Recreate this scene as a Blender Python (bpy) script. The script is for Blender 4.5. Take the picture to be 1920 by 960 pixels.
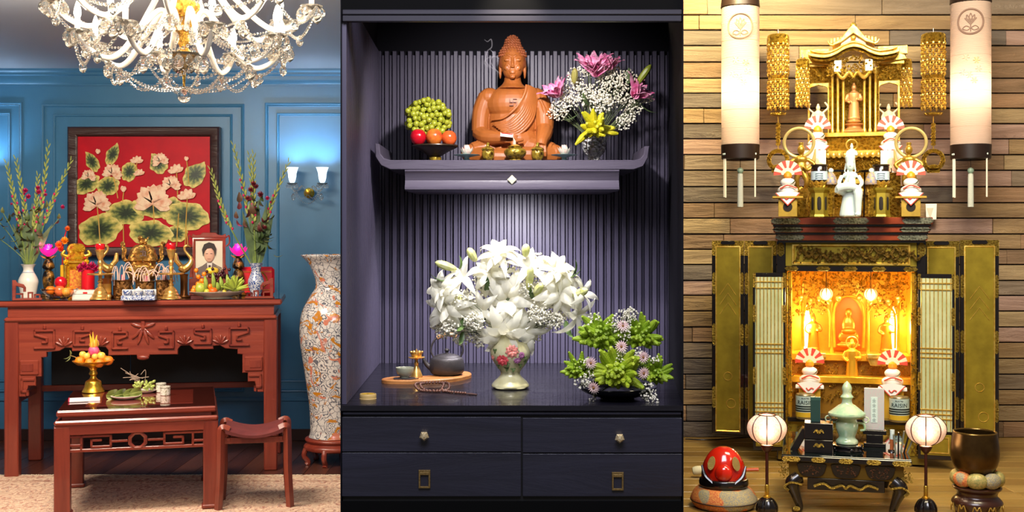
import bpy, bmesh, math, random
from mathutils import Vector, Matrix, Euler
for o in list(bpy.data.objects): bpy.data.objects.remove(o)
rnd = random.Random(11)
sc = bpy.context.scene
COL = sc.collection
PI = math.pi
# ---------------------------------------------------------------- camera
F = 2200.0      # focal length in pixels of the 1920x960 frame
HZ = 440.0      # image row of the horizon
E = 1.607       # eye height
cam = bpy.data.cameras.new('camera'); cam.sensor_width = 36.0; cam.lens = F / 1920 * 36.0
cam.shift_y = -(480 - HZ) / 1920.0; cam.clip_end = 100
co = bpy.data.objects.new('camera', cam); COL.objects.link(co)
co.location = (0, 0, E); co.rotation_euler = (PI / 2, 0, 0); sc.camera = co
# ---------------------------------------------------------------- world, exposure
w = bpy.data.worlds.new('world'); sc.world = w; w.use_nodes = True
w.node_tree.nodes['Background'].inputs[0].default_value = (1.0, 0.93, 0.86, 1)
w.node_tree.nodes['Background'].inputs[1].default_value = 0.14
vs_ = sc.view_settings; vs_.view_transform = 'Standard'; vs_.look = 'None'; vs_.gamma = 1; vs_.exposure = 0.0
vs_.use_curve_mapping = False
# ---------------------------------------------------------------- large lights
def area(name, loc, size, power, col, target, shape='RECTANGLE', spread=PI):
    l = bpy.data.lights.new(name, 'AREA'); l.energy = power; l.color = col; l.shape = shape
    l.size = size[0]; l.size_y = size[1]; l.spread = spread
    o = bpy.data.objects.new(name, l); COL.objects.link(o); o.location = loc
    o.rotation_euler = (Vector(target) - Vector(loc)).to_track_quat('-Z', 'Y').to_euler(); return o
def spot(name, loc, target, power, col, ang=60, blend=.6, r=.03):
    l = bpy.data.lights.new(name, 'SPOT'); l.energy = power; l.color = col; l.spot_size = math.radians(ang); l.spot_blend = blend
    l.shadow_soft_size = r
    o = bpy.data.objects.new(name, l); COL.objects.link(o); o.location = loc
    o.rotation_euler = (Vector(target) - Vector(loc)).to_track_quat('-Z', 'Y').to_euler(); return o
def point(name, loc, power, col, r=.03, parent=None):
    l = bpy.data.lights.new(name, 'POINT'); l.energy = power; l.color = col; l.shadow_soft_size = r
    o = bpy.data.objects.new(name, l); COL.objects.link(o); o.location = loc
    if parent: o.parent = parent
    return o
CHP = 17.0
area('room_fill_light', (-2.6, 6.2, 2.85), (1.2, 1.0), 190, (1, .88, .72), (-2.6, 7.0, 0))  # added overhead fill; the room's own lamps are chandelier and sconces
# centre alcove: ceiling downlight, under-shelf lamp, and added fills for flowers and front
spot('alcove_downlight', (0.0, 2.84, 2.21), (0, 3.55, 1.60), 40, (1, .93, .92), 104, .7, .03)
spot('flower_fill_spot', (0.0, 2.80, 2.27), (0.02, 3.06, 1.42), 34, (1, .96, .90), 56, .9, .03)  # added spot to brighten the lilies, not a lamp of the alcove
spot('under_shelf_lamp', (0.02, 3.34, 1.70), (0.0, 3.52, 1.3), 26, (.97, .94, 1), 150, .9, .03)
area('front_fill_light', (0.0, 1.2, 3.3), (1.6, 1.0), 85, (.90, .90, 1), (0, 3.2, 1.3))  # added frontal fill from the viewer's side, no real fixture
# right bay: a warm spot lamp near the top left of the plank wall and added fills for altar and shrine
spot('plank_wall_spot', (0.66, 3.75, 2.62), (0.74, 4.25, 2.30), 75, (1, .82, .38), 120, .9, .04)
area('altar_fill_light', (1.10, 2.7, 2.75), (.7, .5), 38, (1, .86, .56), (1.2, 3.9, 1.5))  # added warm frontal fill for the whole bay, no real lamp
spot('shrine_fill_spot', (1.0, 2.6, 2.6), (1.17, 3.9, 1.95), 54, (1, .88, .56), 28, .8, .05)  # added spot that only brightens the gilded shrine
spot('lintel_lamp', (0.0, 2.62, 2.24), (0, 2.76, 2.12), 7, (1, .88, .7), 60, .9, .02)

# ---------------------------------------------------------------- placement
def U(D): return D / F
def P(px, py, D): return Vector(((px - 960) * D / F, D, E + (HZ - py) * D / F))
def face(px, k=1.0): return -math.atan((px - 960) / F) * k
def DZ(py, z): return (E - z) * F / (py - HZ)          # distance of a point at height z seen on row py
def PYZ(D, z): return HZ + (E - z) * F / D
INFO = {}
def _tag(o, label=None, cat=None, group=None, kind=None):
    if label: o['label'] = label
    if cat: o['category'] = cat
    if group: o['group'] = group
    if kind: o['kind'] = kind
    return o
def _place(o, px, py, D, rot):
    o.location = P(px, py, D); o.scale = (U(D),) * 3; o.rotation_euler = (0, 0, face(px) if rot is None else rot)
    INFO[o.name] = (px, py, D)
def T(name, label, cat, px, py, D, rot=None, group=None):
    o = bpy.data.objects.new(name, None); o.empty_display_size = 1; COL.objects.link(o)
    _place(o, px, py, D, rot); return _tag(o, label, cat, group)
def TZ(name, label, cat, px, D, z, rot=None, group=None):      # standing at height z
    return T(name, label, cat, px, PYZ(D, z), D, rot, group)
def OY(t): return INFO[t.name][1]
def dup(root, px, py, D, rot=None, label=None, k=1.0, mirror=False):
    r = root.copy(); COL.objects.link(r); _place(r, px, py, D, rot)
    r.scale = [s * k for s in r.scale]
    if mirror: r.scale[0] *= -1
    if label: r['label'] = label
    def rec(a, b):
        for ch in list(a.children):
            c = ch.copy()
            if ch.type == 'LIGHT': c.data = ch.data
            COL.objects.link(c); c.parent = b
            c.matrix_parent_inverse = ch.matrix_parent_inverse.copy(); rec(ch, c)
    rec(root, r); return r
# ---------------------------------------------------------------- mesh builder
def MX(loc=(0, 0, 0), rot=(0, 0, 0), sc_=(1, 1, 1)):
    if not hasattr(sc_, '__len__'): sc_ = (sc_,) * 3
    return Matrix.LocRotScale(Vector(loc), Euler(rot), Vector(sc_))
def aim(loc, d, roll=0, s=1.0):                                 # +Z of the piece points along d
    q = Vector(d).to_track_quat('Z', 'Y')
    return Matrix.Translation(Vector(loc)) @ q.to_matrix().to_4x4() @ Matrix.Rotation(roll, 4, 'Z') @ Matrix.Scale(s, 4)
class MB:
    def __init__(s): s.v = []; s.f = []
    def add(s, vs, fs, M=None):
        b = len(s.v)
        if M is not None: vs = [M @ Vector(p) for p in vs]
        s.v.extend([tuple(p) for p in vs]); s.f.extend([tuple(i + b for i in q) for q in fs]); return s
    def box(s, c, d, b=0.0, M=None):
        hx, hy, hz = d[0] / 2, d[1] / 2, d[2] / 2; cx, cy, cz = c
        if b <= 0:
            vs = [(cx + x * hx, cy + y * hy, cz + z * hz) for x in (-1, 1) for y in (-1, 1) for z in (-1, 1)]
            fs = [(0, 1, 3, 2), (4, 6, 7, 5), (0, 4, 5, 1), (2, 3, 7, 6), (0, 2, 6, 4), (1, 5, 7, 3)]
            return s.add(vs, fs, M)
        b = min(b, hx * .9, hy * .9, hz * .9); vs = []; ix = {}
        for x in (-1, 1):
            for y in (-1, 1):
                for z in (-1, 1):
                    for k in range(3):
                        h = [hx - b, hy - b, hz - b]; h[k] += b
                        ix[x, y, z, k] = len(vs); vs.append((cx + x * h[0], cy + y * h[1], cz + z * h[2]))
        fs = []
        for k in range(3):
            a, c2 = [(1, 2), (2, 0), (0, 1)][k]
            for sg in (-1, 1):
                q = []
                for (i, j) in ((-1, -1), (1, -1), (1, 1), (-1, 1)):
                    t = [0, 0, 0]; t[k] = sg; t[a] = i; t[c2] = j; q.append(ix[tuple(t) + (k,)])
                fs.append(tuple(q if sg > 0 else q[::-1]))
            for i in (-1, 1):
                for j in (-1, 1):
                    q = []
                    for (e, kk) in ((-1, a), (1, a), (1, c2), (-1, c2)):
                        t = [0, 0, 0]; t[k] = e; t[a] = i; t[c2] = j; q.append(ix[tuple(t) + (kk,)])
                    fs.append(tuple(q if i * j > 0 else q[::-1]))
        for x in (-1, 1):
            for y in (-1, 1):
                for z in (-1, 1):
                    q = [ix[x, y, z, k] for k in range(3)]; fs.append(tuple(q if x * y * z > 0 else q[::-1]))
        return s.add(vs, fs, M)
    def bb(s, x0, x1, y0, y1, z0, z1, b=0.0, M=None):
        return s.box(((x0 + x1) / 2, (y0 + y1) / 2, (z0 + z1) / 2), (abs(x1 - x0), abs(y1 - y0), abs(z1 - z0)), b, M)
    def lathe(s, prof, n=24, M=None, rad=None):
        vs = []; fs = []; rows = []
        for i, (r, z) in enumerate(prof):
            if r <= 1e-6: rows.append([len(vs)]); vs.append((0, 0, z))
            else:
                row = []
                for k in range(n):
                    a = 2 * PI * k / n; rr = r * (rad(a, i / max(1, len(prof) - 1)) if rad else 1)
                    row.append(len(vs)); vs.append((rr * math.cos(a), rr * math.sin(a), z))
                rows.append(row)
        for A, B in zip(rows, rows[1:]):
            if len(A) == 1 and len(B) == 1: continue
            for k in range(n):
                k2 = (k + 1) % n
                if len(A) == 1: fs.append((A[0], B[k2], B[k]))
                elif len(B) == 1: fs.append((A[k], A[k2], B[0]))
                else: fs.append((A[k], A[k2], B[k2], B[k]))
        return s.add(vs, fs, M)
    def cyl(s, c, r, h, n=20, r2=None, M=None, b=0):
        r2 = r if r2 is None else r2
        pr = [(0, 0), (r, 0), (r2, h), (0, h)] if not b else [(0, 0), (r - b, 0), (r, b), (r2, h - b), (r2 - b, h), (0, h)]
        m = Matrix.Translation(Vector(c)); return s.lathe(pr, n, (M @ m) if M is not None else m)
    def sph(s, c, r, n=12, m=8, M=None):
        if not hasattr(r, '__len__'): r = (r, r, r)
        pr = [(math.sin(PI * i / m), -math.cos(PI * i / m)) for i in range(m + 1)]; pr[0] = (0, -1); pr[-1] = (0, 1)
        mm = Matrix.Translation(Vector(c)) @ Matrix.Diagonal(Vector((r[0], r[1], r[2], 1)))
        return s.lathe(pr, n, (M @ mm) if M is not None else mm)
    def tube(s, pts, r, n=8, cap=True, closed=False, flat=None, M=None):
        pts = [Vector(p) for p in pts]; L = len(pts)
        rs = list(r) if hasattr(r, '__len__') else [r] * L
        if len(rs) != L: rs = [rs[0] + (rs[-1] - rs[0]) * i / (L - 1) for i in range(L)] if len(rs) == 2 else [lerps(rs, i / (L - 1)) for i in range(L)]
        vs = []; fs = []; nrm = None
        for i in range(L):
            a = pts[i - 1] if (i > 0 or closed) else pts[i]; c = pts[(i + 1) % L] if (i < L - 1 or closed) else pts[i]
            t = (c - a)
            if t.length < 1e-9: t = Vector((0, 0, 1))
            t.normalize()
            if nrm is None:
                up = Vector((0, 1, 0)) if abs(t.y) < .9 else Vector((1, 0, 0)); nrm = (up - t * up.dot(t)).normalized()
            else:
                nrm = nrm - t * nrm.dot(t)
                if nrm.length < 1e-6: nrm = t.orthogonal()
                nrm.normalize()
            bn = t.cross(nrm); fl = flat or 1.0
            for k in range(n):
                an = 2 * PI * k / n; vs.append(pts[i] + nrm * (rs[i] * math.cos(an) * fl) + bn * (rs[i] * math.sin(an)))
        for i in range(L if closed else L - 1):
            j = (i + 1) % L
            for k in range(n):
                k2 = (k + 1) % n; fs.append((i * n + k, i * n + k2, j * n + k2, j * n + k))
        if cap and not closed:
            fs.append(tuple(range(n))[::-1]); fs.append(tuple((L - 1) * n + k for k in range(n)))
        return s.add(vs, fs, M)
    def prism(s, pts, y0, y1, b=0.0, M=None):                   # outline in (x, z), front at y0
        n = len(pts)
        A = sum(pts[i][0] * pts[(i + 1) % n][1] - pts[(i + 1) % n][0] * pts[i][1] for i in range(n))
        if A < 0: pts = pts[::-1]
        if b > 0:
            q = offset(pts, b)
            vs = [(x, y0, z) for x, z in q] + [(x, y0 + b, z) for x, z in pts] + [(x, y1, z) for x, z in pts]; k = 3
        else: vs = [(x, y0, z) for x, z in pts] + [(x, y1, z) for x, z in pts]; k = 2
        fs = [tuple(range(n)), tuple(range((k - 1) * n, k * n))[::-1]]
        for r in range(k - 1):
            for i in range(n):
                j = (i + 1) % n; fs.append((r * n + j, r * n + i, (r + 1) * n + i, (r + 1) * n + j))
        return s.add(vs, fs, M)
    def grid(s, fn, nu, nv, cu=False, cv=False, M=None):
        vs = []; fs = []
        NU = nu if cu else nu + 1; NV = nv if cv else nv + 1
        for i in range(NU):
            for j in range(NV): vs.append(fn(i / nu, j / nv))
        for i in range(nu):
            for j in range(nv):
                i2 = (i + 1) % NU; j2 = (j + 1) % NV
                fs.append((i * NV + j, i2 * NV + j, i2 * NV + j2, i * NV + j2))
        return s.add(vs, fs, M)
    def petal(s, L, W, cup=.2, curl=.3, tip=.5, n=6, M=None, wav=0, th=0.0):
        # petal growing along +Z from the origin, its face toward -Y, bending back (+Y) by curl
        def fn(u, v, off=0):
            wd = W / 2 * (math.sin(PI * min(1, u ** .75 * .96 + .04)) ** tip) * (1 if u < .999 else 0.0)
            x = (v * 2 - 1) * wd; a = curl * u * u
            z = L * u * math.cos(a * .7); y = L * u * math.sin(a) - cup * W * (abs(v * 2 - 1) ** 2) * math.sin(PI * min(1, u)) + wav * W * math.sin(u * 9 + v * 5) * u
            return (x, y + off, z)
        s.grid(fn, n, 4, M=M)
        if th: s.grid(lambda u, v: fn(u, 1 - v, th * math.sin(PI * u)), n, 4, M=M)
        return s
    def ring(s, x0, x1, z0, z1, prof, y=0, M=None):              # mitred rectangular moulding: prof = (inset, forward)
        vs = []; fs = []
        for (i, h) in prof: vs += [(x0 + i, y - h, z0 + i), (x1 - i, y - h, z0 + i), (x1 - i, y - h, z1 - i), (x0 + i, y - h, z1 - i)]
        for r in range(len(prof) - 1):
            for k in range(4): j = (k + 1) % 4; fs.append((r * 4 + k, r * 4 + j, r * 4 + 4 + j, r * 4 + 4 + k))
        return s.add(vs, fs, M)
    def bars(s, pts, wd, y0, y1, b=0.4, M=None):                 # square bar following a polyline in (x, z)
        for (a, c) in zip(pts, pts[1:]):
            dx, dz = c[0] - a[0], c[1] - a[1]; L = math.hypot(dx, dz)
            m = MX(((a[0] + c[0]) / 2, (y0 + y1) / 2, (a[1] + c[1]) / 2), (0, -math.atan2(dz, dx), 0))
            s.box((0, 0, 0), (L + wd, abs(y1 - y0), wd), b, (M @ m) if M is not None else m)
        return s
    def mesh(s, name, smooth=True, ang=38):
        me = bpy.data.meshes.new(name); me.from_pydata(s.v, [], s.f); me.validate()
        if smooth:
            me.polygons.foreach_set('use_smooth', [True] * len(me.polygons)); me.set_sharp_from_angle(angle=math.radians(ang))
        return me
    def build(s, name, m, parent=None, smooth=True, ang=38, label=None, kind=None, loc=None, rot=None, sca=None):
        o = bpy.data.objects.new(name, s.mesh(name, smooth, ang)); COL.objects.link(o)
        o.data.materials.append(m)
        if parent: o.parent = parent
        if loc: o.location = loc
        if rot: o.rotation_euler = rot
        if sca: o.scale = sca if hasattr(sca, '__len__') else (sca,) * 3
        return _tag(o, label, None, None, kind)
    def one(s, name, m, label, cat, px, py, D, rot=None, group=None, kind=None, **k):   # a thing that is one mesh
        o = s.build(name, m, **k); _place(o, px, py, D, rot); return _tag(o, label, cat, group, kind)
    def blob(s, name, m, parent=None, vox=1.0, it=3, **k):       # overlapping closed shapes fused into one skin
        o = s.build(name, m, parent, **k)
        r = o.modifiers.new('fuse', 'REMESH'); r.mode = 'VOXEL'; r.voxel_size = vox; r.use_smooth_shade = True
        if it: q = o.modifiers.new('soft', 'SMOOTH'); q.factor = .5; q.iterations = it
        return o
def share(src, name, parent, loc=(0, 0, 0), rot=(0, 0, 0), sca=1.0, kind=None):
    o = bpy.data.objects.new(name, src.data); COL.objects.link(o); o.parent = parent; o.location = loc; o.rotation_euler = rot
    o.scale = sca if hasattr(sca, '__len__') else (sca,) * 3; return _tag(o, kind=kind)
def shareM(src, name, parent, M):
    o = bpy.data.objects.new(name, src.data); COL.objects.link(o); o.parent = parent; o.matrix_local = M; return o
def lerps(a, t):
    x = t * (len(a) - 1); i = min(int(x), len(a) - 2); f = x - i; return a[i] * (1 - f) + a[i + 1] * f
def offset(pts, d):
    n = len(pts); out = []
    for i in range(n):
        p, c, q = Vector(pts[i - 1]), Vector(pts[i]), Vector(pts[(i + 1) % n])
        a = (c - p); b = (q - c)
        if a.length < 1e-6 or b.length < 1e-6: out.append(tuple(c)); continue
        a.normalize(); b.normalize(); na = Vector((-a.y, a.x)); nb = Vector((-b.y, b.x)); m = na + nb
        k = m.length_squared
        m = na if k < .3 else m * (2 / k)
        out.append((c.x + m.x * d, c.y + m.y * d))
    return out
def cat(pts, n=6, closed=False):                                 # Catmull-Rom through points
    P_ = [Vector(p) for p in pts]; L = len(P_); out = []
    for i in range(L if closed else L - 1):
        p0 = P_[i - 1] if (i > 0 or closed) else P_[0] * 2 - P_[1]; p1 = P_[i]; p2 = P_[(i + 1) % L]
        p3 = P_[(i + 2) % L] if (i + 2 < L or closed) else P_[-1] * 2 - P_[-2]
        for k in range(n):
            t = k / n
            out.append(.5 * ((2 * p1) + (p2 - p0) * t + (2 * p0 - 5 * p1 + 4 * p2 - p3) * t * t + (3 * p1 - p0 - 3 * p2 + p3) * t ** 3))
    if not closed: out.append(P_[-1])
    return out
def prof(pts, n=5):                                              # smoothed lathe profile
    return [(max(0, p[0]), p[1]) for p in cat([(a, b) for a, b in pts], n)]
def sag(a, b, d, n=10):
    a = Vector(a); b = Vector(b); return [a.lerp(b, i / n) - Vector((0, 0, d * (1 - (2 * i / n - 1) ** 2))) for i in range(n + 1)]
def circ(r, n=24, c=(0, 0), a0=0): return [(c[0] + r * math.cos(a0 + 2 * PI * k / n), c[1] + r * math.sin(a0 + 2 * PI * k / n)) for k in range(n)]
def mirror(pts, cx=0): return [(2 * cx - x, z) for x, z in pts][::-1]
ICO = None
def ico(mb, c, r):
    global ICO
    if ICO is None:
        bm = bmesh.new(); bmesh.ops.create_icosphere(bm, subdivisions=1, radius=1)
        ICO = ([tuple(v.co) for v in bm.verts], [tuple(v.index for v in f.verts) for f in bm.faces]); bm.free()
    b = len(mb.v); mb.v.extend([(c[0] + x * r, c[1] + y * r, c[2] + z * r) for x, y, z in ICO[0]])
    mb.f.extend([tuple(i + b for i in q) for q in ICO[1]])
# ---------------------------------------------------------------- materials
MATS = {}
def rgb(h):
    h = h.lstrip('#'); c = [int(h[i:i + 2], 16) / 255 for i in (0, 2, 4)]
    return tuple(((x / 12.92) if x <= .04045 else ((x + .055) / 1.055) ** 2.4) for x in c)
class NT:
    def __init__(s, name):
        s.m = bpy.data.materials.new(name); s.m.use_nodes = True; s.t = s.m.node_tree; s.p = s.t.nodes['Principled BSDF']; s.out = s.t.nodes['Material Output']
        s._co = None
    def n(s, typ, **k):
        nd = s.t.nodes.new(typ)
        for a, v in k.items(): setattr(nd, a, v)
        return nd
    def l(s, a, b): s.t.links.new(a, b)
    def set(s, nd, key, v):
        if hasattr(v, 'is_output') or isinstance(v, bpy.types.NodeSocket): s.l(v, nd.inputs[key])
        else: nd.inputs[key].default_value = v
    def co(s, scale=(1, 1, 1), rot=(0, 0, 0), loc=(0, 0, 0)):
        if s._co is None: s._co = s.n('ShaderNodeTexCoord').outputs['Object']
        mp = s.n('ShaderNodeMapping'); s.l(s._co, mp.inputs[0]); mp.inputs['Scale'].default_value = scale; mp.inputs['Rotation'].default_value = rot; mp.inputs['Location'].default_value = loc
        return mp.outputs[0]
    def noise(s, vec, scale=1, detail=4, rough=.55, dist=0, out='Fac'):
        nd = s.n('ShaderNodeTexNoise'); s.l(vec, nd.inputs['Vector']); nd.inputs['Scale'].default_value = scale; nd.inputs['Detail'].default_value = detail
        nd.inputs['Roughness'].default_value = rough; nd.inputs['Distortion'].default_value = dist; return nd.outputs[out]
    def vor(s, vec, scale=1, feat='F1', out='Distance', rnd_=1):
        nd = s.n('ShaderNodeTexVoronoi', feature=feat); s.l(vec, nd.inputs['Vector']); nd.inputs['Scale'].default_value = scale; nd.inputs['Randomness'].default_value = rnd_; return nd.outputs[out]
    def wave(s, vec, scale=1, dist=0, detail=2, typ='BANDS', dirn='X', prof_='SIN'):
        nd = s.n('ShaderNodeTexWave', wave_type=typ, wave_profile=prof_)
        if typ == 'BANDS': nd.bands_direction = dirn
        else: nd.rings_direction = dirn
        s.l(vec, nd.inputs['Vector']); nd.inputs['Scale'].default_value = scale; nd.inputs['Distortion'].default_value = dist; nd.inputs['Detail'].default_value = detail; return nd.outputs['Fac']
    def ramp(s, fac, stops, interp='LINEAR'):
        nd = s.n('ShaderNodeValToRGB'); s.l(fac, nd.inputs[0]); cr = nd.color_ramp; cr.interpolation = interp
        while len(cr.elements) < len(stops): cr.elements.new(.5)
        for e, (p, c) in zip(cr.elements, stops):
            e.position = p; e.color = tuple(c) + (1,) if len(c) == 3 else c
        return nd.outputs[0]
    def mix(s, fac, a, b, typ='MIX'):
        nd = s.n('ShaderNodeMix', data_type='RGBA', blend_type=typ); s.set(nd, 0, fac)
        for i, v in ((6, a), (7, b)):
            if isinstance(v, tuple) and len(v) == 3: v = v + (1,)
            s.set(nd, i, v)
        return nd.outputs[2]
    def math(s, op, a, b=0.0, clamp=False):
        nd = s.n('ShaderNodeMath', operation=op, use_clamp=clamp); s.set(nd, 0, a); s.set(nd, 1, b); return nd.outputs[0]
    def bump(s, h, strength=.3, dist=1.0):
        nd = s.n('ShaderNodeBump'); s.l(h, nd.inputs['Height']); nd.inputs['Strength'].default_value = strength; nd.inputs['Distance'].default_value = dist; s.l(nd.outputs[0], s.p.inputs['Normal'])
    def P(s, **k):
        for a, v in k.items():
            a = {'base': 'Base Color', 'rough': 'Roughness', 'metal': 'Metallic', 'trans': 'Transmission Weight', 'coat': 'Coat Weight', 'ecol': 'Emission Color', 'emit': 'Emission Strength', 'sss': 'Subsurface Weight', 'alpha': 'Alpha', 'ior': 'IOR', 'spec': 'Specular IOR Level', 'crough': 'Coat Roughness'}[a]
            if isinstance(v, tuple) and len(v) == 3: v = v + (1,)
            s.set(s.p, a, v)
        return s
def mat(name, col, rough=.5, metal=0, c2=None, vs=.08, bump=0, bs=.3, emit=0, ecol=None, trans=0, coat=0, sss=0, ior=1.5, spec=.5, det=4, lo=.35, hi=.65, alpha=1):
    if name in MATS: return MATS[name]
    if isinstance(col, str): col = rgb(col)
    n = NT(name); n.P(base=col, rough=rough, metal=metal, trans=trans, coat=coat, ior=ior, spec=spec)
    if alpha < 1: n.P(alpha=alpha)
    if sss: n.P(sss=sss); n.p.inputs['Subsurface Radius'].default_value = (.6, .3, .2); n.p.inputs['Subsurface Scale'].default_value = .01
    if c2:
        if isinstance(c2, str): c2 = rgb(c2)
        n.P(base=n.ramp(n.noise(n.co(), vs, det), [(lo, col), (hi, c2)]))
    if emit: n.P(ecol=ecol or col, emit=emit)
    if bump: n.bump(n.noise(n.co(), bs, 3), bump, 1.0)
    MATS[name] = n.m; return n.m
def wood(name, c1, c2, along='X', s=.05, rough=.4, coat=0, bump=.1, stretch=14, c3=None):
    if name in MATS: return MATS[name]
    c1, c2 = [rgb(c) if isinstance(c, str) else c for c in (c1, c2)]
    n = NT(name); v = [1, 1, 1]; v['XYZ'.index(along)] = 1 / stretch
    f = n.noise(n.co(tuple(v)), s, 6, .6, .6)
    n.P(base=n.ramp(f, [(.3, c1), (.7, c2)]), rough=rough, coat=coat); n.bump(f, bump, 1.0); MATS[name] = n.m; return n.m
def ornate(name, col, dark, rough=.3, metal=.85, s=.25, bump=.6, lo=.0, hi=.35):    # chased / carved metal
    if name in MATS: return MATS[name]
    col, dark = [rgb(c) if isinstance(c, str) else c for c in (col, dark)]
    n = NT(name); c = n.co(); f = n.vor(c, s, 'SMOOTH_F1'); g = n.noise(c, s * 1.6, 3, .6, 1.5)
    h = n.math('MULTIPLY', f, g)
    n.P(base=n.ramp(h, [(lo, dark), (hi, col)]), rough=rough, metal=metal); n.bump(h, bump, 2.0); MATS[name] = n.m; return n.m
GOLD = mat('gold', '#f2c54e', .28, .85, c2='#d59a2c', vs=.15)
BRASS = mat('brass', '#ecc06c', .28, .7, c2='#c8924a', vs=.12)
BLACK = mat('black_lacquer', '#120d0e', .25, coat=.4)

# =====================================================================  LEFT ROOM: blue panelled room with a carved altar
def S(mb, name, m, px, py, D, parent=None, **k):
    o = mb.build(name, m, **k); _place(o, px, py, D, 0.0)
    if parent:
        o.parent = parent; o.matrix_parent_inverse = parent.matrix_world.inverted() if False else Matrix.LocRotScale(parent.location, parent.rotation_euler, parent.scale).inverted()
    else: o['kind'] = 'structure'
    return o
BLUE = mat('blue_wall_paint', '#40799f', .42, c2='#3c7297', vs=.01)
CEIL = mat('grey_blue_ceiling_paint', '#a9aeb8', .5)
DWOOD = 9.16
wl = S(MB().bb(-700, 660, 0, 12, -386, 330), 'wall_back', BLUE, 320, 440, DWOOD)
def wl_part(mb, name, m=BLUE): return mb.build(name, m, wl)
mp = [(0, 0), (0, 2.2), (1.2, 3.2), (3, 2.4), (4.2, 1.0), (5.4, 1.8), (6.4, 0)]
for (x0, x1, y0) in ((-330, 42, 192), (78, 458, 195), (497, 900, 193)):
    wl_part(MB().ring(x0 - 320, x1 - 320, 440 - 735, 440 - y0, mp), 'panel_moulding')
    wl_part(MB().ring(x0 + 22 - 320, x1 - 22 - 320, 440 - 716, 440 - y0 - 19, [(a * .8, b * .8) for a, b in mp]), 'panel_moulding')
cp = [(0, 310), (14, 310), (14, 306), (10, 303), (10, 299), (6, 297), (6, 292), (5, 284), (3, 282), (3, 279), (0, 279)]
m_ = MB(); vs = [(x, -a, z) for x in (-700, 660) for a, z in cp]; n_ = len(cp)
m_.add(vs, [(i, i + 1, n_ + i + 1, n_ + i) for i in range(n_ - 1)]); wl_part(m_, 'cornice')
wl_part(MB().bb(-700, 660, -3, 1, -312, -305, 1), 'dado_rail')
S(MB().bb(-700, 660, -4, 0, -386, -364, 1), 'baseboard_back', mat('dark_baseboard', '#3a2019', .4), 320, 440, DWOOD)
S(MB().bb(-700, 660, -1250, 12, 0, 8), 'ceiling', CEIL, 320, 130, DWOOD)
S(MB().bb(-712, -700, -1250, 12, -386, 310), 'wall_left', BLUE, 320, 440, DWOOD)
S(MB().bb(660, 672, -900, 12, -386, 310), 'wall_right', BLUE, 320, 440, DWOOD)
fl = MB().box((-2.2, 6.9, -.03), (5.6, 5.2, .03)).build('floor', mat('floor_underlay', '#1b0d0a', .6), kind='structure')
plk = [wood('dark_floor_plank_%d' % i, a, b, 'Y', 9, .3, .2, .05, 10) for i, (a, b) in enumerate((('#40211a', '#5d3226'), ('#35190f', '#50291e'), ('#4a281c', '#683b2c')))]
for i in range(24):
    x = -4.4 + i * .15
    MB().bb(x + .001, x + .149, 7.2 - (i % 3) * .3, 9.15, -.018, 0, .002).build('floor_plank', plk[i % 3], fl)
# rug
def rug_mat():
    n = NT('persian_rug'); c = n.co(); q = n.co((1, .55, 1)); v = n.vor(q, 9, 'F1'); e = n.vor(q, 9, 'DISTANCE_TO_EDGE'); f = n.noise(n.co((1, .6, 1)), 34, 5, .7, 1.5)
    pet = n.ramp(n.math('SINE', n.math('MULTIPLY', v, 26.0)), [(.0, rgb('#d9b89c')), (.35, rgb('#b87a68')), (.6, rgb('#8c3c36')), (.8, rgb('#d6b294')), (1, rgb('#6a525c'))])
    fine = n.ramp(f, [(.36, rgb('#8a4038')), (.46, rgb('#c79a84')), (.54, rgb('#ead6ba')), (.64, rgb('#b06a5a')), (.74, rgb('#5c4c58'))])
    base = n.mix(.55, pet, fine); base = n.mix(n.ramp(e, [(.015, (1, 1, 1)), (.035, (0, 0, 0))]), base, rgb('#c9a890'))
    n.P(base=base, rough=.95, spec=.1); n.bump(n.noise(c, 160, 2), .4, .01); return n.m
rg = T('persian_rug', 'cream and rust persian rug under the low tea table and stool', 'rug', 320, PYZ(7.80, .0), 7.80, 0.0); rg.scale = (1, 1, 1)
RUG = rug_mat()
MB().bb(-1.35, 1.5, -2.3, -.012, .001, .012, .003).build('pile', RUG, rg)
MB().bb(-1.35, 1.5, -.10, -.072, .010, .0135).build('border_stripe', mat('rug_border', '#d9c3a3', .95, c2='#a86a58', vs=30), rg)
MB().bb(-1.35, 1.5, -.22, -.19, .010, .0135).build('border_stripe', mat('rug_border2', '#8d5347', .95, c2='#d2b193', vs=40), rg)
m_ = MB()
for i in range(560):
    x = -1.35 + i * 2.85 / 560; m_.bb(x, x + .0032, -.012, .028 + rnd.random() * .02, .001, .005)
m_.build('fringe', mat('rug_fringe', '#e6d6b8', .9), rg, kind='stuff', smooth=False)
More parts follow.
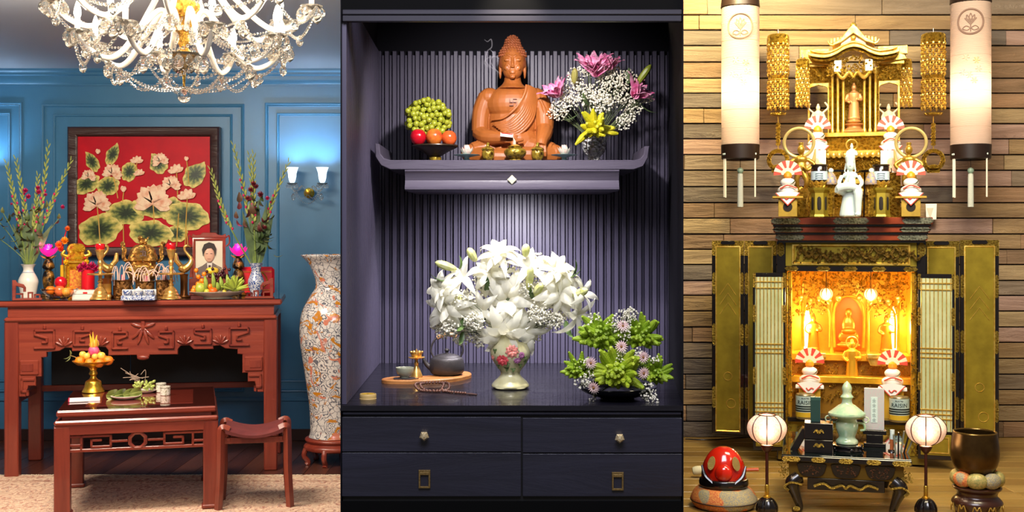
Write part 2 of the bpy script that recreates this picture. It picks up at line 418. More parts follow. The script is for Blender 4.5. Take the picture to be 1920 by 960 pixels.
# ------------------------------------------------------------- carved altar table
MAHO = wood('mahogany', '#6f251a', '#93402c', 'X', .06, .33, .3, .05)
MAHOV = wood('mahogany_upright', '#6c251a', '#8b3a29', 'Z', .06, .33, .35, .05)
DGLASS = mat('dark_table_glass', '#2a1512', .06, coat=1)
ZT = E - .436                                        # altar top height
at = T('altar_table', 'long carved mahogany altar table against the blue wall', 'table', 268, 890, 7.86, math.radians(9))
dp = 200
MB().bb(-256, 256, -6, dp + 6, 316, 327, 3).build('top', MAHO, at)
MB().bb(-254, 254, -4, dp + 4, 327, 328.2, .4).build('glass_cover', DGLASS, at)
MB().bb(-241, 241, 2, dp - 2, 297, 316, .5).build('waist', MAHO, at)
MB().bb(-247, 247, -4, dp + 4, 288, 297, 3.5).build('waist_moulding', MAHO, at)
for sx in (-1, 1):
    for y0 in (0, dp - 25):
        MB().bb(sx * 222, sx * 247, y0, y0 + 25, 0, 290, 2).build('leg', MAHOV, at)
    MB().bb(sx * 230, sx * 240, 20, dp - 20, 134, 148, 1).build('stretcher', MAHO, at)
    MB().bb(sx * 228, sx * 242, 20, dp - 20, 250, 290, 1).build('side_apron', MAHO, at)
MB().bb(-225, 225, dp - 15, dp - 5, 136, 148, 1).build('stretcher', MAHO, at)
for x0, x1 in ((-205, -53), (-52, 200)):
    MB().bb(x0, x1, dp - 12, dp - 9, 148, 288, .5).build('back_panel', mat('black_back_board', '#0d0d0f', .6), at)
half = [(0, 220), (11, 220), (12, 224), (63, 224), (63, 234), (68, 240), (84, 241), (92, 233), (128, 233), (128, 239), (140, 240), (150, 234), (173, 232), (173, 223), (182, 222), (182, 187), (192, 187), (192, 170), (205, 170), (210, 150), (222, 150), (222, 290), (0, 290)]
MB().prism([(-x, z) for x, z in half[1:-1]][::-1] + half[:-1] + [(222, 290), (-222, 290)], 3, 14, 1.2).build('carved_apron', MAHO, at)
apron_mb = lambda: MB()
def sp(cx, cz, w, h, s=1):                           # square meander scroll
    return [(cx - s * w * .25, cz + h * .62), (cx - s * w * .25, cz + h * .36), (cx - s * w / 2, cz + h * .36), (cx - s * w / 2, cz - h / 2), (cx + s * w / 2, cz - h / 2), (cx + s * w / 2, cz + h / 2 - 6), (cx + s * w * .0, cz + h / 2 - 6)][:7]
for s in (-1, 1):
    for (cx, cz, w_, h_, kk) in ((42, 252, 26, 30, s), (109, 257, 30, 26, s), (176, 256, 34, 32, -s)):
        o = MB().bars([(s * cx - kk * w_ * .1, cz - h_ * .18), (s * cx + kk * w_ * .12, cz - h_ * .18), (s * cx + kk * w_ * .12, cz + 2), (s * cx - kk * w_ / 2, cz + 2 + h_ * .2), (s * cx - kk * w_ / 2, cz + h_ / 2), (s * cx + kk * w_ / 2, cz + h_ / 2), (s * cx + kk * w_ / 2, cz - h_ / 2), (s * cx - kk * w_ / 2, cz - h_ / 2)], 4.2, -1.5, 5, 1.2).build('scroll_carving', MAHO, at)
        MB().bb(s * cx - 3, s * cx + 3, -1, 5, cz + h_ / 2 + 2, cz + h_ / 2 + 11, 2).build('scroll_carving', MAHO, at)
    for cx in (76, 142):
        m_ = MB()
        for k in range(5):
            a = (k - 2) * .55
            m_.sph((0, 0, 9), (2.6, 2.6, 9), 8, 6, MX((s * cx, 1.5, 243), (0, a, 0)))
        m_.build('leaf_carving', MAHO, at)
    MB().bb(s * 186, s * 220, 0, 8, 190, 218, 2).build('spandrel', MAHO, at); 
    MB().bb(s * 195, s * 217, -1, 8, 196, 212, 1.5).build('spandrel_carving', MAHOV, at)
    MB().bars([(s * 196, 182), (s * 216, 182), (s * 216, 160), (s * 206, 160), (s * 206, 154)], 5, 0, 8, 1).build('spandrel_scroll', MAHO, at)
m_ = MB()
for a, L in ((.75, 15), (-.75, 15), (.3, 17), (-.3, 17), (1.9, 12), (-1.9, 12)):
    m_.sph((0, 0, -L), (3.6, 3, L), 8, 6, MX((0, 1.5, 276), (0, a, 0)))
MB().sph((0, 1, 219), (11, 3, 4.5), 10, 6).build('pendant_carving', MAHO, at); m_.bb(-4, 4, -1, 5, 270, 288, 1.5)
m_.build('flower_carving', MAHO, at)
# fret scroll ends standing on the table
def fret(px, D, s, lab):
    t = TZ('fret_stand', lab, 'carved stand', px, D, ZT)
    MB().bb(-26, 26, -10, 10, 0, 4, 1).build('base', MAHO, t)
    MB().prism([(-26 * s, 3), (-26 * s, 38), (-20 * s, 38), (-17 * s, 33), (-6 * s, 30), (-2 * s, 24), (-2 * s, 16), (-7 * s, 16), (-7 * s, 23), (-19 * s, 27), (-20 * s, 3)], -3, 3, .8).build('end_scroll', MAHO, t)
    MB().bars([(-18 * s, 12), (-8 * s, 12), (-8 * s, 5)], 3, -2, 2, .5).bars([(2 * s, 5), (2 * s, 14), (9 * s, 14), (9 * s, 5)], 3, -2, 2, .5).bars([(13 * s, 5), (13 * s, 10), (22 * s, 10), (22 * s, 5)], 3, -2, 2, .5).build('fretwork', MAHO, t)
    return t
fret(51, 7.80, 1, 'reddish carved fretwork stand before the plain white vase')
fret(486, 8.02, -1, 'reddish carved fretwork stand before the blue and white vase')
# ------------------------------------------------------------- low table
lt = T('low_table', 'low mahogany table with dark glossy top on the rug', 'table', 258, 965, 6.73, math.radians(15))
td = 285
MB().bb(-143, 143, -3, td, 184, 195, 2.5).build('top', MAHO, lt)
MB().bb(-141, 141, -1, td - 2, 195, 196, .3).build('border_glass', mat('brown_table_glass', '#4a1d18', .07, coat=1), lt)
MB().bb(-96, 100, 42, td - 40, 196, 196.5, .1).build('center_panel', mat('red_table_glass', '#7d3026', .07, coat=1), lt)
MB().bb(-134, 134, 5, td - 8, 177, 184, .5).build('waist', MAHO, lt)
MB().bb(-147, 147, -5, td + 2, 168, 177, 3).build('waist_moulding', MAHO, lt)
MB().bb(-147, 147, -2, 6, 150, 168, 1).bb(-140, 140, td - 10, td - 2, 150, 168, 1).bb(-147, -139, 0, td, 150, 168, 1).bb(139, 147, 0, td, 150, 168, 1).build('apron', MAHO, lt)
for sx in (-1, 1):
    for y0 in (-3, td - 27):
        MB().bb(sx * 119, sx * 147, y0, y0 + 28, 6, 166, 1.5).build('leg', MAHOV, lt)
        MB().bb(sx * 116, sx * 149, y0 - 2, y0 + 30, 0, 8, 2).build('foot', MAHOV, lt)
def fretw(y, nm):
    m_ = MB()
    m_.bars([(-120, 120), (120, 120)], 6, y, y + 6, 1)
    for s in (-1, 1):
        m_.bars([(s * 120, 146), (s * 48, 146), (s * 48, 126), (s * 82, 126), (s * 82, 138), (s * 66, 138)], 4.5, y, y + 6, .8)
        m_.bars([(s * 120, 130), (s * 100, 130), (s * 100, 146)], 4.5, y, y + 6, .8).bars([(s * 100, 128), (s * 100, 121)], 4.5, y, y + 6, .8)
        m_.bars([(s * 48, 135), (s * 20, 135)], 4.5, y, y + 6, .8)
    m_.tube([(x, y + 3, z) for x, z in circ(15, 8, (0, 135), PI / 8)], 4, 6, closed=True)
    m_.build(nm, MAHO, lt)
fretw(2, 'fretwork'); fretw(td - 14, 'fretwork')
# ------------------------------------------------------------- stool
st = T('stool', 'small red-brown wooden stool with curved maroon seat beside low table', 'stool', 477, 958, 6.83, math.radians(11))
SW = wood('stool_wood', '#6c2c20', '#8a3d2b', 'Z', .06, .35, .3, .05)
def seatf(u, v): x = -53 + 106 * u; return (x, -4 + 112 * v, 143 + 14 * (2 * u - 1) ** 2 * .9 + (0 if .04 < v < .96 else -5))
m_ = MB().grid(seatf, 14, 10); m_.grid(lambda u, v: (seatf(1 - u, v)[0], seatf(1 - u, v)[1], 133 + 10 * (2 * u - 1) ** 2), 14, 10)
for v_ in (0, 1): m_.grid(lambda u, v: (seatf(u, v_)[0], seatf(u, v_)[1], seatf(u, v_)[2] * v + (133 + 10 * (2 * u - 1) ** 2) * (1 - v)), 14, 1)
m_.build('seat', mat('maroon_vinyl', '#6b2a28', .5, c2='#5c2323', vs=.05, bump=.1, bs=.6), st)
for s in (-1, 1):
    for (y, dx) in ((4, 0), (88, -2)):
        MB().tube(cat([(s * 46, y, 148), (s * 58, y, 152), (s * 61, y, 138), (s * (62 + dx), y, 70), (s * (66 + dx), y, 0)], 5), 7.5, 4, flat=1.1).build('leg', SW, st)
    MB().bb(s * 44, s * 52, 5, 96, 126, 134, 1).build('side_rail', SW, st)
MB().bb(-58, 58, 6, 12, 122, 134, 1).bb(-58, 58, 88, 94, 122, 134, 1).build('seat_rail', SW, st)
# ------------------------------------------------------------- lotus painting
pt = T('lotus_painting', 'red lacquer painting of lotus flowers in dark wood frame', 'painting', 270, 360, 9.10, 0.0)
MB().ring(-142, 142, -121, 122, [(0, -10), (0, 4), (3, 7), (14, 5), (18, 2), (18, -4)]).build('frame', wood('dark_frame', '#2c1512', '#40211b', 'X', .05, .3, .3), pt)
MB().bb(-125, 125, 0, 6, -104, 106).build('canvas', mat('crimson_lacquer', '#c4061e', .5, c2='#b0041e', vs=.02, spec=.25), pt)
def leaf_mat():
    n = NT('painted_lotus_leaf'); c = n.co(); g = n.n('ShaderNodeTexGradient', gradient_type='SPHERICAL'); n.l(c, g.inputs[0])
    sp_ = n.n('ShaderNodeSeparateXYZ'); n.l(c, sp_.inputs[0]); an = n.math('ARCTAN2', sp_.outputs[2], sp_.outputs[0]); ray = n.math('SINE', n.math('MULTIPLY', an, 11.0))
    f = n.math('ADD', n.math('ADD', g.outputs['Fac'], n.math('MULTIPLY', ray, .08)), n.math('MULTIPLY', n.math('SUBTRACT', n.noise(c, 4, 5), .5), .9))
    n.P(base=n.ramp(f, [(.0, rgb('#e6d27a')), (.2, rgb('#c4b45c')), (.36, rgb('#8d9048')), (.55, rgb('#4a592c')), (.8, rgb('#1f2c18'))]), rough=.4); return n.m
LEAFP = leaf_mat(); PETP = mat('painted_petal', '#fad8b4', .45, c2='#e69470', vs=3.0, lo=.42, hi=.72); EDGE = mat('painted_gilt', '#d8a94e', .4)
def relief_leaf(seed, pointed=False):
    r = random.Random(seed); pts = []
    for k in range(40):
        a = 2 * PI * k / 40; q = 1 + .05 * math.sin(5 * a + seed) + .04 * math.sin(9 * a + 2 * seed)
        x, z = q * math.cos(a), q * math.sin(a)
        if pointed: x *= (1 - .55 * max(0, z)) * .9
        pts.append((x, z))
    return MB().prism(pts, 0, .08, .03)
LF = [relief_leaf(i) for i in range(3)] + [relief_leaf(5, True)]; LFM = [None] * 4
for (x, y, rx, ry, a, k) in ((173, 303, 13, 21, -30, 3), (212, 289, 13, 22, 25, 3), (163, 345, 17, 26, 60, 0), (203, 349, 22, 18, -20, 1), (243, 322, 15, 19, 20, 0), (286, 390, 38, 18, 8, 1), (237, 399, 37, 23, 0, 0), (188, 431, 41, 29, -15, 2), (283, 437, 41, 24, 5, 1), (297, 306, 19, 21, -30, 3), (367, 327, 22, 28, 40, 3), (351, 405, 42, 26, 8, 2), (322, 392, 24, 22, 0, 1), (332, 438, 20, 16, 0, 0)):
    loc = (x - 270, -2.0 - rnd.random() * .6, 360 - y); sca = (rx, 9, ry); ro = (0, math.radians(a), 0)
    if LFM[k] is None: LFM[k] = LF[k].build('lotus_leaf', LEAFP, pt, loc=loc, rot=ro, sca=sca)
    else: share(LFM[k], 'lotus_leaf', pt, loc, ro, sca)
def pp(L, W): return [(-W * .18, 0), (-W * .5, L * .55), (-W * .3, L * .85), (0, L), (W * .3, L * .85), (W * .5, L * .55), (W * .18, 0)]
def relief_flower(angs, L=1, W=.5):
    m = MB()
    for i, a in enumerate(angs): m.prism(pp(L * (1 - .06 * (i % 3)), W), -.04 * (i % 4), .06, .03, MX((0, 0, 0), (0, a, 0)))
    return m
FLW = [relief_flower([-1.9, 1.9, -1.5, 1.5, -1.1, 1.1, -.7, .7, -.35, .35, 0], 1, .52), relief_flower([-1.2, 1.2, -.6, .6, 0], 1, .55), relief_flower([-.25, .25, 0], 1, .7)]; FM = [None] * 3
for (x, y, r, k) in ((183, 384, 28, 0), (212, 326, 20, 0), (168, 332, 15, 0), (258, 305, 14, 1), (288, 380, 37, 0), (302, 303, 17, 0), (233, 360, 12, 2), (185, 289, 10, 2), (351, 302, 9, 2), (352, 372, 20, 1), (332, 323, 17, 1), (322, 348, 20, 0), (263, 328, 12, 1)):
    loc = (x - 270, -5.0, 360 - y)
    if FM[k] is None: FM[k] = FLW[k].build('lotus_flower', PETP, pt, loc=loc, sca=(r, 9, r))
    else: share(FM[k], 'lotus_flower', pt, loc, (0, rnd.uniform(-.25, .25), 0), (r, 9, r))
for (x, y, y2, dx) in ((183, 384, 460, 6), (212, 326, 372, 10), (258, 305, 320, -3), (288, 380, 420, 2), (233, 360, 378, -2), (351, 302, 345, 4), (352, 372, 460, -4), (332, 323, 372, 2), (232, 420, 462, 1), (350, 430, 462, 3), (336, 400, 462, -4)):
    MB().tube([(x - 270, -3, 360 - y), (x - 270 + dx * .6, -3, 360 - (y + y2) / 2), (x - 270 + dx, -3, 360 - y2)], 1, 6).build('painted_stem', EDGE, pt)
# ------------------------------------------------------------- wall sconces
CRY = NT('crystal').P(base=(1, .95, .88), rough=.03, trans=.96, ior=1.55, spec=.8).m
GLOW = mat('lit_bulb', (1, .93, .82), .4, emit=9, ecol=(1, .9, .75)); COOL = mat('lit_shade', (.9, .96, 1), .4, emit=1.4, ecol=(.72, .88, 1))
drop_mb = MB().lathe([(0, -10), (2.4, -8.2), (3.4, -5.5), (2.8, -2.5), (1, 0), (0, .6)], 8)
def beads(mb, pts, r, step):
    acc = 0
    for a, b in zip(pts, pts[1:]):
        d = (b - a).length; t = acc
        while t < d: ico(mb, a.lerp(b, t / d), r); t += step
        acc = t - d
def sconce(px, lab):
    t = T('wall_sconce', lab, 'wall lamp', px, 362, 9.10, 0.0, 'crystal wall sconces')
    MB().lathe([(0, 0), (9, 0), (10, 2), (7, 5), (4, 7), (0, 8)], 16, MX((0, 0, 0), (PI / 2, 0, 0))).build('backplate', GOLD, t)
    MB().sph((0, -12, 2), 7, 12, 8).build('hub', GOLD, t)
    d0 = None
    for s in (-1, 1):
        MB().tube(cat([(s * 3, -12, 2), (s * 10, -16, 12), (s * 18, -20, 4), (s * 27, -22, 6), (s * 28, -22, 14)], 6), 1.6, 6).build('arm', CRY, t)
        MB().lathe([(0, 14), (5, 14), (10, 17), (10.5, 18), (5, 16), (0, 16)], 14, MX((s * 28, -22, 0))).build('drip_dish', CRY, t)
        MB().lathe(prof([(0, 17), (3.5, 18), (6, 23), (7.5, 30), (8, 36), (10.5, 44), (12, 47)], 3), 18, MX((s * 28, -22, 0))).build('shade', COOL, t)
        for k in range(6):
            a = k * PI / 3; loc = (s * 28 + 9.5 * math.cos(a), -22 + 9.5 * math.sin(a), 15)
            if d0 is None: d0 = drop_mb.build('pendant', CRY, t, loc=loc, sca=.7)
            else: share(d0, 'pendant', t, loc, sca=.7)
        share(d0, 'pendant', t, (s * 26, -22, -2), sca=1.3)
        point('sconce_light', (s * 28, -24, 36), 10, (.62, .82, 1), .03, t)
    m_ = MB(); beads(m_, sag((-27, -22, 8), (27, -22, 8), 28, 16), 1.7, 3.6); beads(m_, sag((-22, -21, 6), (0, -14, -2), 12, 10), 1.4, 3.2); beads(m_, sag((22, -21, 6), (0, -14, -2), 12, 10), 1.4, 3.2)
    m_.build('bead_strand', CRY, t); return t
sconce(580, 'lit crystal wall sconce on the blue wall above tall vase')
sconce(-45, 'crystal wall sconce at the far left edge of the blue wall')
# ------------------------------------------------------------- chandelier
ch = T('chandelier', 'large crystal chandelier with glowing arms and bead swags hanging from the ceiling', 'chandelier', 345, 185, 5.0)
ARM = NT('white_glass_arm').P(base=(1, .95, .88), rough=.12, trans=.15, spec=.7).m
MB().sph((0, 0, 5), 13, 14, 9).build('ball', CRY, ch)
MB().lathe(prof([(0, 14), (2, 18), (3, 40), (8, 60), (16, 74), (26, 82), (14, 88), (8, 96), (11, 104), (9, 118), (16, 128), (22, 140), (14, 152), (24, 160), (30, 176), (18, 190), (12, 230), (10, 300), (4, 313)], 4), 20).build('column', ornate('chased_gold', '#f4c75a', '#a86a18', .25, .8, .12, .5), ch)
MB().lathe([(0, 70), (20, 72), (32, 80), (34, 84), (20, 80), (0, 80)], 24, rad=lambda a, t: 1 + .05 * math.sin(12 * a)).build('crystal_dish', CRY, ch)
MB().cyl((0, 0, 300), 40, 11, 24).build('ceiling_rose', GOLD, ch)
drop0 = None; arm0 = None; tips = []; dips = []
def hang(loc, s):
    global drop0
    if drop0 is None: drop0 = drop_mb.build('pendant', CRY, ch, loc=loc, sca=s)
    else: share(drop0, 'pendant', ch, loc, (0, 0, rnd.random() * 3), s)
def tier(n, a0, hub, R, dipz, tipz, up):
    tips = []; dips = []
    for k in range(n):
        a = a0 + 2 * PI * k / n; c, s = math.cos(a), math.sin(a)
        pr = [(14, hub), (R * .22, hub + up), (R * .42, hub - 4), (R * .58, dipz + 16), (R * .72, dipz), (R * .88, dipz + 12), (R, tipz)]
        MB().tube(cat([(r * c, r * s, z) for r, z in pr], 7), [5, 5.6, 5.6, 5.2, 4.6], 10).build('arm', ARM, ch)
        MB().lathe([(0, 0), (8, 0), (20, 5), (22, 8), (18, 8), (8, 4), (0, 4)], 18, MX((R * c, R * s, tipz)), rad=lambda a, t: 1 + .06 * math.sin(10 * a)).build('drip_dish', CRY, ch)
        MB().cyl((R * c, R * s, tipz + 4), 5, 26, 10).build('candle_sleeve', mat('candle_sleeve', '#fff3dd', .5), ch)
        MB().lathe(prof([(3.5, 0), (6.5, 8), (5.5, 18), (2, 30), (0, 33)], 3), 12, MX((R * c, R * s, tipz + 29))).build('bulb', GLOW, ch)
        point('bulb_light', ((R - 0) * c, R * s, tipz + 44), CHP, (1, .80, .55), .025, ch)
        for j in range(6):
            b = a + j * PI / 3; hang((R * c + 20 * math.cos(b), R * s + 20 * math.sin(b), tipz + 4), 1.9 + .9 * (j % 2))
        hang((R * .72 * c, R * .72 * s, dipz - 9), 2.9); tips.append(Vector((R * c, R * s, tipz))); dips.append(Vector((R * .72 * c, R * .72 * s, dipz - 4)))
    for k in range(n):
        m_ = MB(); a, b = tips[k], tips[(k + 1) % n]; beads(m_, sag(a * 1.04, b * 1.04, 46, 18), 3.7, 7.8); m_.build('bead_strand', CRY, ch)
        m_ = MB(); a, b = dips[k], dips[(k + 1) % n]; beads(m_, sag(a, b, 36, 18), 3.7, 7.8); m_.build('bead_strand', CRY, ch)
        if True:
            mid = sag(tips[k] * 1.04, tips[(k + 1) % n] * 1.04, 42, 2)[1]; hang(tuple(mid), 2.2)
        m_ = MB(); beads(m_, sag(Vector((16 * math.cos(a0 + k * 2 * PI / n), 16 * math.sin(a0 + k * 2 * PI / n), 150)), tips[k], 38, 18), 2.4, 5.4); m_.build('bead_strand', CRY, ch)
    return tips, dips
t1, d1 = tier(8, .25, 128, 190, 66, 104, 34)
t2, d2 = tier(8, .25 + PI / 8, 188, 236, 132, 172, 40)
for k in range(10):
    a = k * PI / 5; hang((30 * math.cos(a), 30 * math.sin(a), 80), 2.3 + .8 * (k % 2)); hang((14 * math.cos(a + .3), 14 * math.sin(a + .3), 72), 2.4)
for k in range(0, 8):
    m_ = MB(); beads(m_, sag(d1[k], Vector((0, 0, 22)), 22, 16), 2.8, 6.0); m_.build('bead_strand', CRY, ch)
# ------------------------------------------------------------- floor vase
def porcelain():
    n = NT('painted_porcelain'); c = n.co(); dist = n.co()
    wv = n.noise(c, .05, 3, .6, 0, 'Color'); add = n.n('ShaderNodeMix', data_type='VECTOR'); add.inputs[0].default_value = .06; n.l(c, add.inputs[4]); vm = n.n('ShaderNodeVectorMath', operation='MULTIPLY'); vm.inputs[1].default_value = (200, 200, 200); n.l(wv, vm.inputs[0]); n.l(vm.outputs[0], add.inputs[5]); q = add.outputs[1]
    f1 = n.vor(q, .07, 'F1'); ed = n.vor(q, .11, 'DISTANCE_TO_EDGE')
    rings = n.ramp(n.math('SINE', n.math('MULTIPLY', f1, 30.0)), [(.1, (0, 0, 0)), (.4, (1, 1, 1))])
    lines = n.ramp(ed, [(.03, (1, 1, 1)), (.07, (0, 0, 0))])
    msk = n.ramp(n.noise(c, .03, 2), [(.47, (0, 0, 0)), (.53, (1, 1, 1))])
    b2 = n.mix(msk, rings, lines)
    base = n.mix(n.math('MULTIPLY', b2, .85), rgb('#d3ccc6'), rgb('#2c344c'))
    on = n.noise(n.co((1, 1, 1.6), loc=(3, 7, 1)), .028, 4, .6, 1.2)
    base = n.mix(n.ramp(on, [(.575, (0, 0, 0)), (.60, (1, 1, 1))]), base, rgb('#b9761d'))
    pk = n.noise(n.co((1, 1, 1), loc=(31, 17, 9)), .04, 3, .5, 1)
    base = n.mix(n.ramp(pk, [(.60, (0, 0, 0)), (.63, (1, 1, 1))]), base, rgb('#c8775e'))
    dk = n.noise(n.co((1, 1, 1), loc=(11, 57, 29)), .05, 4, .7, 2)
    base = n.mix(n.ramp(dk, [(.62, (0, 0, 0)), (.66, (1, 1, 1))]), base, rgb('#27304a'))
    n.P(base=base, rough=.18, coat=.5); return n.m
PORC = porcelain()
fv = T('floor_vase_stand', 'round dark wooden stand under the tall porcelain vase', 'stand', 626, 868, 8.26)
MB().lathe(prof([(0, 50), (46, 50), (54, 46), (50, 40), (56, 34), (48, 26), (0, 26)], 3), 28).build('top_ring', MAHO, fv)
for k in range(6):
    a = k * PI / 3 + .2; MB().tube(cat([(50 * math.cos(a), 50 * math.sin(a), 34), (56 * math.cos(a), 56 * math.sin(a), 18), (48 * math.cos(a), 48 * math.sin(a), 5), (52 * math.cos(a), 52 * math.sin(a), 0)], 4), 5, 8).build('leg', MAHO, fv)
vz = MB().lathe(prof([(0, 0), (42, 0), (46, 3), (44, 14), (46, 60), (56, 130), (64, 190), (60, 232), (44, 264), (35, 278), (35, 296), (46, 322), (60, 337), (61, 340), (57, 339), (42, 320), (31, 296), (31, 280)], 4), 48)
vz.one('floor_vase', PORC, 'tall painted porcelain vase with phoenix colours beside altar table', 'vase', 626, PYZ(8.26, .0) - 50, 8.26)

lt.location.z += .0125; st.location.z += .0125

# =====================================================================  LEFT ROOM: things on the altar and the low table
WPOR = mat('white_porcelain', '#e6ddd0', .2, coat=.4)
def bw_mat():
    n = NT('blue_white_porcelain'); c = n.co(); f = n.noise(c, .22, 4, .6, 2.5); 
    n.P(base=n.ramp(f, [(.46, rgb('#e4e2de')), (.52, rgb('#3a5b9e')), (.62, rgb('#20377a'))]), rough=.2, coat=.4); return n.m
BW = bw_mat()
GREEN = mat('stem_green', '#7f8f45', .5, c2='#5c7038', vs=.05); LEAFG = mat('leaf_green', '#55683a', .5, c2='#3b4d2c', vs=.05); BUDG = mat('bud_green', '#a5a858', .5, c2='#838c46', vs=.1)
PINK = mat('magenta_petal', '#c8175a', .5, c2='#a30f48', vs=.2); DRED = mat('dark_red_petal', '#8e2433', .5, c2='#6c1a26', vs=.1)
def blade(t, pts, w, nm='leaf_blade', m=None):
    MB().tube(cat(pts, 6), [w * .5, w, w, w * .8, .3], 6, flat=.25).build(nm, m or LEAFG, t)
def glad(t, base, tip, bend, flor, seed):
    r = random.Random(seed); b = Vector(base); e = Vector(tip); mid = b.lerp(e, .5) + Vector((bend, 0, 0))
    pts = cat([b, mid, e], 16); L = len(pts)
    o = MB().tube(pts, [1.8, 1.5, 1.2, .5], 6).build('flower_spike', GREEN, t)
    bud = MB()
    for i in range(int(L * .42), L):
        f = (i - L * .42) / (L * .58); d = (pts[min(i + 1, L - 1)] - pts[i - 1]).normalized(); s = 1 if i % 2 else -1
        side = Vector((s * .35, -.25, 0)); bud.lathe([(0, 0), (2.6 * (1 - f * .6), 3), (2.1 * (1 - f * .6), 9), (0, 16 * (1 - f * .35))], 6, aim(pts[i] + side * 2, d + side * .8))
    bud.build('bud_row', BUDG, o, kind='stuff')
    fl = MB()
    for k in range(flor):
        i = int(L * (.40 + .35 * k / max(1, flor))); p = pts[i] + Vector((r.choice((-1, 1)) * 3, -3, 0)); fl.sph(p, (2.2, 2, 2.8), 7, 5)
    if flor: fl.build('floret_row', PINK, o, kind='stuff')
def rosette(t, c, r, m, nm='blossom', n=7):
    mb = MB(); 
    for ring, k in ((1.0, n), (.6, n - 2)):
        for j in range(k):
            a = 2 * PI * j / k + ring; mb.petal(r * (1.0 if ring == 1 else .8), r * .8, .3, .5, .6, 4, aim((0, 0, 0), (math.cos(a) * ring, -.45 - (1 - ring), math.sin(a) * ring)))
    mb.build(nm, m, t, loc=c)
def round_leaf(t, c, r, m=LEAFG, nm='leaf', d=None):
    d = d or (rnd.uniform(-1, 1), -.4, rnd.uniform(-.3, 1)); MB().petal(r * 2, r * 1.2, .15, .5, .7, 5, aim((0, 0, 0), d)).build(nm, m, t, loc=c)
# --- left vase + bouquet
D1 = 8.22; v = TZ('white_vase', 'plain white porcelain vase on the left of the altar', 'vase', 53, D1, ZT)
VB = OY(v)
MB().lathe(prof([(0, 0), (13, 0), (14, 4), (17, 20), (18, 30), (14, 40), (9.5, 48), (9.5, 54), (13, 60), (14, 61), (12, 60.5), (8, 54), (8, 48)], 4), 28).build('body', WPOR, v)
MB().tube([(x, y, 46) for x, y in circ(10.4, 24)], .8, 5, closed=True).build('neck_band', mat('vase_band', '#9aa7bd', .3), v)
bq = T('gladiolus_bouquet', 'gladiolus spikes with small pink roses in the white vase', 'flowers', 53, 494, D1)
for (x, y, bd, fl, s) in ((88, 270, 4, 6, 1), (128, 300, -6, 5, 2), (16, 308, 2, 5, 3), (32, 300, 6, 5, 4), (70, 330, 2, 4, 9)): glad(bq, ((x - 53) * .06, 0, -8), (x - 53, -6 + s % 3 * 6, 494 - y), bd, fl, s)
for (x, y) in ((35, 385), (60, 380), (80, 395), (95, 420), (45, 400), (70, 372), (26, 420), (88, 440)): blade(bq, [((x - 53) * .1, 2, -6), ((x - 53) * .45, 0, (494 - y) * .45), (x - 53, -4, 494 - y)], 6.5)
for (x, y, r) in ((48, 358, 6), (53, 369, 6), (71, 360, 6), (70, 352, 5), (113, 388, 5), (83, 365, 4), (24, 383, 3)): rosette(bq, (x - 53, -8, 494 - y), r, PINK)
for k in range(46):
    x = rnd.gauss(0, 20); z = rnd.uniform(14, 108); round_leaf(bq, (x * (.5 + z / 110), rnd.uniform(-8, 6), z), rnd.uniform(6, 9.5), m=[LEAFG, mat('olive_leaf', '#6c7040', .5), mat('brown_leaf', '#5e4432', .5)][k % 3])
for (x, y) in ((10, 400), (2, 415), (106, 410), (4, 448)): MB().tube(cat([(0, 0, 0), ((x - 53) * .55, 0, (494 - y) * .6), (x - 53, -3, 494 - y)], 5), .8, 5).build('stem', GREEN, bq); round_leaf(bq, (x - 53, -3, 494 - y), 6, mat('olive_leaf', '#6c7040'))
# --- right vase + bouquet
D2 = 8.32; v = TZ('blue_white_vase', 'small blue and white porcelain vase on the right of the altar', 'vase', 480, D2, ZT)
MB().lathe(prof([(0, 0), (9, 0), (9.5, 4), (14, 18), (15, 28), (11, 40), (8.5, 48), (12, 60), (13, 62), (11, 61), (7, 48)], 4), 28).build('body', BW, v)
bq = T('gladiolus_bouquet', 'gladiolus spikes with dark red blooms in the blue and white vase', 'flowers', 480, PYZ(D2, ZT) - 60, D2)
o_ = OY(bq)
for (x, y, bd, fl, s) in ((439, 273, 6, 7, 5), (476, 290, -2, 6, 6), (398, 320, -10, 5, 7), (540, 304, -10, 6, 8), (468, 292, 3, 4, 10)): glad(bq, ((x - 480) * .06, 0, -8), (x - 480, -6 + s % 3 * 6, o_ - y), bd, fl, s)
for (x, y) in ((455, 395), (470, 360), (500, 380), (512, 400), (462, 420), (492, 410), (484, 372), (506, 430)): blade(bq, [((x - 480) * .12, 2, -6), ((x - 480) * .5, 0, (o_ - y) * .45), (x - 480, -4, o_ - y)], 7)
for (x, y, r) in ((470, 356, 6), (465, 372, 6), (488, 365, 7), (480, 350, 6), (475, 345, 6), (501, 372, 5), (497, 426, 4)): rosette(bq, (x - 480, -8, o_ - y), r, DRED if r != 5 else PINK)
for k in range(46):
    z = rnd.uniform(20, 130); x = rnd.gauss(0, 13); round_leaf(bq, (x * (.6 + z / 130), rnd.uniform(-8, 6), z), rnd.uniform(7, 10.5), m=[LEAFG, mat('brown_leaf', '#5e4432'), mat('red_brown_leaf', '#76353a', .5)][k % 3] if z > 50 else LEAFG)
for (x, y) in ((508, 450), (524, 484), (505, 456)): round_leaf(bq, (x - 480 - 12, -3, o_ - y + 6), 9, mat('olive_leaf', '#6c7040'), d=(1, -.2, -.45))
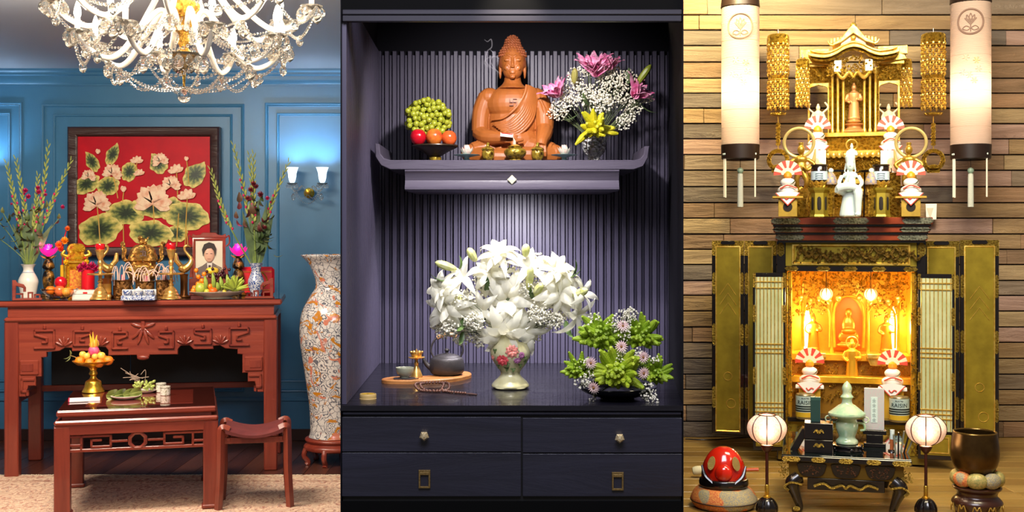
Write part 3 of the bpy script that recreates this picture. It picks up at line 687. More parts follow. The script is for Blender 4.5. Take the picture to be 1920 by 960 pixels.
# --- lotus lamps
def lotus_petals(mb, r, h, n, tiers=3, W=.62):
    for t in range(tiers):
        f = t / max(1, tiers - 1); k = n - t
        for j in range(k):
            a = 2 * PI * (j + .5 * t) / k; d = Vector((math.cos(a), math.sin(a), .35 + 1.5 * f))
            m = aim((0, 0, f * h * .1), d, 0); 
            q = Vector((math.cos(a), math.sin(a), 0)); zax = d.normalized(); yax = (q * -1 - zax * zax.dot(q * -1)).normalized(); xax = yax.cross(zax)
            m = Matrix(((xax.x, -yax.x, zax.x, 0), (xax.y, -yax.y, zax.y, 0), (xax.z, -yax.z, zax.z, f * h * .08), (0, 0, 0, 1)))
            mb.petal(r * (1 - .1 * f), r * W, .25, -.5, .65, 5, m)
    return mb
LAMPP = mat('lit_pink_petal', '#f01a8c', .4, emit=.9, ecol=rgb('#ff1f95'))
def lotus_lamp(px, py, D, lab):
    t = TZ('lotus_lamp', lab, 'lamp', px, D, ZT); h = OY(t) - py
    MB().lathe(prof([(0, 0), (14, 0), (13, 5), (7, 9), (5, 13), (9, 18), (11, h * .45), (8, h * .62), (5, h * .66), (11, h * .72), (9, h * .84), (5, h * .95), (9, h), (0, h)], 3), 20).build('pedestal', ornate('black_gold_lacquer', '#b07a2a', '#100b0a', .3, .4, .12, .2, .16, .42), t)
    for k in range(4):
        a = k * PI / 2 + .6; MB().tube(cat([(0, 0, h - 1), (9 * math.cos(a), 9 * math.sin(a), h - 2), (17 * math.cos(a), 17 * math.sin(a), h + 2)], 4), [1.4, 2.2, .4], 6, flat=.4).build('sepal', BRASS, t)
    mb = MB(); lotus_petals(mb, 24, 14, 9, 3); mb.build('petals', LAMPP, t, loc=(0, 0, h))
    MB().sph((0, -3, h + 9), (5.5, 5.5, 7), 12, 8).build('bulb', mat('pink_bulb', (1, .8, .92), .4, emit=2.0, ecol=(1, .82, .93)), t)
    point('lotus_light', (0, -16, h + 16), .8, (1, .25, .6), .02, t); return t
lotus_lamp(91, 481, 8.28, 'glowing pink lotus lamp behind the fruit bowl on the left'); lotus_lamp(447, 480, 8.40, 'glowing pink lotus lamp right of the framed portrait')
# --- votive tower, marigold stick, red candle
REDP = mat('red_paper', '#c8141c', .4); GPAP = ornate('gold_paper', '#f0b62c', '#b3200f', .3, .5, .10, .5, .02, .22)
t = TZ('paper_votive_tower', 'gold and red paper votive tower topped with a crown hat', 'votive offering', 143, 8.30, ZT)
MB().bb(-20, 20, -8, 8, 0, 64, 2).build('body', GPAP, t)
for s in (-1, 1): MB().cyl((s * 19, -9, 2), 3, 62, 10).build('corner_post', GOLD, t)
MB().bb(-23, 23, -11, 9, 62, 68, 1).build('ledge', GOLD, t); MB().bb(-12, 12, -10, -8, 12, 50, 1).build('front_panel', mat('red_gold_panel', '#c31f14', .4, c2='#e8ac2a', vs=.2), t)
MB().lathe(prof([(0, 68), (19, 68), (21, 73), (14, 80), (17, 88), (12, 97), (5, 99), (0, 99)], 3), 16, MX((0, 0, 0), (0, 0, 0), (1, .6, 1))).build('crown_hat', GPAP, t)
for s in (-1, 1): MB().tube(cat([(s * 10, -4, 74), (s * 24, -4, 78), (s * 20, -4, 86)], 4), [2, 4, 2], 7, flat=.5).build('hat_wing', GOLD, t); rosette(t, (s * 18, -12, 64), 6, mat('yellow_flower', '#f5c523', .5), 'rosette')
for k in range(7): MB().sph((-15 + 5 * k, -9, 72), 2.2, 8, 6).build('pompom', REDP, t)
t = TZ('marigold_stick', 'yellow and red paper stick with orange marigolds on top', 'flowers', 117, 8.34, ZT)
MB().cyl((0, 0, 0), 4, 58, 10).build('yellow_stick', mat('yellow_paper', '#f0b41e', .4), t); MB().tube([(0, 0, 56), (0, 0, 85), (4, 0, 112), (8, 0, 126)], 1.2, 6).build('wire', REDP, t)
for (x, z, r, m) in ((-6, 96, 8, '#ef6a1c'), (4, 103, 9, '#f59a16'), (-3, 88, 7, '#e2431a'), (9, 126, 6, '#e8671e')): rosette(t, (x, -4, z), r, mat('marigold' + m, m, .5), 'marigold', 9)
t = TZ('red_candle', 'thick red candle with a pink paper flower on top', 'candle', 165, 8.16, ZT)
MB().cyl((0, 0, 0), 12, 52, 20, b=1).build('wax', mat('red_wax', '#d3101f', .35), t)
for k in range(5): rosette(t, (-14 + 7 * k, -6, 54 + 5 * (k % 2)), 9, PINK, 'paper_petals')
for px, l in ((146, 'small black box with round beige face left of the red candle'), (177, 'small black box with round beige face right of the red candle')):
    t = TZ('round_faced_box', l, 'box', px, 8.02, ZT); MB().bb(-9, 9, 0, 10, 0, 15, 1).build('case', BLACK, t); MB().cyl((0, 0, 0), 5.5, 1.5, 18, M=MX((0, 0, 7.5), (PI / 2, 0, 0))).build('disc', mat('beige_disc', '#d9b78a', .5), t); MB().bb(-10, 12, -1, 11, 15, 16.5, .4).build('lid', mat('cream_lid', '#d8cbb4', .4), t)
# --- fruit helpers
def stemnub(z): return MB().tube([(0, 0, z - .5), (.3, 0, z + 1.6)], .5, 5)
FR = {}
def fruit(kind, px, py, D, r, lab, group, col, c2=None, sq=(1, 1, 1), stem=True, rough=.35, bump=.0, rot=None):
    key = (kind, col)
    m = mat(kind + '_skin' + col, col, rough, c2=c2 or col, vs=.9, bump=bump, bs=12, lo=.3, hi=.75)
    t = T(kind, lab, 'fruit', px, py, D, None, group)
    if key not in FR:
        o = MB().lathe([(0, -.92), (.35, -.97), (.7, -.76), (.96, -.25), (.98, .15), (.82, .62), (.5, .9), (.22, .96), (.08, .88), (0, .86)], 16, rad=lambda a, t: 1 + .02 * math.sin(5 * a)).build('flesh', m, t)
        s_ = MB().tube([(0, 0, .84), (.05, 0, 1.08)], .05, 5).build('stalk', mat('fruit_stalk', '#5a4a26', .7), t); FR[key] = (o, s_)
    else: o = share(FR[key][0], 'flesh', t); s_ = share(FR[key][1], 'stalk', t)
    o.scale = s_.scale = (r * sq[0], r * sq[1], r * sq[2])
    if rot: o.rotation_euler = s_.rotation_euler = rot
    return t
# --- glass bowl with fruit
GLS = NT('clear_glass').P(base=(1, 1, 1), rough=.02, trans=1.0, ior=1.3).m
t = TZ('glass_fruit_bowl', 'clear glass bowl of fruit on the left of the altar', 'bowl', 112, 7.88, ZT)
gy = OY(t); MB().lathe(prof([(0, 0), (14, 0), (15, 2), (26, 10), (33, 19), (32, 19.5), (25, 11.5), (13, 3.5), (0, 3)], 3), 28).build('bowl', GLS, t)
for (x, dy, dz, r, k) in ((-17, 0, 17, 9.5, 'o'), (0, -8, 16, 10, 'r'), (18, -2, 16, 9, 'o'), (9, 8, 14, 9, 'y'), (-8, 10, 15, 9, 'r'), (2, 0, 32, 11.5, 'a'), (24, 6, 18, 7, 'o'), (12, -10, 14, 8, 'y')):
    D_ = 7.88 + dy * U(7.88); py = gy - dz * 7.88 / D_
    if k == 'a': fruit('apple', 112 + x, py, D_, r, 'glossy red apple on top of the glass fruit bowl', None, '#c81424', '#a80f1c', rough=.2)
    elif k == 'r': fruit('apple', 112 + x, py, D_, r, 'streaked red apple %s in the glass fruit bowl' % ('at the front' if dy < 0 else 'behind the others'), 'apples in the glass bowl', '#d84530', '#e88a3c', rough=.25)
    elif k == 'o': fruit('tangerine', 112 + x, py, D_, r, 'bright orange tangerine %s of the glass fruit bowl' % ('at the left' if x < 0 else ('right of the middle' if r > 8 else 'at the far right rim')), 'tangerines in the glass bowl', '#ef7a16', '#e86a10', (1, 1, .88), bump=.2)
    else: fruit('peach', 112 + x, py, D_, r, 'yellow peach %s of the glass fruit bowl' % ('at the front right' if dy < 0 else 'at the back'), 'peaches in the glass bowl', '#f0a732', '#ee8a38', rough=.5)
t = TZ('paper_box', 'flat white paper box with a red mark beside the fruit bowl', 'box', 160, 7.92, ZT, math.radians(8))
MB().bb(-22, 22, -10, 18, 0, 12, .6).build('box', mat('white_card', '#ded2c6', .6), t); MB().bb(-23, 23, -11, 19, 10, 17, .6).build('lid', mat('white_card', ''), t); MB().bb(-2, 6, -11.4, -11, 11, 14).build('red_print', REDP, t)
# --- brass candlesticks
def candlestick(px, D, lab):
    t = TZ('brass_candlestick', lab, 'candlestick', px, D, ZT)
    MB().lathe(prof([(0, 0), (18, 0), (18, 3), (15, 6), (15, 8), (12, 12), (12, 14), (8, 20), (4, 24), (5, 27), (3, 30), (5, 34), (3, 38), (4, 46)], 3) + prof([(4, 46), (23, 46), (24, 48), (22, 49), (4, 48)], 1) + prof([(4, 48), (3, 54), (5, 58), (3, 62), (5, 68), (3.5, 74), (6, 80), (8, 90), (9.5, 93), (0, 93)], 3), 28).build('stem', BRASS, t)
    MB().lathe(prof([(0, 90), (6, 91), (9, 98), (8.5, 104), (7, 103), (0, 96)], 3), 20).build('red_cup', mat('red_glass_cup', '#c8141c', .1, coat=.6), t); return t
candlestick(188, 7.90, 'brass candlestick left of the incense pots'); candlestick(321, 7.95, 'brass candlestick right of the incense pots')
# --- cranes
def crane(px, D, s, lab):
    t = TZ('brass_crane', lab, 'figurine', px, D, ZT)
    MB().lathe(prof([(0, 0), (11, 0), (12, 4), (7, 7), (7, 40), (9, 44), (0, 45)], 3), 14).build('post', mat('dark_bronze', '#7a4a20', .35, .7), t)
    b = MB(); b.tube(cat([(s * 8, 0, 58), (s * 0, 0, 54), (s * -10, 0, 62), (s * -13, 0, 72), (s * -8, 0, 80), (s * -2, 0, 88), (s * -1, 0, 95), (s * -6, 0, 98)], 5), [6, 9, 6.5, 4, 3, 2.4, 2.4, 3.2], 10)
    b.tube([(s * -6, 0, 98), (s * -13, 0, 94)], [2.4, .5], 8); b.tube([(s * 6, 0, 60), (s * 14, 0, 70), (s * 15, 0, 84)], [5, 5, 3], 8, flat=.6)
    b.tube([(0, 2, 56), (s * 1, 2, 42)], 1.6, 6); b.tube([(0, -2, 56), (s * 2, -3, 42)], 1.6, 6); b.blob('crane_body', BRASS, t, .9, 2)
    return t
c1 = crane(345, 8.12, -1, 'brass crane figurine left of the portrait'); crane(203, 8.12, 1, 'brass crane figurine behind the left brass candlestick')
t = TZ('amber_bottle', 'amber glass bottle with label behind the left candlestick', 'bottle', 199, 7.99, ZT)
MB().lathe(prof([(0, 0), (8, 0), (9, 2), (9, 34), (8, 38), (0, 39)], 2), 18).build('glass', mat('amber_glass', '#b8641a', .12, coat=.5), t); MB().cyl((0, 0, 12), 9.3, 16, 18).build('label', mat('bottle_label', '#d99a3c', .5), t)
t = TZ('brass_bead', 'small brass ball beside the amber bottle', 'ornament', 204, 7.86, ZT); MB().sph((0, 0, 6), 5, 12, 8).build('ball', BRASS, t); MB().cyl((0, 0, 0), 4, 2, 12).build('foot', BRASS, t)
# --- censer
t = TZ('brass_censer', 'large brass tripod censer with lion lid in the middle of the altar', 'incense burner', 268, 8.26, ZT); CB = ornate('chased_brass', '#eab963', '#9a5f20', .26, .85, .12, .45)
MB().lathe(prof([(0, 26), (14, 27), (26, 36), (31, 48), (29, 56), (24, 60), (24, 66), (27, 68), (0, 68)], 3), 28).build('bowl', CB, t)
MB().lathe(prof([(27, 68), (27, 74), (24, 80), (22, 88), (14, 96), (6, 98), (0, 98)], 3), 28).build('lid', CB, t)
b = MB(); b.sph((0, 0, 104), (8, 6, 6), 10, 7); b.sph((-5, -3, 110), 5, 10, 7); b.tube([(6, 0, 104), (10, 0, 112)], [2, 1.5], 6); b.sph((5, -4, 100), 3, 8, 6); b.sph((-4, -5, 101), 3, 8, 6); b.blob('lion_finial', CB, t, .9, 1)
for s in (-1, 1):
    b = MB(); b.tube(cat([(s * 25, 0, 64), (s * 34, 0, 72), (s * 33, 0, 86), (s * 36, 0, 96)], 5), [3, 4, 5, 4], 8); b.sph((s * 36, -1, 98), (5, 4, 6), 10, 7); b.sph((s * 36, -5, 95), 2.5, 8, 6); b.blob('handle', CB, t, .9, 1)
for k in range(3):
    a = -PI / 2 + k * 2 * PI / 3 + .5; c, s = math.cos(a), math.sin(a); MB().tube(cat([(18 * c, 18 * s, 36), (24 * c, 24 * s, 24), (20 * c, 20 * s, 10), (23 * c, 23 * s, 0)], 4), [5, 5.5, 3.5, 4.5], 8).build('leg', CB, t)
m_ = MB().bb(-1.2, 1.2, -1, 1, 0, 22).bb(-6, 6, -1, 1, 10, 12).bb(-5, -3, -1, 1, 3, 10).bb(3, 5, -1, 1, 12, 19).bb(-5, 5, -1, 1, 18, 20); m_.build('emblem', mat('dark_emblem', '#4a260e', .5), t, loc=(0, -26, 66), rot=(-.12, 0, 0))
# --- three bronze incense pots
BRZ = ornate('old_bronze', '#9a6a34', '#4a2c14', .4, .75, .14, .4)
IST = mat('burnt_incense', '#e2bfae', .7); 
for i, (px, w_, h_, lab) in enumerate(((229, 17, 34, 'engraved bronze incense pot on the left of three'), (272, 18, 32, 'bronze incense pot in the middle of three'), (307, 15, 34, 'ribbed bronze incense pot on the right of three'))):
    t = TZ('incense_pot', lab, 'incense burner', px, 8.04, ZT, group=None)
    MB().lathe(prof([(0, 0), (w_ * .8, 0), (w_ * .85, 4), (w_ * .95, 8), (w_ * .96, h_ - 4), (w_ * 1.04, h_), (w_ * .9, h_), (w_ * .85, h_ - 4), (0, h_ - 5)], 3), 24).build('pot', BRZ, t)
    for k in range(9):
        a = rnd.uniform(0, 6.28); x0 = rnd.uniform(-w_ * .5, w_ * .5); y0 = rnd.uniform(-6, 6); hh = rnd.uniform(14, 34); sd = rnd.choice((-1, 1)) * rnd.uniform(6, 22)
        MB().tube(cat([(x0, y0, h_ - 6), (x0 + sd * .15, y0, h_ + hh * .7), (x0 + sd * .6, y0 - 4, h_ + hh), (x0 + sd, y0 - 7, h_ + hh * .6), (x0 + sd * 1.15, y0 - 9, h_ - 2 + rnd.uniform(-8, 14))], 5), .75, 5).build('incense_stick', IST, t)
    MB().cyl((2, 2, h_ - 6), 3.5, 16, 8).build('incense_bundle', mat('pink_incense', '#d85a78', .6), t)
# --- porcelain water set
t = TZ('porcelain_cup_tray', 'long blue and white porcelain tray holding cups in front of incense pots', 'tray', 260, 7.80, ZT, math.radians(9))
MB().bb(-31, 31, -9, 9, 0, 9, 1).build('tray', BW, t); MB().bb(-31, 31, 6, 9, 9, 20, .6).build('tray_back', mat('pale_porcelain', '#d9d6d4', .25), t)
for i, x in enumerate((-20, 0, 20)):
    c = MB().lathe(prof([(0, 9), (5, 9), (8, 13), (8.5, 18), (7.5, 18), (0, 12)], 3), 16, MX((x, -1, 0))).build('cup', BW, t)
    if i == 1: MB().lathe(prof([(9, 18), (6, 21), (2, 23), (1.5, 25), (0, 26)], 3), 16, MX((x, -1, 0))).build('lid', WPOR, c)
# --- portrait
t = TZ('framed_portrait', 'framed portrait of a person in a dark suit on the altar', 'picture', 392, 8.44, ZT); oy = OY(t)
ph = lambda pts: [(x - 392, oy - y) for x, y in pts]
MB().ring(-30, 30, oy - 522, oy - 446, [(0, -4), (0, 3), (2, 4), (5, 3), (6, 0)]).build('frame', MAHO, t)
MB().bb(-25, 25, -1, 3, oy - 519, oy - 450).build('backdrop', mat('photo_cream', '#d8cfb6', .4), t)
MB().prism(ph([(369, 521), (370, 503), (380, 498), (388, 492), (398, 492), (407, 498), (415, 502), (416, 521)]), -2, 0, .3).build('suit', mat('grey_suit', '#6b5c55', .5), t)
MB().prism(ph([(388, 493), (398, 493), (395, 515), (391, 515)]), -2.6, -1, .2).build('shirt', mat('shirt_white', '#d8cec2', .5), t); MB().prism(ph([(391, 497), (395, 497), (396, 516), (390, 516)]), -3, -1, .2).build('tie', mat('dark_tie', '#3d3030', .5), t)
[MB().bb(s * 4 - 2, s * 4 + 2, -5.2, -4, oy - 476, oy - 475, .2).build('eye', mat('photo_hair', '#2c211c', .6), t) for s in (-1, 1)]; MB().bb(-3, 3, -4.8, -4, oy - 486, oy - 485, .2).build('mouth', mat('photo_lip', '#9a5a50', .6), t)
MB().sph((0, 0, 0), (9.6, 3.2, 14), 16, 10, MX((392.5 - 392, -2, oy - 478))).build('head', mat('photo_skin', '#d6a58a', .5), t)
MB().prism(ph([(381, 480), (379, 468), (383, 458), (392, 454), (401, 457), (405, 466), (403, 480), (401, 470), (396, 465), (388, 466), (384, 470)]), -4.6, -1, .3).build('hair', mat('photo_hair', '#2c211c', .6), t)
MB().prism(ph([(360, 446), (362, 438), (368, 441), (376, 440), (380, 436), (404, 436), (408, 440), (416, 441), (422, 438), (424, 446)]), -3, 3, .8).build('carved_crest', MAHO, t)
for s in (-1, 1): MB().tube(cat([(s * 30, 0, oy - 446), (s * 36, 0, oy - 442), (s * 37, 0, oy - 455), (s * 31, 0, oy - 462)], 5), 1.6, 6).build('side_scroll', MAHO, t); MB().prism([(s * 30, oy - 520), (s * 36, oy - 520), (s * 34, oy - 505), (s * 30, oy - 495)], -3, 3, .5).build('side_scroll', MAHO, t)
MB().bb(-36, 36, -8, 12, 0, oy - 522, 1).build('stand', MAHO, t)
# --- red gift box
t = TZ('red_gift_box', 'red and gold gift box behind the blue and white vase', 'box', 478, 8.44, ZT); oy = OY(t)
MB().bb(-36, 36, 0, 20, 0, 53, 5).build('box', mat('red_card', '#d0141e', .35), t)
MB().tube([(x, 0, z) for x, z in circ(16, 28, (6, 28))], 1.4, 6, closed=True).build('gold_ring', GOLD, t); [MB().bars([(-26, z), (30, z)], 1.2, -1, 0, .2).build('gold_trim', GOLD, t) for z in (10, 44)]
# --- fruit platter
t = TZ('fruit_platter', 'wide pale ceramic platter of mixed fruit on the right of the altar', 'plate', 407, 7.98, ZT); oy = OY(t)
MB().lathe(prof([(0, 0), (24, 0), (25, 3), (42, 9), (50, 13), (49, 14), (40, 11), (22, 6), (0, 5)], 3), 32, MX((0, 0, 0), (0, 0, 0), (1, .6, 1))).build('plate', mat('pale_celadon', '#b9a894', .3), t)
def onp(kind, x, y, d, r, lab, grp, col, c2=None, **k): D_ = 7.98 + d * U(7.98); return fruit(kind, x, y, D_, r, lab, grp, col, c2, **k)
for (x, y, d) in ((363, 545, -8), (372, 533, 0), (382, 534, -14), (394, 537, -16), (372, 519, 6), (368, 507, 8), (383, 514, 2), (365, 540, 4), (379, 527, 6)): onp('kumquat', x, y, d, rnd.uniform(4.2, 5.4), 'small orange kumquat in the altar fruit platter heap', 'kumquats on the altar platter', '#f08b1c', '#ea7412')
onp('pear', 376, 541, -16, 10, 'green mango-like pear at the front left of the altar platter', None, '#9fae3c', '#b9b94a', sq=(1, 1, 1.05))
onp('lime', 388, 547, -20, 5.5, 'small yellow-green lime at the front edge of the altar platter', None, '#c3b83c', '#b0b040'); onp('persimmon', 400, 545, -18, 8.5, 'flattened orange persimmon at the front of the altar platter', None, '#ec6a1c', '#e05a14', sq=(1, 1, .7))
onp('papaya', 398, 508, 4, 9, 'yellow papaya lying on top of the altar platter heap', None, '#e3c33c', '#d8a82c', sq=(1.4, .9, .8)); onp('lemon', 421, 547, -16, 4, 'tiny yellow lemon at the front of the altar platter', None, '#dcc040')
GBAN = mat('green_banana', '#7f9238', .45, c2='#93a544', vs=.2)
t = T('banana_hand', 'hand of green bananas along the front of the altar platter', 'fruit', 412, 545, 7.98 - 10 * U(7.98))
for (x, h, b) in ((-26, 28, -2), (-12, 34, 0), (2, 26, 1), (14, 30, 2), (24, 26, 3), (-4, 16, -6), (10, 14, -6)): MB().tube(cat([(x, b * .5, 0), (x + 1, b - 3, h * .5), (x - 1, b, h)], 5), [2, 4, 4.2, 3.5, 1.2], 8).build('banana', GBAN, t)
t = T('finger_fruit', 'pale green many-fingered fruit at the right end of the altar platter', 'fruit', 441, 543, 7.98 - 6 * U(7.98))
mb = MB()
for k in range(26):
    a = rnd.uniform(-1.6, 1.6); b = rnd.uniform(-.9, .2); d = Vector((math.sin(a), b, .25 + math.cos(a) * .9)); mb.tube([d * 4, d * 12, d * rnd.uniform(18, 25)], [3, 2.8, 1], 6)
mb.build('fingers', mat('pale_green_finger', '#b9c552', .45, c2='#9cac3c', vs=.1), t); MB().sph((0, 4, 4), (12, 8, 9), 10, 8).build('core', GBAN, t)
t = T('grape_bunch', 'bunch of dark red grapes near the top of the altar platter', 'fruit', 412, 515, 7.98)
g0 = None
for k in range(34):
    p = (rnd.gauss(0, 8), rnd.gauss(-4, 3), rnd.gauss(0, 7) - 4)
    if g0 is None: g0 = MB().sph((0, 0, 0), 3, 9, 7).build('grape', mat('dark_grape', '#4c1a22', .25, c2='#341018', vs=.3), t, loc=p)
    else: share(g0, 'grape', t, p, sca=rnd.uniform(.85, 1.15))
MB().tube([(0, 2, 0), (3, 3, 10), (-6, 3, 16)], 1, 5).build('stalk', mat('grape_stalk', '#a08a5c', .7), t)
# ------------------------------------------------------------- on the low table
ZL = E - (965 - 196.6 - 440) * U(6.73) + .0125
def low(name, lab, cat_, px, py, **k): D = DZ(py, ZL); return T(name, lab, cat_, px, py, D, **k)
t = low('brass_fruit_stand', 'footed brass dish piled with oranges on the low table', 'fruit stand', 175, 735); oy = OY(t); DS = INFO[t.name][2]
MB().lathe(prof([(0, 0), (19, 0), (19, 4), (16, 10), (14, 20), (8, 24), (5, 30), (8, 34), (6, 40), (9, 46), (14, 48), (28, 52), (37, 58), (36, 59), (26, 54), (0, 51)], 3), 32).build('dish', GOLD, t)
for (x, y, d, r, l) in ((150, 677, 0, 9.5, 'leftmost bright orange on the brass fruit stand'), (168, 680, -16, 9, 'bright orange at the front left of the brass fruit stand'), (186, 681, -18, 9, 'bright orange at the front right of the brass fruit stand'), (203, 676, -4, 9.5, 'rightmost bright orange on the brass fruit stand'), (175, 675, 14, 10, None), (160, 674, 16, 9, None), (194, 674, 14, 9, None)): fruit('orange', x, y, DS + d * U(DS), r, l or 'bright orange hidden at the back of the brass fruit stand', 'oranges on the brass stand', '#f0821c', '#ea7010', sq=(1, 1, .9), bump=.2)
for (x, y, d, r, l) in ((155, 665, 4, 6.5, 'leftmost pale yellow plum on the brass fruit stand'), (163, 668, -8, 6.5, 'pale yellow plum in front, left of the dragon fruit'), (190, 668, -4, 8, 'largest pale yellow plum, right on the brass fruit stand'), (178, 669, -12, 6, 'small pale yellow plum in front of the dragon fruit'), (171, 664, 10, 7, None), (182, 662, 8, 7, None)): fruit('yellow_plum', x, y, DS + d * U(DS), r, l or 'pale yellow plum half hidden behind the dragon fruit', 'yellow plums on the brass stand', '#e6c25a', '#dba53a')
t = T('dragon_fruit', 'pink dragon fruit with yellow leaf tips crowning the brass fruit stand', 'fruit', 176, 660, DS)
MB().sph((0, 0, 2), (10, 9, 11), 14, 10).build('flesh', mat('dragon_pink', '#d83a72', .45, c2='#e86a8a', vs=.15), t)
for k in range(9):
    a = k * 2.4; L = 10 + (k % 3) * 4; MB().petal(L, 5, .2, .5, .6, 4, aim((5 * math.cos(a), 5 * math.sin(a), 6), (math.cos(a) * .5, math.sin(a) * .5, 1))).build('scale_leaf', mat('dragon_leaf', '#d8a03c', .5), t)
for (dx, h) in ((-4, 34), (-1, 38), (3, 32)): MB().tube(cat([(dx, -2, 8), (dx * 1.2, -3, 22), (dx * 1.8, -3, h)], 4), [2.5, 2.5, .5], 6, flat=.5).build('crown_leaf', mat('crown_yellow', '#e2a322', .5), t)
t = T('dry_leaf_sprig', 'dry olive leaf sprig sticking out left of the brass fruit stand', 'leaf', 140, 672, DS); MB().tube([(10, 0, -2), (0, -2, 3), (-8, -2, 6)], .8, 5).build('twig', mat('twig', '#8a7040', .7), t)
for d, l in (((-.3, -.2, -1), 14), ((-.9, -.2, -.9), 13), ((.2, -.2, 1), 10)): MB().petal(l, 5, .2, .4, .6, 5, aim((-8, -2, 6), d)).build('leaf', mat('olive_leaf', '#6c7040'), t)
t = low('booklet', 'white booklet with pink spine lying on the low table', 'booklet', 160, 752)
MB().bb(-28, 26, -10, 34, 0, 2.6, .3).build('pages', mat('booklet_paper', '#e8dfe0', .6), t); MB().bb(-30, -27.5, -10, 34, 0, 3.2, .3).build('spine', mat('booklet_spine', '#c03050', .5), t)
t = low('oval_plate', 'white plate of folded betel leaves at the front of the low table', 'plate', 236, 748); PD = INFO[t.name][2]
MB().lathe(prof([(0, 0), (14, 0), (22, 3), (27, 6), (26, 7), (20, 4.5), (0, 2.5)], 3), 28).build('plate', WPOR, t)
for i, (x, d, z, col) in enumerate(((-22, -3, 8, '#8f9a4c'), (-6, -6, 9, '#6f8038'), (10, -2, 10, '#7c8a3c'), (22, 4, 12, '#94a04c'))):
    t = T('betel_leaf', ['rolled betel leaf hanging off the left side of the plate', 'folded betel leaf in the middle of the white plate', 'folded betel leaf right of the middle of the white plate', 'betel leaf rising at the right of the white plate'][i], 'leaf', 236 + x, 748 - z, PD + d * U(PD))
    MB().petal(30, 22, .5, .6, .6, 6, MX((-14, 0, -3), (0, 1.35, .3))).build('blade', mat('betel_green' + col, col, .4), t); MB().tube([(-14, 0, -3), (0, -1, 0), (14, 0, 3)], .6, 5).build('midrib', BUDG, t)
t = low('areca_plate', 'small white plate of green areca nuts at the back of the low table', 'plate', 272, 736); PD = INFO[t.name][2]; MB().lathe(prof([(0, 0), (12, 0), (20, 4), (21, 5), (12, 2.5), (0, 2)], 3), 24).build('plate', WPOR, t)
t = T('areca_bunch', 'cluster of green areca nuts with thin curling stems', 'nuts', 268, 731, PD)
m0 = None
for k in range(22):
    p = (rnd.uniform(-20, 20), rnd.uniform(-9, 5), rnd.uniform(2, 14)); r_ = (rnd.uniform(-.6, .6), rnd.uniform(-1.4, 1.4), 0)
    if m0 is None: m0 = MB().sph((0, 0, 0), (2.8, 2.8, 5), 8, 6).build('nut', mat('areca_green', '#a8b05a', .4, c2='#8c9a48', vs=.3), t, loc=p, rot=r_)
    else: share(m0, 'nut', t, p, r_)
for k in range(9):
    x = rnd.uniform(-28, 14); MB().tube(cat([(x * .3, 0, 8), (x * .8, -2, 22 + rnd.uniform(-6, 8)), (x * 1.3 - 4, -3, 30 + rnd.uniform(-14, 14)), (x + rnd.uniform(-14, 22), -3, 26 + rnd.uniform(-6, 14))], 5), .6, 5).build('stem', mat('areca_stem', '#a08a78', .7), t)
for px, py, l in ((302, 735, 'white patterned cup standing further back on the low table'), (310, 741, 'white patterned cup in front of its twin on the low table')):
    t = low('patterned_cup', l, 'cup', px, py, group='white cups on the low table'); MB().lathe([(0, 0), (8.5, 0), (9.2, .8), (9.2, 17), (8.2, 17), (8, 3), (0, 2.5)], 20).build('cup', mat('patterned_white', '#ddd6c8', .35, c2='#8f8a6c', vs=.35, lo=.5, hi=.6), t)
    MB().tube([(x, y, 14.5) for x, y in circ(9.3, 20)], .5, 5, closed=True).build('rim_line', mat('cup_line', '#7a765a', .4), t)

# =====================================================================  CENTRE: dark slatted alcove with cabinet and floating shelf
DB, DF = 3.67, 2.75
SLATE = wood('slate_paint', '#443f52', '#4e495e', 'Z', .02, .45, 0, .03, 30); NAVY = wood('navy_black_wood', '#191925', '#232333', 'X', .02, .42, .1, .05, 10); DARKB = mat('alcove_dark_board', '#0b0a12', .75, spec=.15); PITCH = mat('black_panel', '#030304', .8, spec=.1)
wc = S(MB().bb(-262, 302, 0, 12, -720, 400), 'wall_center', DARKB, 960, 440, DB)
tall0 = low0 = None
k = 0; x = 708.0
while x < 1256:
    if tall0 is None:
        tall0 = MB().bb(0, 7.6, -9, 0, -242, 343, .7).build('tall_slat', SLATE, wc, loc=(x - 960, 0, 0)); low0 = MB().bb(0, 4.6, -4, 0, -242, 336, .5).build('low_slat', SLATE, wc, loc=(x - 960 + 8.6, 0, 0))
    else: share(tall0, 'tall_slat', wc, (x - 960, 0, 0)); share(low0, 'low_slat', wc, (x - 960 + 8.6, 0, 0))
    x += 14.3
# side boards: thin at the front edge, thickening backwards
def wedge(name, pts, z0, z1, m):
    n = len(pts); mb = MB().add([(x, y, z0) for x, y in pts] + [(x, y, z1) for x, y in pts], [tuple(range(n))[::-1], tuple(range(n, 2 * n))] + [(i, (i + 1) % n, n + (i + 1) % n, n + i) for i in range(n)])
    return mb.build(name, m, kind='structure', smooth=False)
XL0, XL1, XR0, XR1 = -.4, -.422, .4, .488
wsl = wedge('wall_center_left', [(XL0 - .002, DF), (XL0, DF), (XL1, DB), (-.533, DB)], 0, 2.32, DARKB)
wsr = wedge('wall_center_right', [(XR0, DF), (XR0 + .002, DF), (.533, DB), (XR1, DB)], 0, 2.32, DARKB)
for i in range(36):
    f = i / 36 + .012; xx = XL0 + (XL1 - XL0) * f; yy = DF + (DB - DF) * f
    MB().bb(xx - .002, xx + .011, yy, yy + .0135, E - .4, E + .565, .001).build('side_slat', SLATE, wsl)
wedge('ceiling_center', [(XL0, DF), (XR0, DF), (XR1, DB), (XL1, DB)], E + .685, E + .70, DARKB)
va = S(MB().bb(-321, 321, 0, 14, 400, 480), 'trim_1', PITCH, 960, 440, DF + .005)
S(MB().bb(-318, 318, -3, 10, 412, 422, 1.5).bb(-318, 318, 0, 10, 400, 412, 1), 'trim_2', mat('grey_lintel', '#2c2a34', .35, .3), 960, 440, DF)
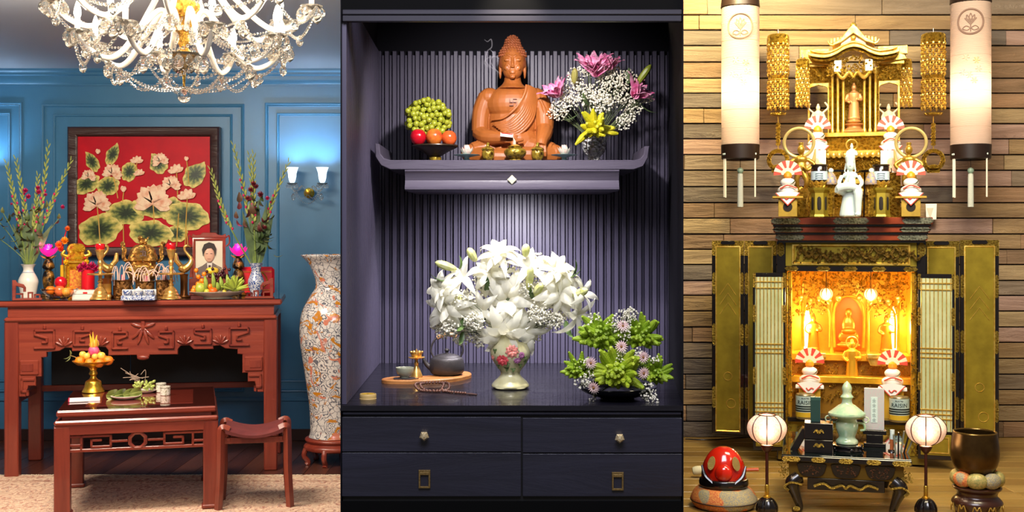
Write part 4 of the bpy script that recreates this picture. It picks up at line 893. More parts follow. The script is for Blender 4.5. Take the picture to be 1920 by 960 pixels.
# ------------------------------------------------------------- cabinet
ZC = E - .4
cb = T('drawer_cabinet', 'black wooden cabinet with four drawers and brass pulls', 'cabinet', 960, 935, DF, 0.0)
sy = 1 / U(DF)
tp = [(-320, -3), (320, -3), (XR1 * sy, (DB - DF) * sy - 1), (XL1 * sy, (DB - DF) * sy - 1)]
z1 = 935 - 760
MB().add([(x, y, z) for z in (z1 - 10, z1) for x, y in tp], [(3, 2, 1, 0), (4, 5, 6, 7), (0, 1, 5, 4), (1, 2, 6, 5), (2, 3, 7, 6), (3, 0, 4, 7)]).build('top', wood('top_black_wood', '#0e0d15', '#14131d', 'X', .02, .28, .25, .08, 10), cb, smooth=False)
MB().bb(-319, 319, 0, 20, z1 - 19, z1 - 11, 2.5).build('edge_moulding', NAVY, cb)
MB().bb(-318, 318, 6, 300, -6, z1 - 18).build('carcass', mat('carcass_black', '#08080c', .6), cb)
fronts = [(-319, 17, 88, 153), (20, 319, 86, 151), (-319, 17, 4, 86), (20, 319, 4, 84)]
BRP = mat('antique_brass', '#a88d5c', .35, .8, c2='#8b6f40', vs=.3)
for i, (x0, x1, a, b) in enumerate(fronts):
    d = MB().bb(x0, x1, 0, 8, a, b, .8).build('drawer', NAVY, cb)
    if i < 2:
        cx = (796, 1161)[i] - 960; cz = 935 - (816, 820)[i]
        m_ = MB().lathe([(0, -4), (5, -4), (4, 0), (8, 3), (9.5, 8), (6, 13), (0, 14)], 5, MX((cx, -2, cz), (PI / 2, .3, 0))); m_.build('knob', mat('stone_brass_knob', '#c2a26a', .3, .6, c2='#efe2c0', vs=.4), d, smooth=False)
    else:
        cx = (796, 1158)[i - 2] - 960; cz = 935 - (898, 902)[i - 2]
        MB().ring(cx - 11, cx + 11, cz - 17, cz + 17, [(0, 0), (0, 3), (.5, 4), (3, 4), (3.5, 3), (3.5, 0)]).build('pull_frame', BRP, d); MB().bb(cx - 8.5, cx + 8.5, -4, 0, cz + 8, cz + 13.5, .6).build('pull_lip', BRP, d)
S(MB().bb(-319, 319, 1, 200, -760, -5.5), 'trim_3', PITCH, 960, 935, DF)
# ------------------------------------------------------------- floating shelf
DS_ = 3.32; ZS = E + 140 * U(DS_)
sh = T('floating_shelf', 'dark altar shelf with upturned ends mounted on the slats', 'shelf', 960, 300, DS_, 0.0); dsh = (DB - DS_) / U(DS_) - 8
SHM = wood('shelf_charcoal', '#4a4454', '#575160', 'X', .03, .4, .1, .05, 12)
MB().prism([(-228, 0), (-240, 3), (-247, 12), (-249, 30), (-257, 31), (-256, 6), (-246, -10), (-228, -18), (228, -18), (246, -12), (255, 4), (258, 26), (249, 26), (247, 10), (240, 2), (228, 0)], 0, dsh, 1.2).build('board', SHM, sh)
pr = [(0, -18), (0, -20), (-2, -21), (4, -27), (7, -38), (2, -48), (-2, -52), (-2, -55), (4, -57)]
m_ = MB(); n_ = len(pr); m_.add([(s * (201 + 0 * a), a, z) for s in (-1, 1) for a, z in pr] + [(s * 195, dsh, z) for s in (-1, 1) for z in (-18, -57)], [(i, n_ + i, n_ + i + 1, i + 1) for i in range(n_ - 1)] + [(n_ - 1, 2 * n_ - 1, 2 * n_ + 3, 2 * n_ + 1)] + [tuple(range(n_)) + (2 * n_ + 1, 2 * n_)] + [tuple(range(n_, 2 * n_))[::-1] + (2 * n_ + 2, 2 * n_ + 3)])
m_.build('moulding', SHM, sh)
MB().lathe([(0, 3), (8, 2), (9.5, 0), (0, 0)], 4, MX((0, 2, -37), (PI / 2, 0, 0))).build('diamond_ornament', mat('pale_shell', '#d9d4b6', .3), sh, smooth=False)
# ------------------------------------------------------------- Buddha statue
def onS(name, lab, cat_, px, D, **k): return TZ(name, lab, cat_, px, D, ZS, **k)
BW_ = wood('carved_orange_wood', '#90501f', '#b0652c', 'Z', .03, .48, .04, .02, 5)
bd = onS('buddha_statue', 'seated orange-brown wooden Buddha statue on the floating shelf', 'statue', 961, 3.50)
b = MB()
b.sph((0, 4, 78), (47, 30, 52), 24, 16); b.sph((0, 0, 112), (52, 31, 34), 24, 14); b.sph((0, 4, 40), (54, 36, 34), 20, 12)
for s in (-1, 1):
    b.sph((s * 43, 4, 124), (21, 20, 19), 16, 10)
    b.tube(cat([(s * 16, 6, 30), (s * 50, -10, 22), (s * 76, -20, 19)], 5), [30, 28, 24, 19], 14); b.sph((s * 78, -20, 18), (18, 18, 17), 14, 10)
b.tube(cat([(-47, 4, 128), (-58, 3, 96), (-61, 0, 60)], 5), [17, 18, 17, 16], 14); b.tube(cat([(-61, 0, 58), (-48, -24, 48), (-22, -40, 45), (-10, -44, 44)], 5), [16, 15, 12, 9], 12)
b.tube(cat([(47, 4, 128), (58, 3, 98), (60, -4, 64)], 5), [17, 19, 19, 17], 14); b.tube(cat([(60, -4, 64), (58, -26, 52), (54, -42, 40), (52, -48, 30)], 5), [17, 15, 11, 10], 12)
for i in range(4): b.tube([(46 + i * 4.6, -50, 30), (46 + i * 4.8, -53, 18), (46 + i * 4.8, -52, 7 + abs(i - 1.5) * 2)], [2.6, 2.5, 2], 8)
b.tube([(44, -44, 36), (40, -50, 26), (40, -52, 20)], [3, 2.8, 2.2], 8)
for i in range(4): b.tube([(-14, -44 - i * 1.5, 50 - i * 4), (2, -46 - i, 50 - i * 4.2), (10 - i * 1.5, -45, 48 - i * 4)], [3, 2.8, 2], 8)
b.tube(cat([(74, -20, 15), (30, -44, 13), (-30, -44, 14)], 5), [19, 16, 12], 12); b.tube(cat([(-74, -20, 14), (-30, -50, 9), (36, -48, 9)], 5), [18, 14, 10], 12)
b.sph((0, -10, 8), (92, 42, 12), 28, 10)
b.tube([(0, 2, 138), (0, 0, 164)], [19, 15], 14); b.lathe([(0, 140), (30, 140), (20, 148), (15, 156), (0, 156)], 20)
b.sph((0, -4, 190), (22.5, 24, 31), 24, 18); b.sph((0, -10, 172), (18, 18, 16), 18, 12)
b.tube([(0, -26, 200), (0, -29, 190), (0, -32, 180)], [1.6, 2.2, 3.4], 8); b.sph((0, -29.5, 178.5), (4.6, 3.4, 2.4), 10, 6)
for s in (-1, 1):
    b.sph((s * 9.5, -25.2, 191), (6.6, 3.2, 3.0), 12, 8); b.tube(cat([(s * 2.6, -27.5, 197), (s * 9, -26.6, 200), (s * 17, -21, 196)], 4), 1.1, 6)
    b.sph((s * 23, 2, 180), (3.4, 6, 21), 10, 10); b.sph((s * 10, -23, 177), (6, 4, 6), 10, 7)
b.sph((0, -27, 170.5), (7, 2.4, 1.7), 12, 6); b.sph((0, -26.6, 167), (5.4, 2.6, 1.9), 12, 6); b.sph((0, -24, 160.5), (6, 4, 4), 10, 6)
def yf(x, z):
    q = 1 - (x / 52) ** 2 - (max(0, abs(z - 96) - 20) / 74) ** 2
    return -30.5 * math.sqrt(max(.05, q)) + 2
def fold(pts, r):
    c = cat([(x, 0, z) for x, z in pts], 10); b.tube([(p.x, yf(p.x, p.z), p.z) for p in c], r, 8)
fold([(26, 146), (22, 128), (8, 104), (-16, 84), (-40, 80)], [2.4, 3, 3, 2.4, 1.6])
for i in range(8):
    f = i / 7; fold([(29 + 14 * f, 146 - 6 * f), (26 + 18 * f, 122 - 4 * f), (14 + 24 * f, 96 - 14 * f), (-10 + 26 * f, 74 - 18 * f), (-38 + 26 * f, 72 - 22 * f)], [1.5, 2.1, 2.2, 2.0, 1.2])
for i in range(4): b.tube(cat([(47 + i * 5, -12 - i * 1.0, 128 - i * 10), (58 + i * 2, -16, 106 - i * 11), (66 + i, -12, 92 - i * 11)], 5), 1.7, 6)
for s in (-1, 1):
    for i in range(4): b.tube(cat([(s * (20 + i * 4), -46 - i, 28 - i * 5), (s * (52 + i * 3), -40, 22 - i * 4), (s * (80 - i), -34, 24 - i * 6)], 5), 1.5, 6)
b.tube(cat([(20, -44, 42), (0, -50, 36), (10, -54, 22), (-6, -54, 12)], 5), [3, 5, 5, 3], 8)
b.blob('body', BW_, bd, .95, 3)
hr = MB()
hr.lathe(prof([(0, 240), (7, 238.5), (12, 232), (14, 224), (18, 216), (23.5, 209), (25.3, 198), (25, 180), (0, 180)], 3)[::-1], 24, MX((0, 3, 0), (0, 0, 0), (.98, 1.02, 1)))
for i, (z, r) in enumerate(((202, 24.8), (207, 24), (212, 21.4), (217, 18), (222, 15), (227, 13.6), (232, 12), (236.5, 8.6), (239.5, 3.8))):
    nn = max(5, int(2 * PI * r / 5.2))
    for k in range(nn):
        a = 2 * PI * (k + .5 * (i % 2)) / nn; ico(hr, (r * math.cos(a), 3 + r * math.sin(a) * 1.02, z), 2.9)
o = hr.build('hair', mat('carved_hair_wood', '#8a4624', .5, c2='#9c5630', vs=.1), bd)
m_ = MB(); m_.bars([(-6, 0), (6, 0)], 1.4, 0, 1.6, .2).bars([(0, -6), (0, 6)], 1.4, 0, 1.6, .2).bars([(6, 0), (6, -6)], 1.4, 0, 1.6, .2).bars([(-6, 0), (-6, 6)], 1.4, 0, 1.6, .2).bars([(0, 6), (6, 6)], 1.4, 0, 1.6, .2).bars([(0, -6), (-6, -6)], 1.4, 0, 1.6, .2)
m_.build('chest_emblem', mat('emblem_brown', '#6e3210', .5), bd, loc=(1, -33.2, 112), rot=(-.03, 0, 0))
t = T('folded_banknote', 'small white and red folded note held in the statue lap', 'note', 950, 254, 3.40); MB().bb(-12, 12, 0, .8, -3, 5, .2, MX((0, 0, 0), (-.5, .1, .1))).build('paper', mat('note_paper', '#e8d9d0', .6), t); MB().bb(-11, 11, -.4, 0, 3, 4.6, .1, MX((0, 0, 0), (-.5, .1, .1))).build('red_print', REDP, t)
# incense burner, cups, lotus dishes
GLZ = ornate('gilt_glaze', '#b99a34', '#3c2414', .22, .55, .14, .2, .05, .3)
t = onS('incense_burner', 'round gilt incense burner in front of the Buddha statue', 'incense burner', 966, 3.36)
MB().lathe(prof([(0, 0), (11, 0), (12, 2), (10, 4), (18, 9), (21, 16), (18, 22), (13, 24), (15, 27), (13, 27), (11, 24), (0, 23)], 3), 28).build('pot', GLZ, t)
for k in range(3): MB().tube([(-2 + k * 1.6, 0, 20), (-3 + k * 1.6, 0, 44 - 3 * k)], .7, 5).build('incense_stick', mat('incense_white', '#e0d0b8', .7), t)
MB().sph((0, 0, 26), (11, 11, 5), 12, 6).build('ash', mat('ash_yellow', '#c0862c', .9, bump=.4, bs=1), t)
for px, l in ((915, 'lidded gilt offering cup left of the incense burner'), (1008, 'lidded gilt offering cup right of the incense burner')):
    t = onS('offering_cup', l, 'cup', px, 3.38, group='lidded offering cups'); MB().lathe(prof([(0, 0), (8, 0), (8.5, 2), (11, 8), (12, 16), (11, 20), (12.5, 22), (0, 22)], 3), 22).build('cup', GLZ, t); MB().lathe(prof([(12.5, 22), (10, 25), (4, 28), (3, 31), (3, 34), (0, 36)], 3), 20).build('lid', GLZ, t)
for px, l in ((875, 'pale lotus candle dish on the left of the Buddha statue'), (1058, 'pale lotus candle dish on the right of the Buddha statue')):
    t = onS('lotus_dish', l, 'candle holder', px, 3.38, group='lotus candle dishes'); TEAL = mat('celadon_glaze', '#8fb0ac', .2)
    MB().lathe(prof([(0, 0), (8, 0), (6, 3), (5, 7), (12, 9), (23, 11), (24, 12.5), (12, 11), (0, 11)], 3), 28, rad=lambda a, t: 1 + .06 * t * math.sin(8 * a)).build('dish', TEAL, t)
    mb = MB(); lotus_petals(mb, 18, 8, 11, 3, .5); mb.build('petals', mat('pale_lotus_petal', '#dfe2d2', .35, c2='#e6b8ac', vs=.15), t, loc=(0, 0, 11), sca=(1, 1, 1.15))
# fruit tray
t = onS('footed_tray', 'dark lacquer footed tray of apples and grapes on the shelf', 'tray', 816, 3.44); ty = OY(t)
MB().lathe(prof([(0, 0), (11, 0), (10, 6), (9, 10), (16, 15), (28, 22), (42, 29), (43, 32), (41, 32), (26, 26), (0, 24)], 3), 32).build('tray', mat('bronze_lacquer', '#2a1f1c', .3, .3, c2='#4a3a28', vs=.15), t); MB().lathe([(11.5, 2), (11.8, 10), (9.5, 10)], 24).build('foot_band', GLZ, t)
for (x, y, r, l, c, c2, sq) in ((784, 253, 15.5, 'deep red apple at the left of the footed tray', '#c21426', '#a80e1e', (1, 1, .97)), (814, 253, 16, 'yellow and red apple in the middle of the footed tray', '#d4842e', '#c22a24', (1, 1, 1)), (842, 255, 14.5, 'orange-red apple at the right of the footed tray', '#d8642c', '#cc4a26', (1, 1, 1))): fruit('apple', x, y + 4, 3.42, r, l, None, c, c2, sq=sq, rough=.2)
t = T('grape_bunch', 'bunch of green grapes heaped behind the apples on the tray', 'fruit', 803, 250, 3.46); g0 = None; r2 = random.Random(5)
pl = []
for _ in range(4000):
    a = r2.uniform(-1, 1); p = (a * 40, r2.uniform(-14, 14), r2.uniform(-4, 62))
    if (p[0] / 41) ** 2 + ((p[2] - 27) / 36) ** 2 > 1 or any((p[0] - q[0]) ** 2 + (p[1] - q[1]) ** 2 + (p[2] - q[2]) ** 2 < 68 for q in pl): continue
    pl.append(p)
GRP = mat('green_grape', '#a3a530', .25, c2='#878f24', vs=.2, coat=.3)
for p in pl:
    if g0 is None: g0 = MB().sph((0, 0, 0), 5.6, 12, 9).build('grape', GRP, t, loc=p)
    else: share(g0, 'grape', t, p, (r2.random(), r2.random(), 0), r2.uniform(.9, 1.12))
MB().tube([(0, 4, 0), (2, 4, 40), (8, 2, 66)], 1.4, 6).build('stalk', mat('grape_stalk', ''), t)
# ------------------------------------------------------------- flowers
def gyps(mb, c, rad, n, r=(1.3, 2.1), rr=rnd):
    for _ in range(n):
        while True:
            q = (rr.uniform(-1, 1), rr.uniform(-1, 1), rr.uniform(-1, 1)); l = q[0] ** 2 + q[1] ** 2 + q[2] ** 2
            if .1 < l < 1: break
        ico(mb, (c[0] + q[0] * rad[0], c[1] + q[1] * rad[1], c[2] + q[2] * rad[2]), rr.uniform(*r))
GYP = mat('gypsophila_white', '#ebe6d2', .6); GYS = mat('gypsophila_stem', '#5a6442', .6)
def gyp_part(t, spots, n, r=(1.3, 2.1), root=(0, 0, -20)):
    mb = MB(); ms = MB()
    for (x, y, z, R) in spots:
        gyps(mb, (x, y, z), (R, R * .7, R), int(n * (R / 20) ** 2), r)
        for _ in range(5):
            e = Vector((x + rnd.uniform(-R, R) * .8, y, z + rnd.uniform(-R, R) * .8)); rt = Vector(root); ms.tube([rt, rt.lerp(e, .5) + Vector((0, 3, 4)), e], .5, 4, cap=False)
    mb.build('gypsophila', GYP, t, kind='stuff'); ms.build('gypsophila_stems', GYS, t, kind='stuff')
def lily_mesh(n=6, L=1.0, W=.36, curl=.9, seed=0, dbl=True, ops=(1.15, .78, .42)):
    r = random.Random(seed); mb = MB()
    for ring in range(3 if dbl else 1):
        for k in range(n):
            a = 2 * PI * (k + .5 * ring) / n + r.uniform(-.15, .15)
            m = Matrix.Rotation(a, 4, 'Z') @ Matrix.Rotation(ops[ring] + r.uniform(-.14, .14), 4, 'X') @ Matrix.Rotation(r.uniform(-.3, .3), 4, 'Z')
            mb.petal(L * (1 - .14 * ring) * r.uniform(.88, 1.1), W * r.uniform(.85, 1.15), .22, -curl * r.uniform(.5, 1.5), .8, 9, m, wav=.11)
    return mb
def placeflower(src, name, t, loc, d, s, roll=0): return shareM(src, name, t, aim(loc, d, roll, s))
# crystal vase + pink lily bouquet
CUT = NT('cut_crystal'); CUT.P(base=(.95, .95, .93), rough=.12, trans=.12, ior=1.5, spec=.8); CUT.bump(CUT.vor(CUT.co(), .16, 'F1'), .9, 2.5); CUT = CUT.m
t = onS('crystal_vase', 'cut crystal vase at the right of the floating shelf', 'vase', 1114, 3.44)
MB().lathe(prof([(0, 0), (12, 0), (13, 4), (11, 10), (18, 18), (22, 28), (22, 36), (26, 46), (27, 48), (25, 47), (20, 34), (14, 18), (0, 14)], 4), 12).build('body', CUT, t, smooth=True, ang=20)
t = T('citron_fruit', 'yellow many-fingered citron resting on the crystal vase rim', 'fruit', 1119, 240, 3.36)
def citron(t, n, L, w, m, spread=1.0, seed=1, nm='finger', down=-.5):
    r = random.Random(seed)
    MB().sph((0, L * .12, 0), (L * .42, L * .3, L * .36), 12, 8).build('core', m, t)
    for k in range(n):
        a = 2 * PI * k / n * 1.0 + r.uniform(-.25, .25); el = r.choice((.15, .4, .65, .9)) if k % 4 else .97; q = Vector((math.cos(a) * el, -math.sqrt(max(0, 1 - el * el)) - .15, math.sin(a) * el)); q.normalize()
        if q.z < down: q.z *= .6
        ll = L * r.uniform(.72, 1.0); bend = Vector((r.uniform(-.2, .2), -.3, r.uniform(-.05, .35))) * ll * .4
        MB().tube(cat([q * L * .2, q * ll * .6, q * ll + bend], 4), [w * .9, w * 1.15, w * 1.15, w * .95, w * .4], 8).build(nm, m, t)
YC = mat('yellow_citron', '#cbbd20', .4, c2='#a8a81c', vs=.06, bump=.25, bs=.5); GC = mat('green_citron', '#a2bb34', .42, c2='#88a828', vs=.05, bump=.25, bs=.4)
citron(t, 20, 42, 6.0, YC, seed=3)
for sx in (-1, 1): MB().tube(cat([(sx * 6, 0, -2), (sx * 24, -8, -12 + 4 * sx), (sx * 40, -8, -22 + 10 * sx)], 4), [7, 7, 6.5, 2], 8).build('finger', YC, t)
t = T('lily_bouquet', 'pink lilies and white gypsophila in the crystal vase', 'flowers', 1114, 258, 3.46)
gyp_part(t, [(-68, 0, 50, 22), (-50, 0, 66, 20), (-36, 4, 90, 26), (-10, 0, 76, 26), (12, -4, 66, 24), (36, 0, 82, 28), (60, 4, 108, 22), (40, 4, 116, 18), (-32, 8, 118, 18), (70, 4, 60, 22), (56, 0, 28, 16), (100, 0, 72, 12), (20, 6, 110, 20), (-6, 10, 128, 14), (30, 10, 135, 10), (66, 6, 40, 16)], 110, root=(0, 4, -12))
PL = mat('pink_lily', '#d8649c', .5, c2='#eab4ca', vs=2.2); l0 = lily_mesh(6, 1, .40, .35, 4, True, (.62, .42, .25)).build('pink_lily', PL, t); l0.matrix_local = aim((-2, -14, 120), (-.1, -.6, 1), 0, 46)
l1 = lily_mesh(6, 1, .4, .35, 6, False)
for (x, z, d, s, ro) in ((-58, 90, (-.7, -.5, .9), 42, .4), (24, 138, (.2, -.3, 1), 40, 1), (70, 88, (.8, -.4, .7), 46, .3), (2, 126, (.15, -.4, 1), 44, 2)): placeflower(l0, 'pink_lily', t, (x - (10 if x < 0 else -2) * .5, -10, z - 14), d, s, ro)
bud_mb = lambda L, r: MB().lathe(prof([(0, 0), (r * .6, L * .1), (r, L * .5), (r * .75, L * .85), (0, L)], 3), 9)
for (x, z, d, L, c) in ((78, 96, (.55, -.2, .75), 48, '#8e9a30'), (14, 116, (.1, -.3, 1), 36, '#a59a4a'), (-38, 100, (.1, -.3, 1), 30, '#98904c')): o = bud_mb(L, 6.5).build('lily_bud', mat('lily_bud' + c, c, .4), t); o.matrix_local = aim((x, -8, z), d)
for (x, z, d, L) in ((-30, 44, (-.9, -.3, -.6), 40), (86, 62, (.7, -.2, -.7), 38), (-52, 54, (-1, -.3, .1), 30), (64, 100, (-.1, -.2, 1), 30), (40, 50, (.6, -.4, .2), 34), (-10, 60, (-.4, -.6, .5), 30)): MB().petal(L, L * .32, .15, .3, .6, 6, aim((x, -6, z), d)).build('leaf', LEAFG, t)
# painted vase + white lily bouquet on the cabinet
def onC(name, lab, cat_, px, py, **k): return T(name, lab, cat_, px, py, DZ(py, ZC), **k)
CRM = mat('cream_glaze', '#d9d3a8', .22, c2='#c9c08c', vs=.04, coat=.4)
t = onC('flower_vase', 'cream porcelain vase painted with red roses on the cabinet', 'vase', 957, 728); vy = OY(t); DV = INFO[t.name][2]
MB().lathe(prof([(0, 0), (26, 0), (34, 2), (35, 7), (30, 14), (20, 24), (19, 32), (28, 44), (37, 60), (38, 74), (34, 92), (30, 108), (33, 118), (31, 118), (27, 108), (20, 60)], 4), 36, rad=lambda a, t: 1 + (.05 * math.sin(5 * a) if t < .16 else 0)).build('body', CRM, t)
def vasepaint(x, y, r, m, n=9, nm='painted_rose'):
    z = vy - y; R = 1.2 + lerps([20, 23.5, 32, 37.5, 38, 34.6, 31, 32.5], max(0, min(1, (z - 24) / 92))); xx = x - 957; yy = -math.sqrt(max(10, R * R - xx * xx)); mb = MB(); nx = Vector((xx / R, yy / R, 0))
    for ring in range(3):
        for k in range(n - 2 * ring):
            a = 2 * PI * k / (n - 2 * ring) + ring; mb.petal(r * (1 - .28 * ring), r * .7, .15, -.3, .6, 4, Matrix.Rotation(a, 4, 'Z') @ Matrix.Rotation(1.35 - .25 * ring, 4, 'X'))
    o = mb.build(nm, m, t); o.matrix_local = aim((xx, yy + .2, z), nx); return o
RR = mat('painted_red', '#b92a3a', .35, c2='#d85a5a', vs=.4); CORAL = mat('painted_coral', '#d8685c', .35, c2='#eaa090', vs=.4)
vasepaint(942, 670, 13, RR); vasepaint(960, 655, 13, CORAL); vasepaint(970, 671, 8, mat('painted_mauve', '#9a5f86', .35)); vasepaint(978, 663, 7, mat('painted_mauve', '')); vasepaint(924, 668, 6, CORAL); vasepaint(978, 633, 8, mat('painted_blue', '#2b55a8', .35), 6, 'painted_butterfly'); vasepaint(975, 628, 5, CORAL)
for (x, y, a) in ((934, 684, 1), (950, 688, 2), (984, 676, .4), (985, 668, 3), (928, 655, 2), (952, 680, 4), (975, 682, 5), (962, 690, 1)):
    o = vasepaint(x, y, 6, mat('painted_leaf', '#5c7040', .35), 3, 'painted_leaf')
t = T('lily_bouquet', 'large bouquet of white lilies and gypsophila in the painted vase', 'flowers', 957, 618, DV)
def rel(l): return [(x - 957, dy, 618 - y, R) for (x, y, dy, R) in l]
gyp_part(t, rel([(862, 560, -34, 20), (890, 600, -36, 20), (1010, 585, -36, 22), (985, 540, -34, 16), (845, 610, -30, 18), (1040, 600, -30, 16), (835, 618, 0, 20), (865, 630, 0, 18), (890, 560, -8, 24), (880, 600, -4, 22), (900, 640, 0, 14), (905, 525, 4, 20), (1000, 520, 6, 22), (1015, 600, -4, 26), (985, 575, -8, 22), (1040, 590, 0, 22), (1010, 490, 8, 16), (1050, 600, 0, 14), (860, 575, 0, 20), (820, 610, 0, 14), (1000, 630, -2, 16), (885, 625, -4, 18), (960, 500, 8, 16), (1035, 560, 0, 18), (930, 590, 0, 20)]), 120, (1.5, 2.5))
WL0 = mat('white_lily', '#f6f3e0', .5, c2='#eceabc', vs=1.2, lo=.5, hi=.85); 
WLn = NT('white_lily_petal'); WLn.P(base=rgb('#fbf8e8'), rough=.5); tl = WLn.n('ShaderNodeBsdfTranslucent'); tl.inputs[0].default_value = (1, .98, .82, 1); mx = WLn.n('ShaderNodeMixShader'); mx.inputs[0].default_value = .4; WLn.l(WLn.p.outputs[0], mx.inputs[1]); WLn.l(tl.outputs[0], mx.inputs[2]); WLn.l(mx.outputs[0], WLn.out.inputs[0]); WL = WLn.m
WLa = lily_mesh(6, 1, .40, 1.1, 8, True); WLb = lily_mesh(6, 1, .40, .9, 9, False, (.85, 0, 0)); la = lb = None
for (x, y, d, s, k, ro) in ((840, 570, (-.55, -1, -.05), 52, 0, 0), (832, 545, (-.8, -.8, .35), 44, 0, 1), (935, 478, (0, -.6, .9), 44, 0, .5), (920, 512, (-.3, -1, .4), 42, 0, 2), (952, 560, (0, -1, .1), 56, 0, .2), (945, 625, (-.1, -1, -.5), 58, 0, .9), (1045, 545, (.5, -1, .1), 54, 0, 1.4), (1040, 505, (.5, -.7, .8), 44, 0, .1), (1080, 590, (.8, -.8, -.4), 46, 1, .3), (1090, 550, (1, -.6, .4), 40, 1, 0), (905, 580, (-.4, -1, 0), 40, 1, 1.1), (990, 500, (.2, -.8, .7), 42, 1, .6), (870, 520, (-.4, -.8, .7), 40, 1, 2), (985, 620, (.4, -1, -.3), 42, 1, .5)):
    loc = (x - 957, -18, 618 - y); s *= 1.06
    if k == 0:
        if la is None: la = WLa.build('white_lily', WL, t); la.matrix_local = aim(loc, d, ro, s)
        else: placeflower(la, 'white_lily', t, loc, d, s, ro)
    else:
        if lb is None: lb = WLb.build('white_lily', WL, t); lb.matrix_local = aim(loc, d, ro, s)
        else: placeflower(lb, 'white_lily', t, loc, d, s, ro)
for (x, y, d, L) in ((858, 505, (-1, -.2, .35), 44), (893, 490, (-.5, -.2, .9), 30), (985, 482, (.05, -.2, 1), 26), (1000, 555, (.5, -.6, .8), 36), (1072, 553, (.7, -.5, .3), 36), (850, 560, (.8, -.6, .1), 24), (990, 545, (.1, -.4, 1), 52)): o = bud_mb(L, 8).build('lily_bud', mat('lily_bud_pale', '#c3c768', .4, c2='#dad9a0', vs=.1), t); o.matrix_local = aim((x - 957, -24, 618 - y), d)
for (x, y, d, L) in ((862, 505, (.3, -.2, 1), 26), (848, 525, (-1, -.3, 0), 44), (955, 585, (.5, -.8, -.7), 28), (1060, 600, (.2, -.4, -1), 40), (868, 620, (-.1, -.4, -1), 30), (912, 545, (.1, -.6, .5), 32), (1062, 520, (1, -.2, .3), 34), (1070, 520, (.5, -.2, .9), 36), (870, 595, (-.2, -.6, -.8), 40), (1000, 560, (-.2, -.6, .4), 30), (925, 515, (1, -.4, .2), 40)): MB().petal(L, L * .34, .15, .35, .6, 6, aim((x - 957, -20, 618 - y), d)).build('leaf', mat('lily_leaf', '#5f7a3c', .45, c2='#40582c', vs=.1), t)
MB().tube([(0, 0, -40), (0, 0, 60)], [12, 26], 10).build('stems', GYS, t)
# tea things
SLB = wood('olive_wood_slab', '#9a5a2c', '#c88a4c', 'X', .05, .45, .1, .1, 5)
t = onC('wood_slab', 'live-edge wooden slab carrying the teapot and cup', 'tray', 800, 712, rot=0.0); ou = cat([(-80, -40), (-66, -62), (-20, -66), (30, -50), (60, -22), (82, 28), (76, 70), (56, 74), (30, 30), (-20, 0), (-62, -8)], 5, True)
MB().prism([(p[0], p[1]) for p in ou], -7, 0, 1.5, MX((0, 0, 0), (-PI / 2, 0, 0)) if False else Matrix(((1, 0, 0, 0), (0, 0, 1, 0), (0, -1, 0, 0), (0, 0, 0, 1)))).build('slab', SLB, t); DSL = INFO[t.name][2]; usl = U(DSL)
ZSL = ZC + 7 * usl
def onL(name, lab, cat_, px, dd, **k): return TZ(name, lab, cat_, px, DSL + dd * usl, ZSL, **k)
IRON = mat('grey_cast_iron', '#4a4648', .45, .4, bump=.15, bs=.8)
t = onL('teapot', 'grey cast iron teapot with wooden handle on the slab', 'teapot', 838, 20)
MB().lathe(prof([(0, 0), (22, 0), (30, 4), (33, 14), (31, 28), (27, 33), (23, 34)], 4), 32).build('body', IRON, t); MB().lathe(prof([(25, 34), (20, 37), (8, 40), (3, 41), (3, 43), (5, 46), (3, 49), (0, 49)], 3), 28).build('lid', IRON, t)
MB().tube(cat([(-28, 0, 12), (-38, 0, 20), (-44, 0, 31)], 5), [6, 4.5, 3], 10).build('spout', IRON, t)
MB().tube(cat([(-24, 0, 32), (-30, 0, 46), (-24, 0, 64), (-10, 0, 73), (10, 0, 74), (25, 0, 64), (30, 0, 46), (25, 0, 32)], 6), 1.8, 8).build('handle_hoop', IRON, t); MB().tube(cat([(-18, 0, 69), (-6, 0, 75), (8, 0, 75), (18, 0, 71)], 5), 4.2, 10).build('wooden_grip', mat('cane_grip', '#b98a5c', .6, bump=.3, bs=1.2), t)
t = onL('saucer_leaf', 'grey leaf-shaped coaster under the tea cup', 'coaster', 760, -44); MB().lathe([(0, 0), (22, 0), (23, 1.5), (0, 2)], 16, MX((0, 0, .1), (0, 0, 0), (1, .8, 1)), rad=lambda a, t: 1 + .12 * math.cos(5 * a)).build('coaster', mat('pewter', '#5a5256', .35, .6), t); MB().tube([(-18, 0, 2), (0, 0, 2.6), (18, 0, 2)], .8, 5).build('vein', mat('pewter', ''), t)
t = TZ('tea_cup', 'small pale green tea cup on the wooden slab', 'cup', 759, DSL - 44 * usl, ZSL + 2.2 * usl); MB().lathe(prof([(0, 0), (8, 0), (9, 2), (15, 9), (17, 18), (16, 18.5), (13, 10), (0, 4)], 4), 26).build('cup', mat('sage_glaze', '#8f917c', .3), t); MB().cyl((0, 0, 11), 14, .6, 22).build('tea', mat('pale_tea', '#6e5540', .1), t)
t = onL('brass_burner', 'small brass lotus incense stand behind the tea cup', 'incense burner', 781, -18); MB().lathe(prof([(0, 0), (11, 0), (10, 6), (6, 16), (3.5, 22), (4.5, 26), (3, 30), (4, 34), (14, 36), (15, 38), (4, 38)], 3) + prof([(9, 38), (11, 44), (12, 47), (10, 47), (0, 42)], 3), 20).build('stand', BRASS, t)
for k in range(6): a = k * PI / 3; MB().sph((10 * math.cos(a), 10 * math.sin(a), 47), (3, 3, 2.4), 8, 6).build('petal_knob', BRASS, t)
MB().lathe([(0, 44), (3, 44), (2, 50), (0, 54)], 8).build('cone', BRASS, t)
t = onC('prayer_beads', 'brown wooden prayer beads looped beside the slab', 'prayer beads', 812, 734, rot=0.0); Dp = INFO[t.name][2]
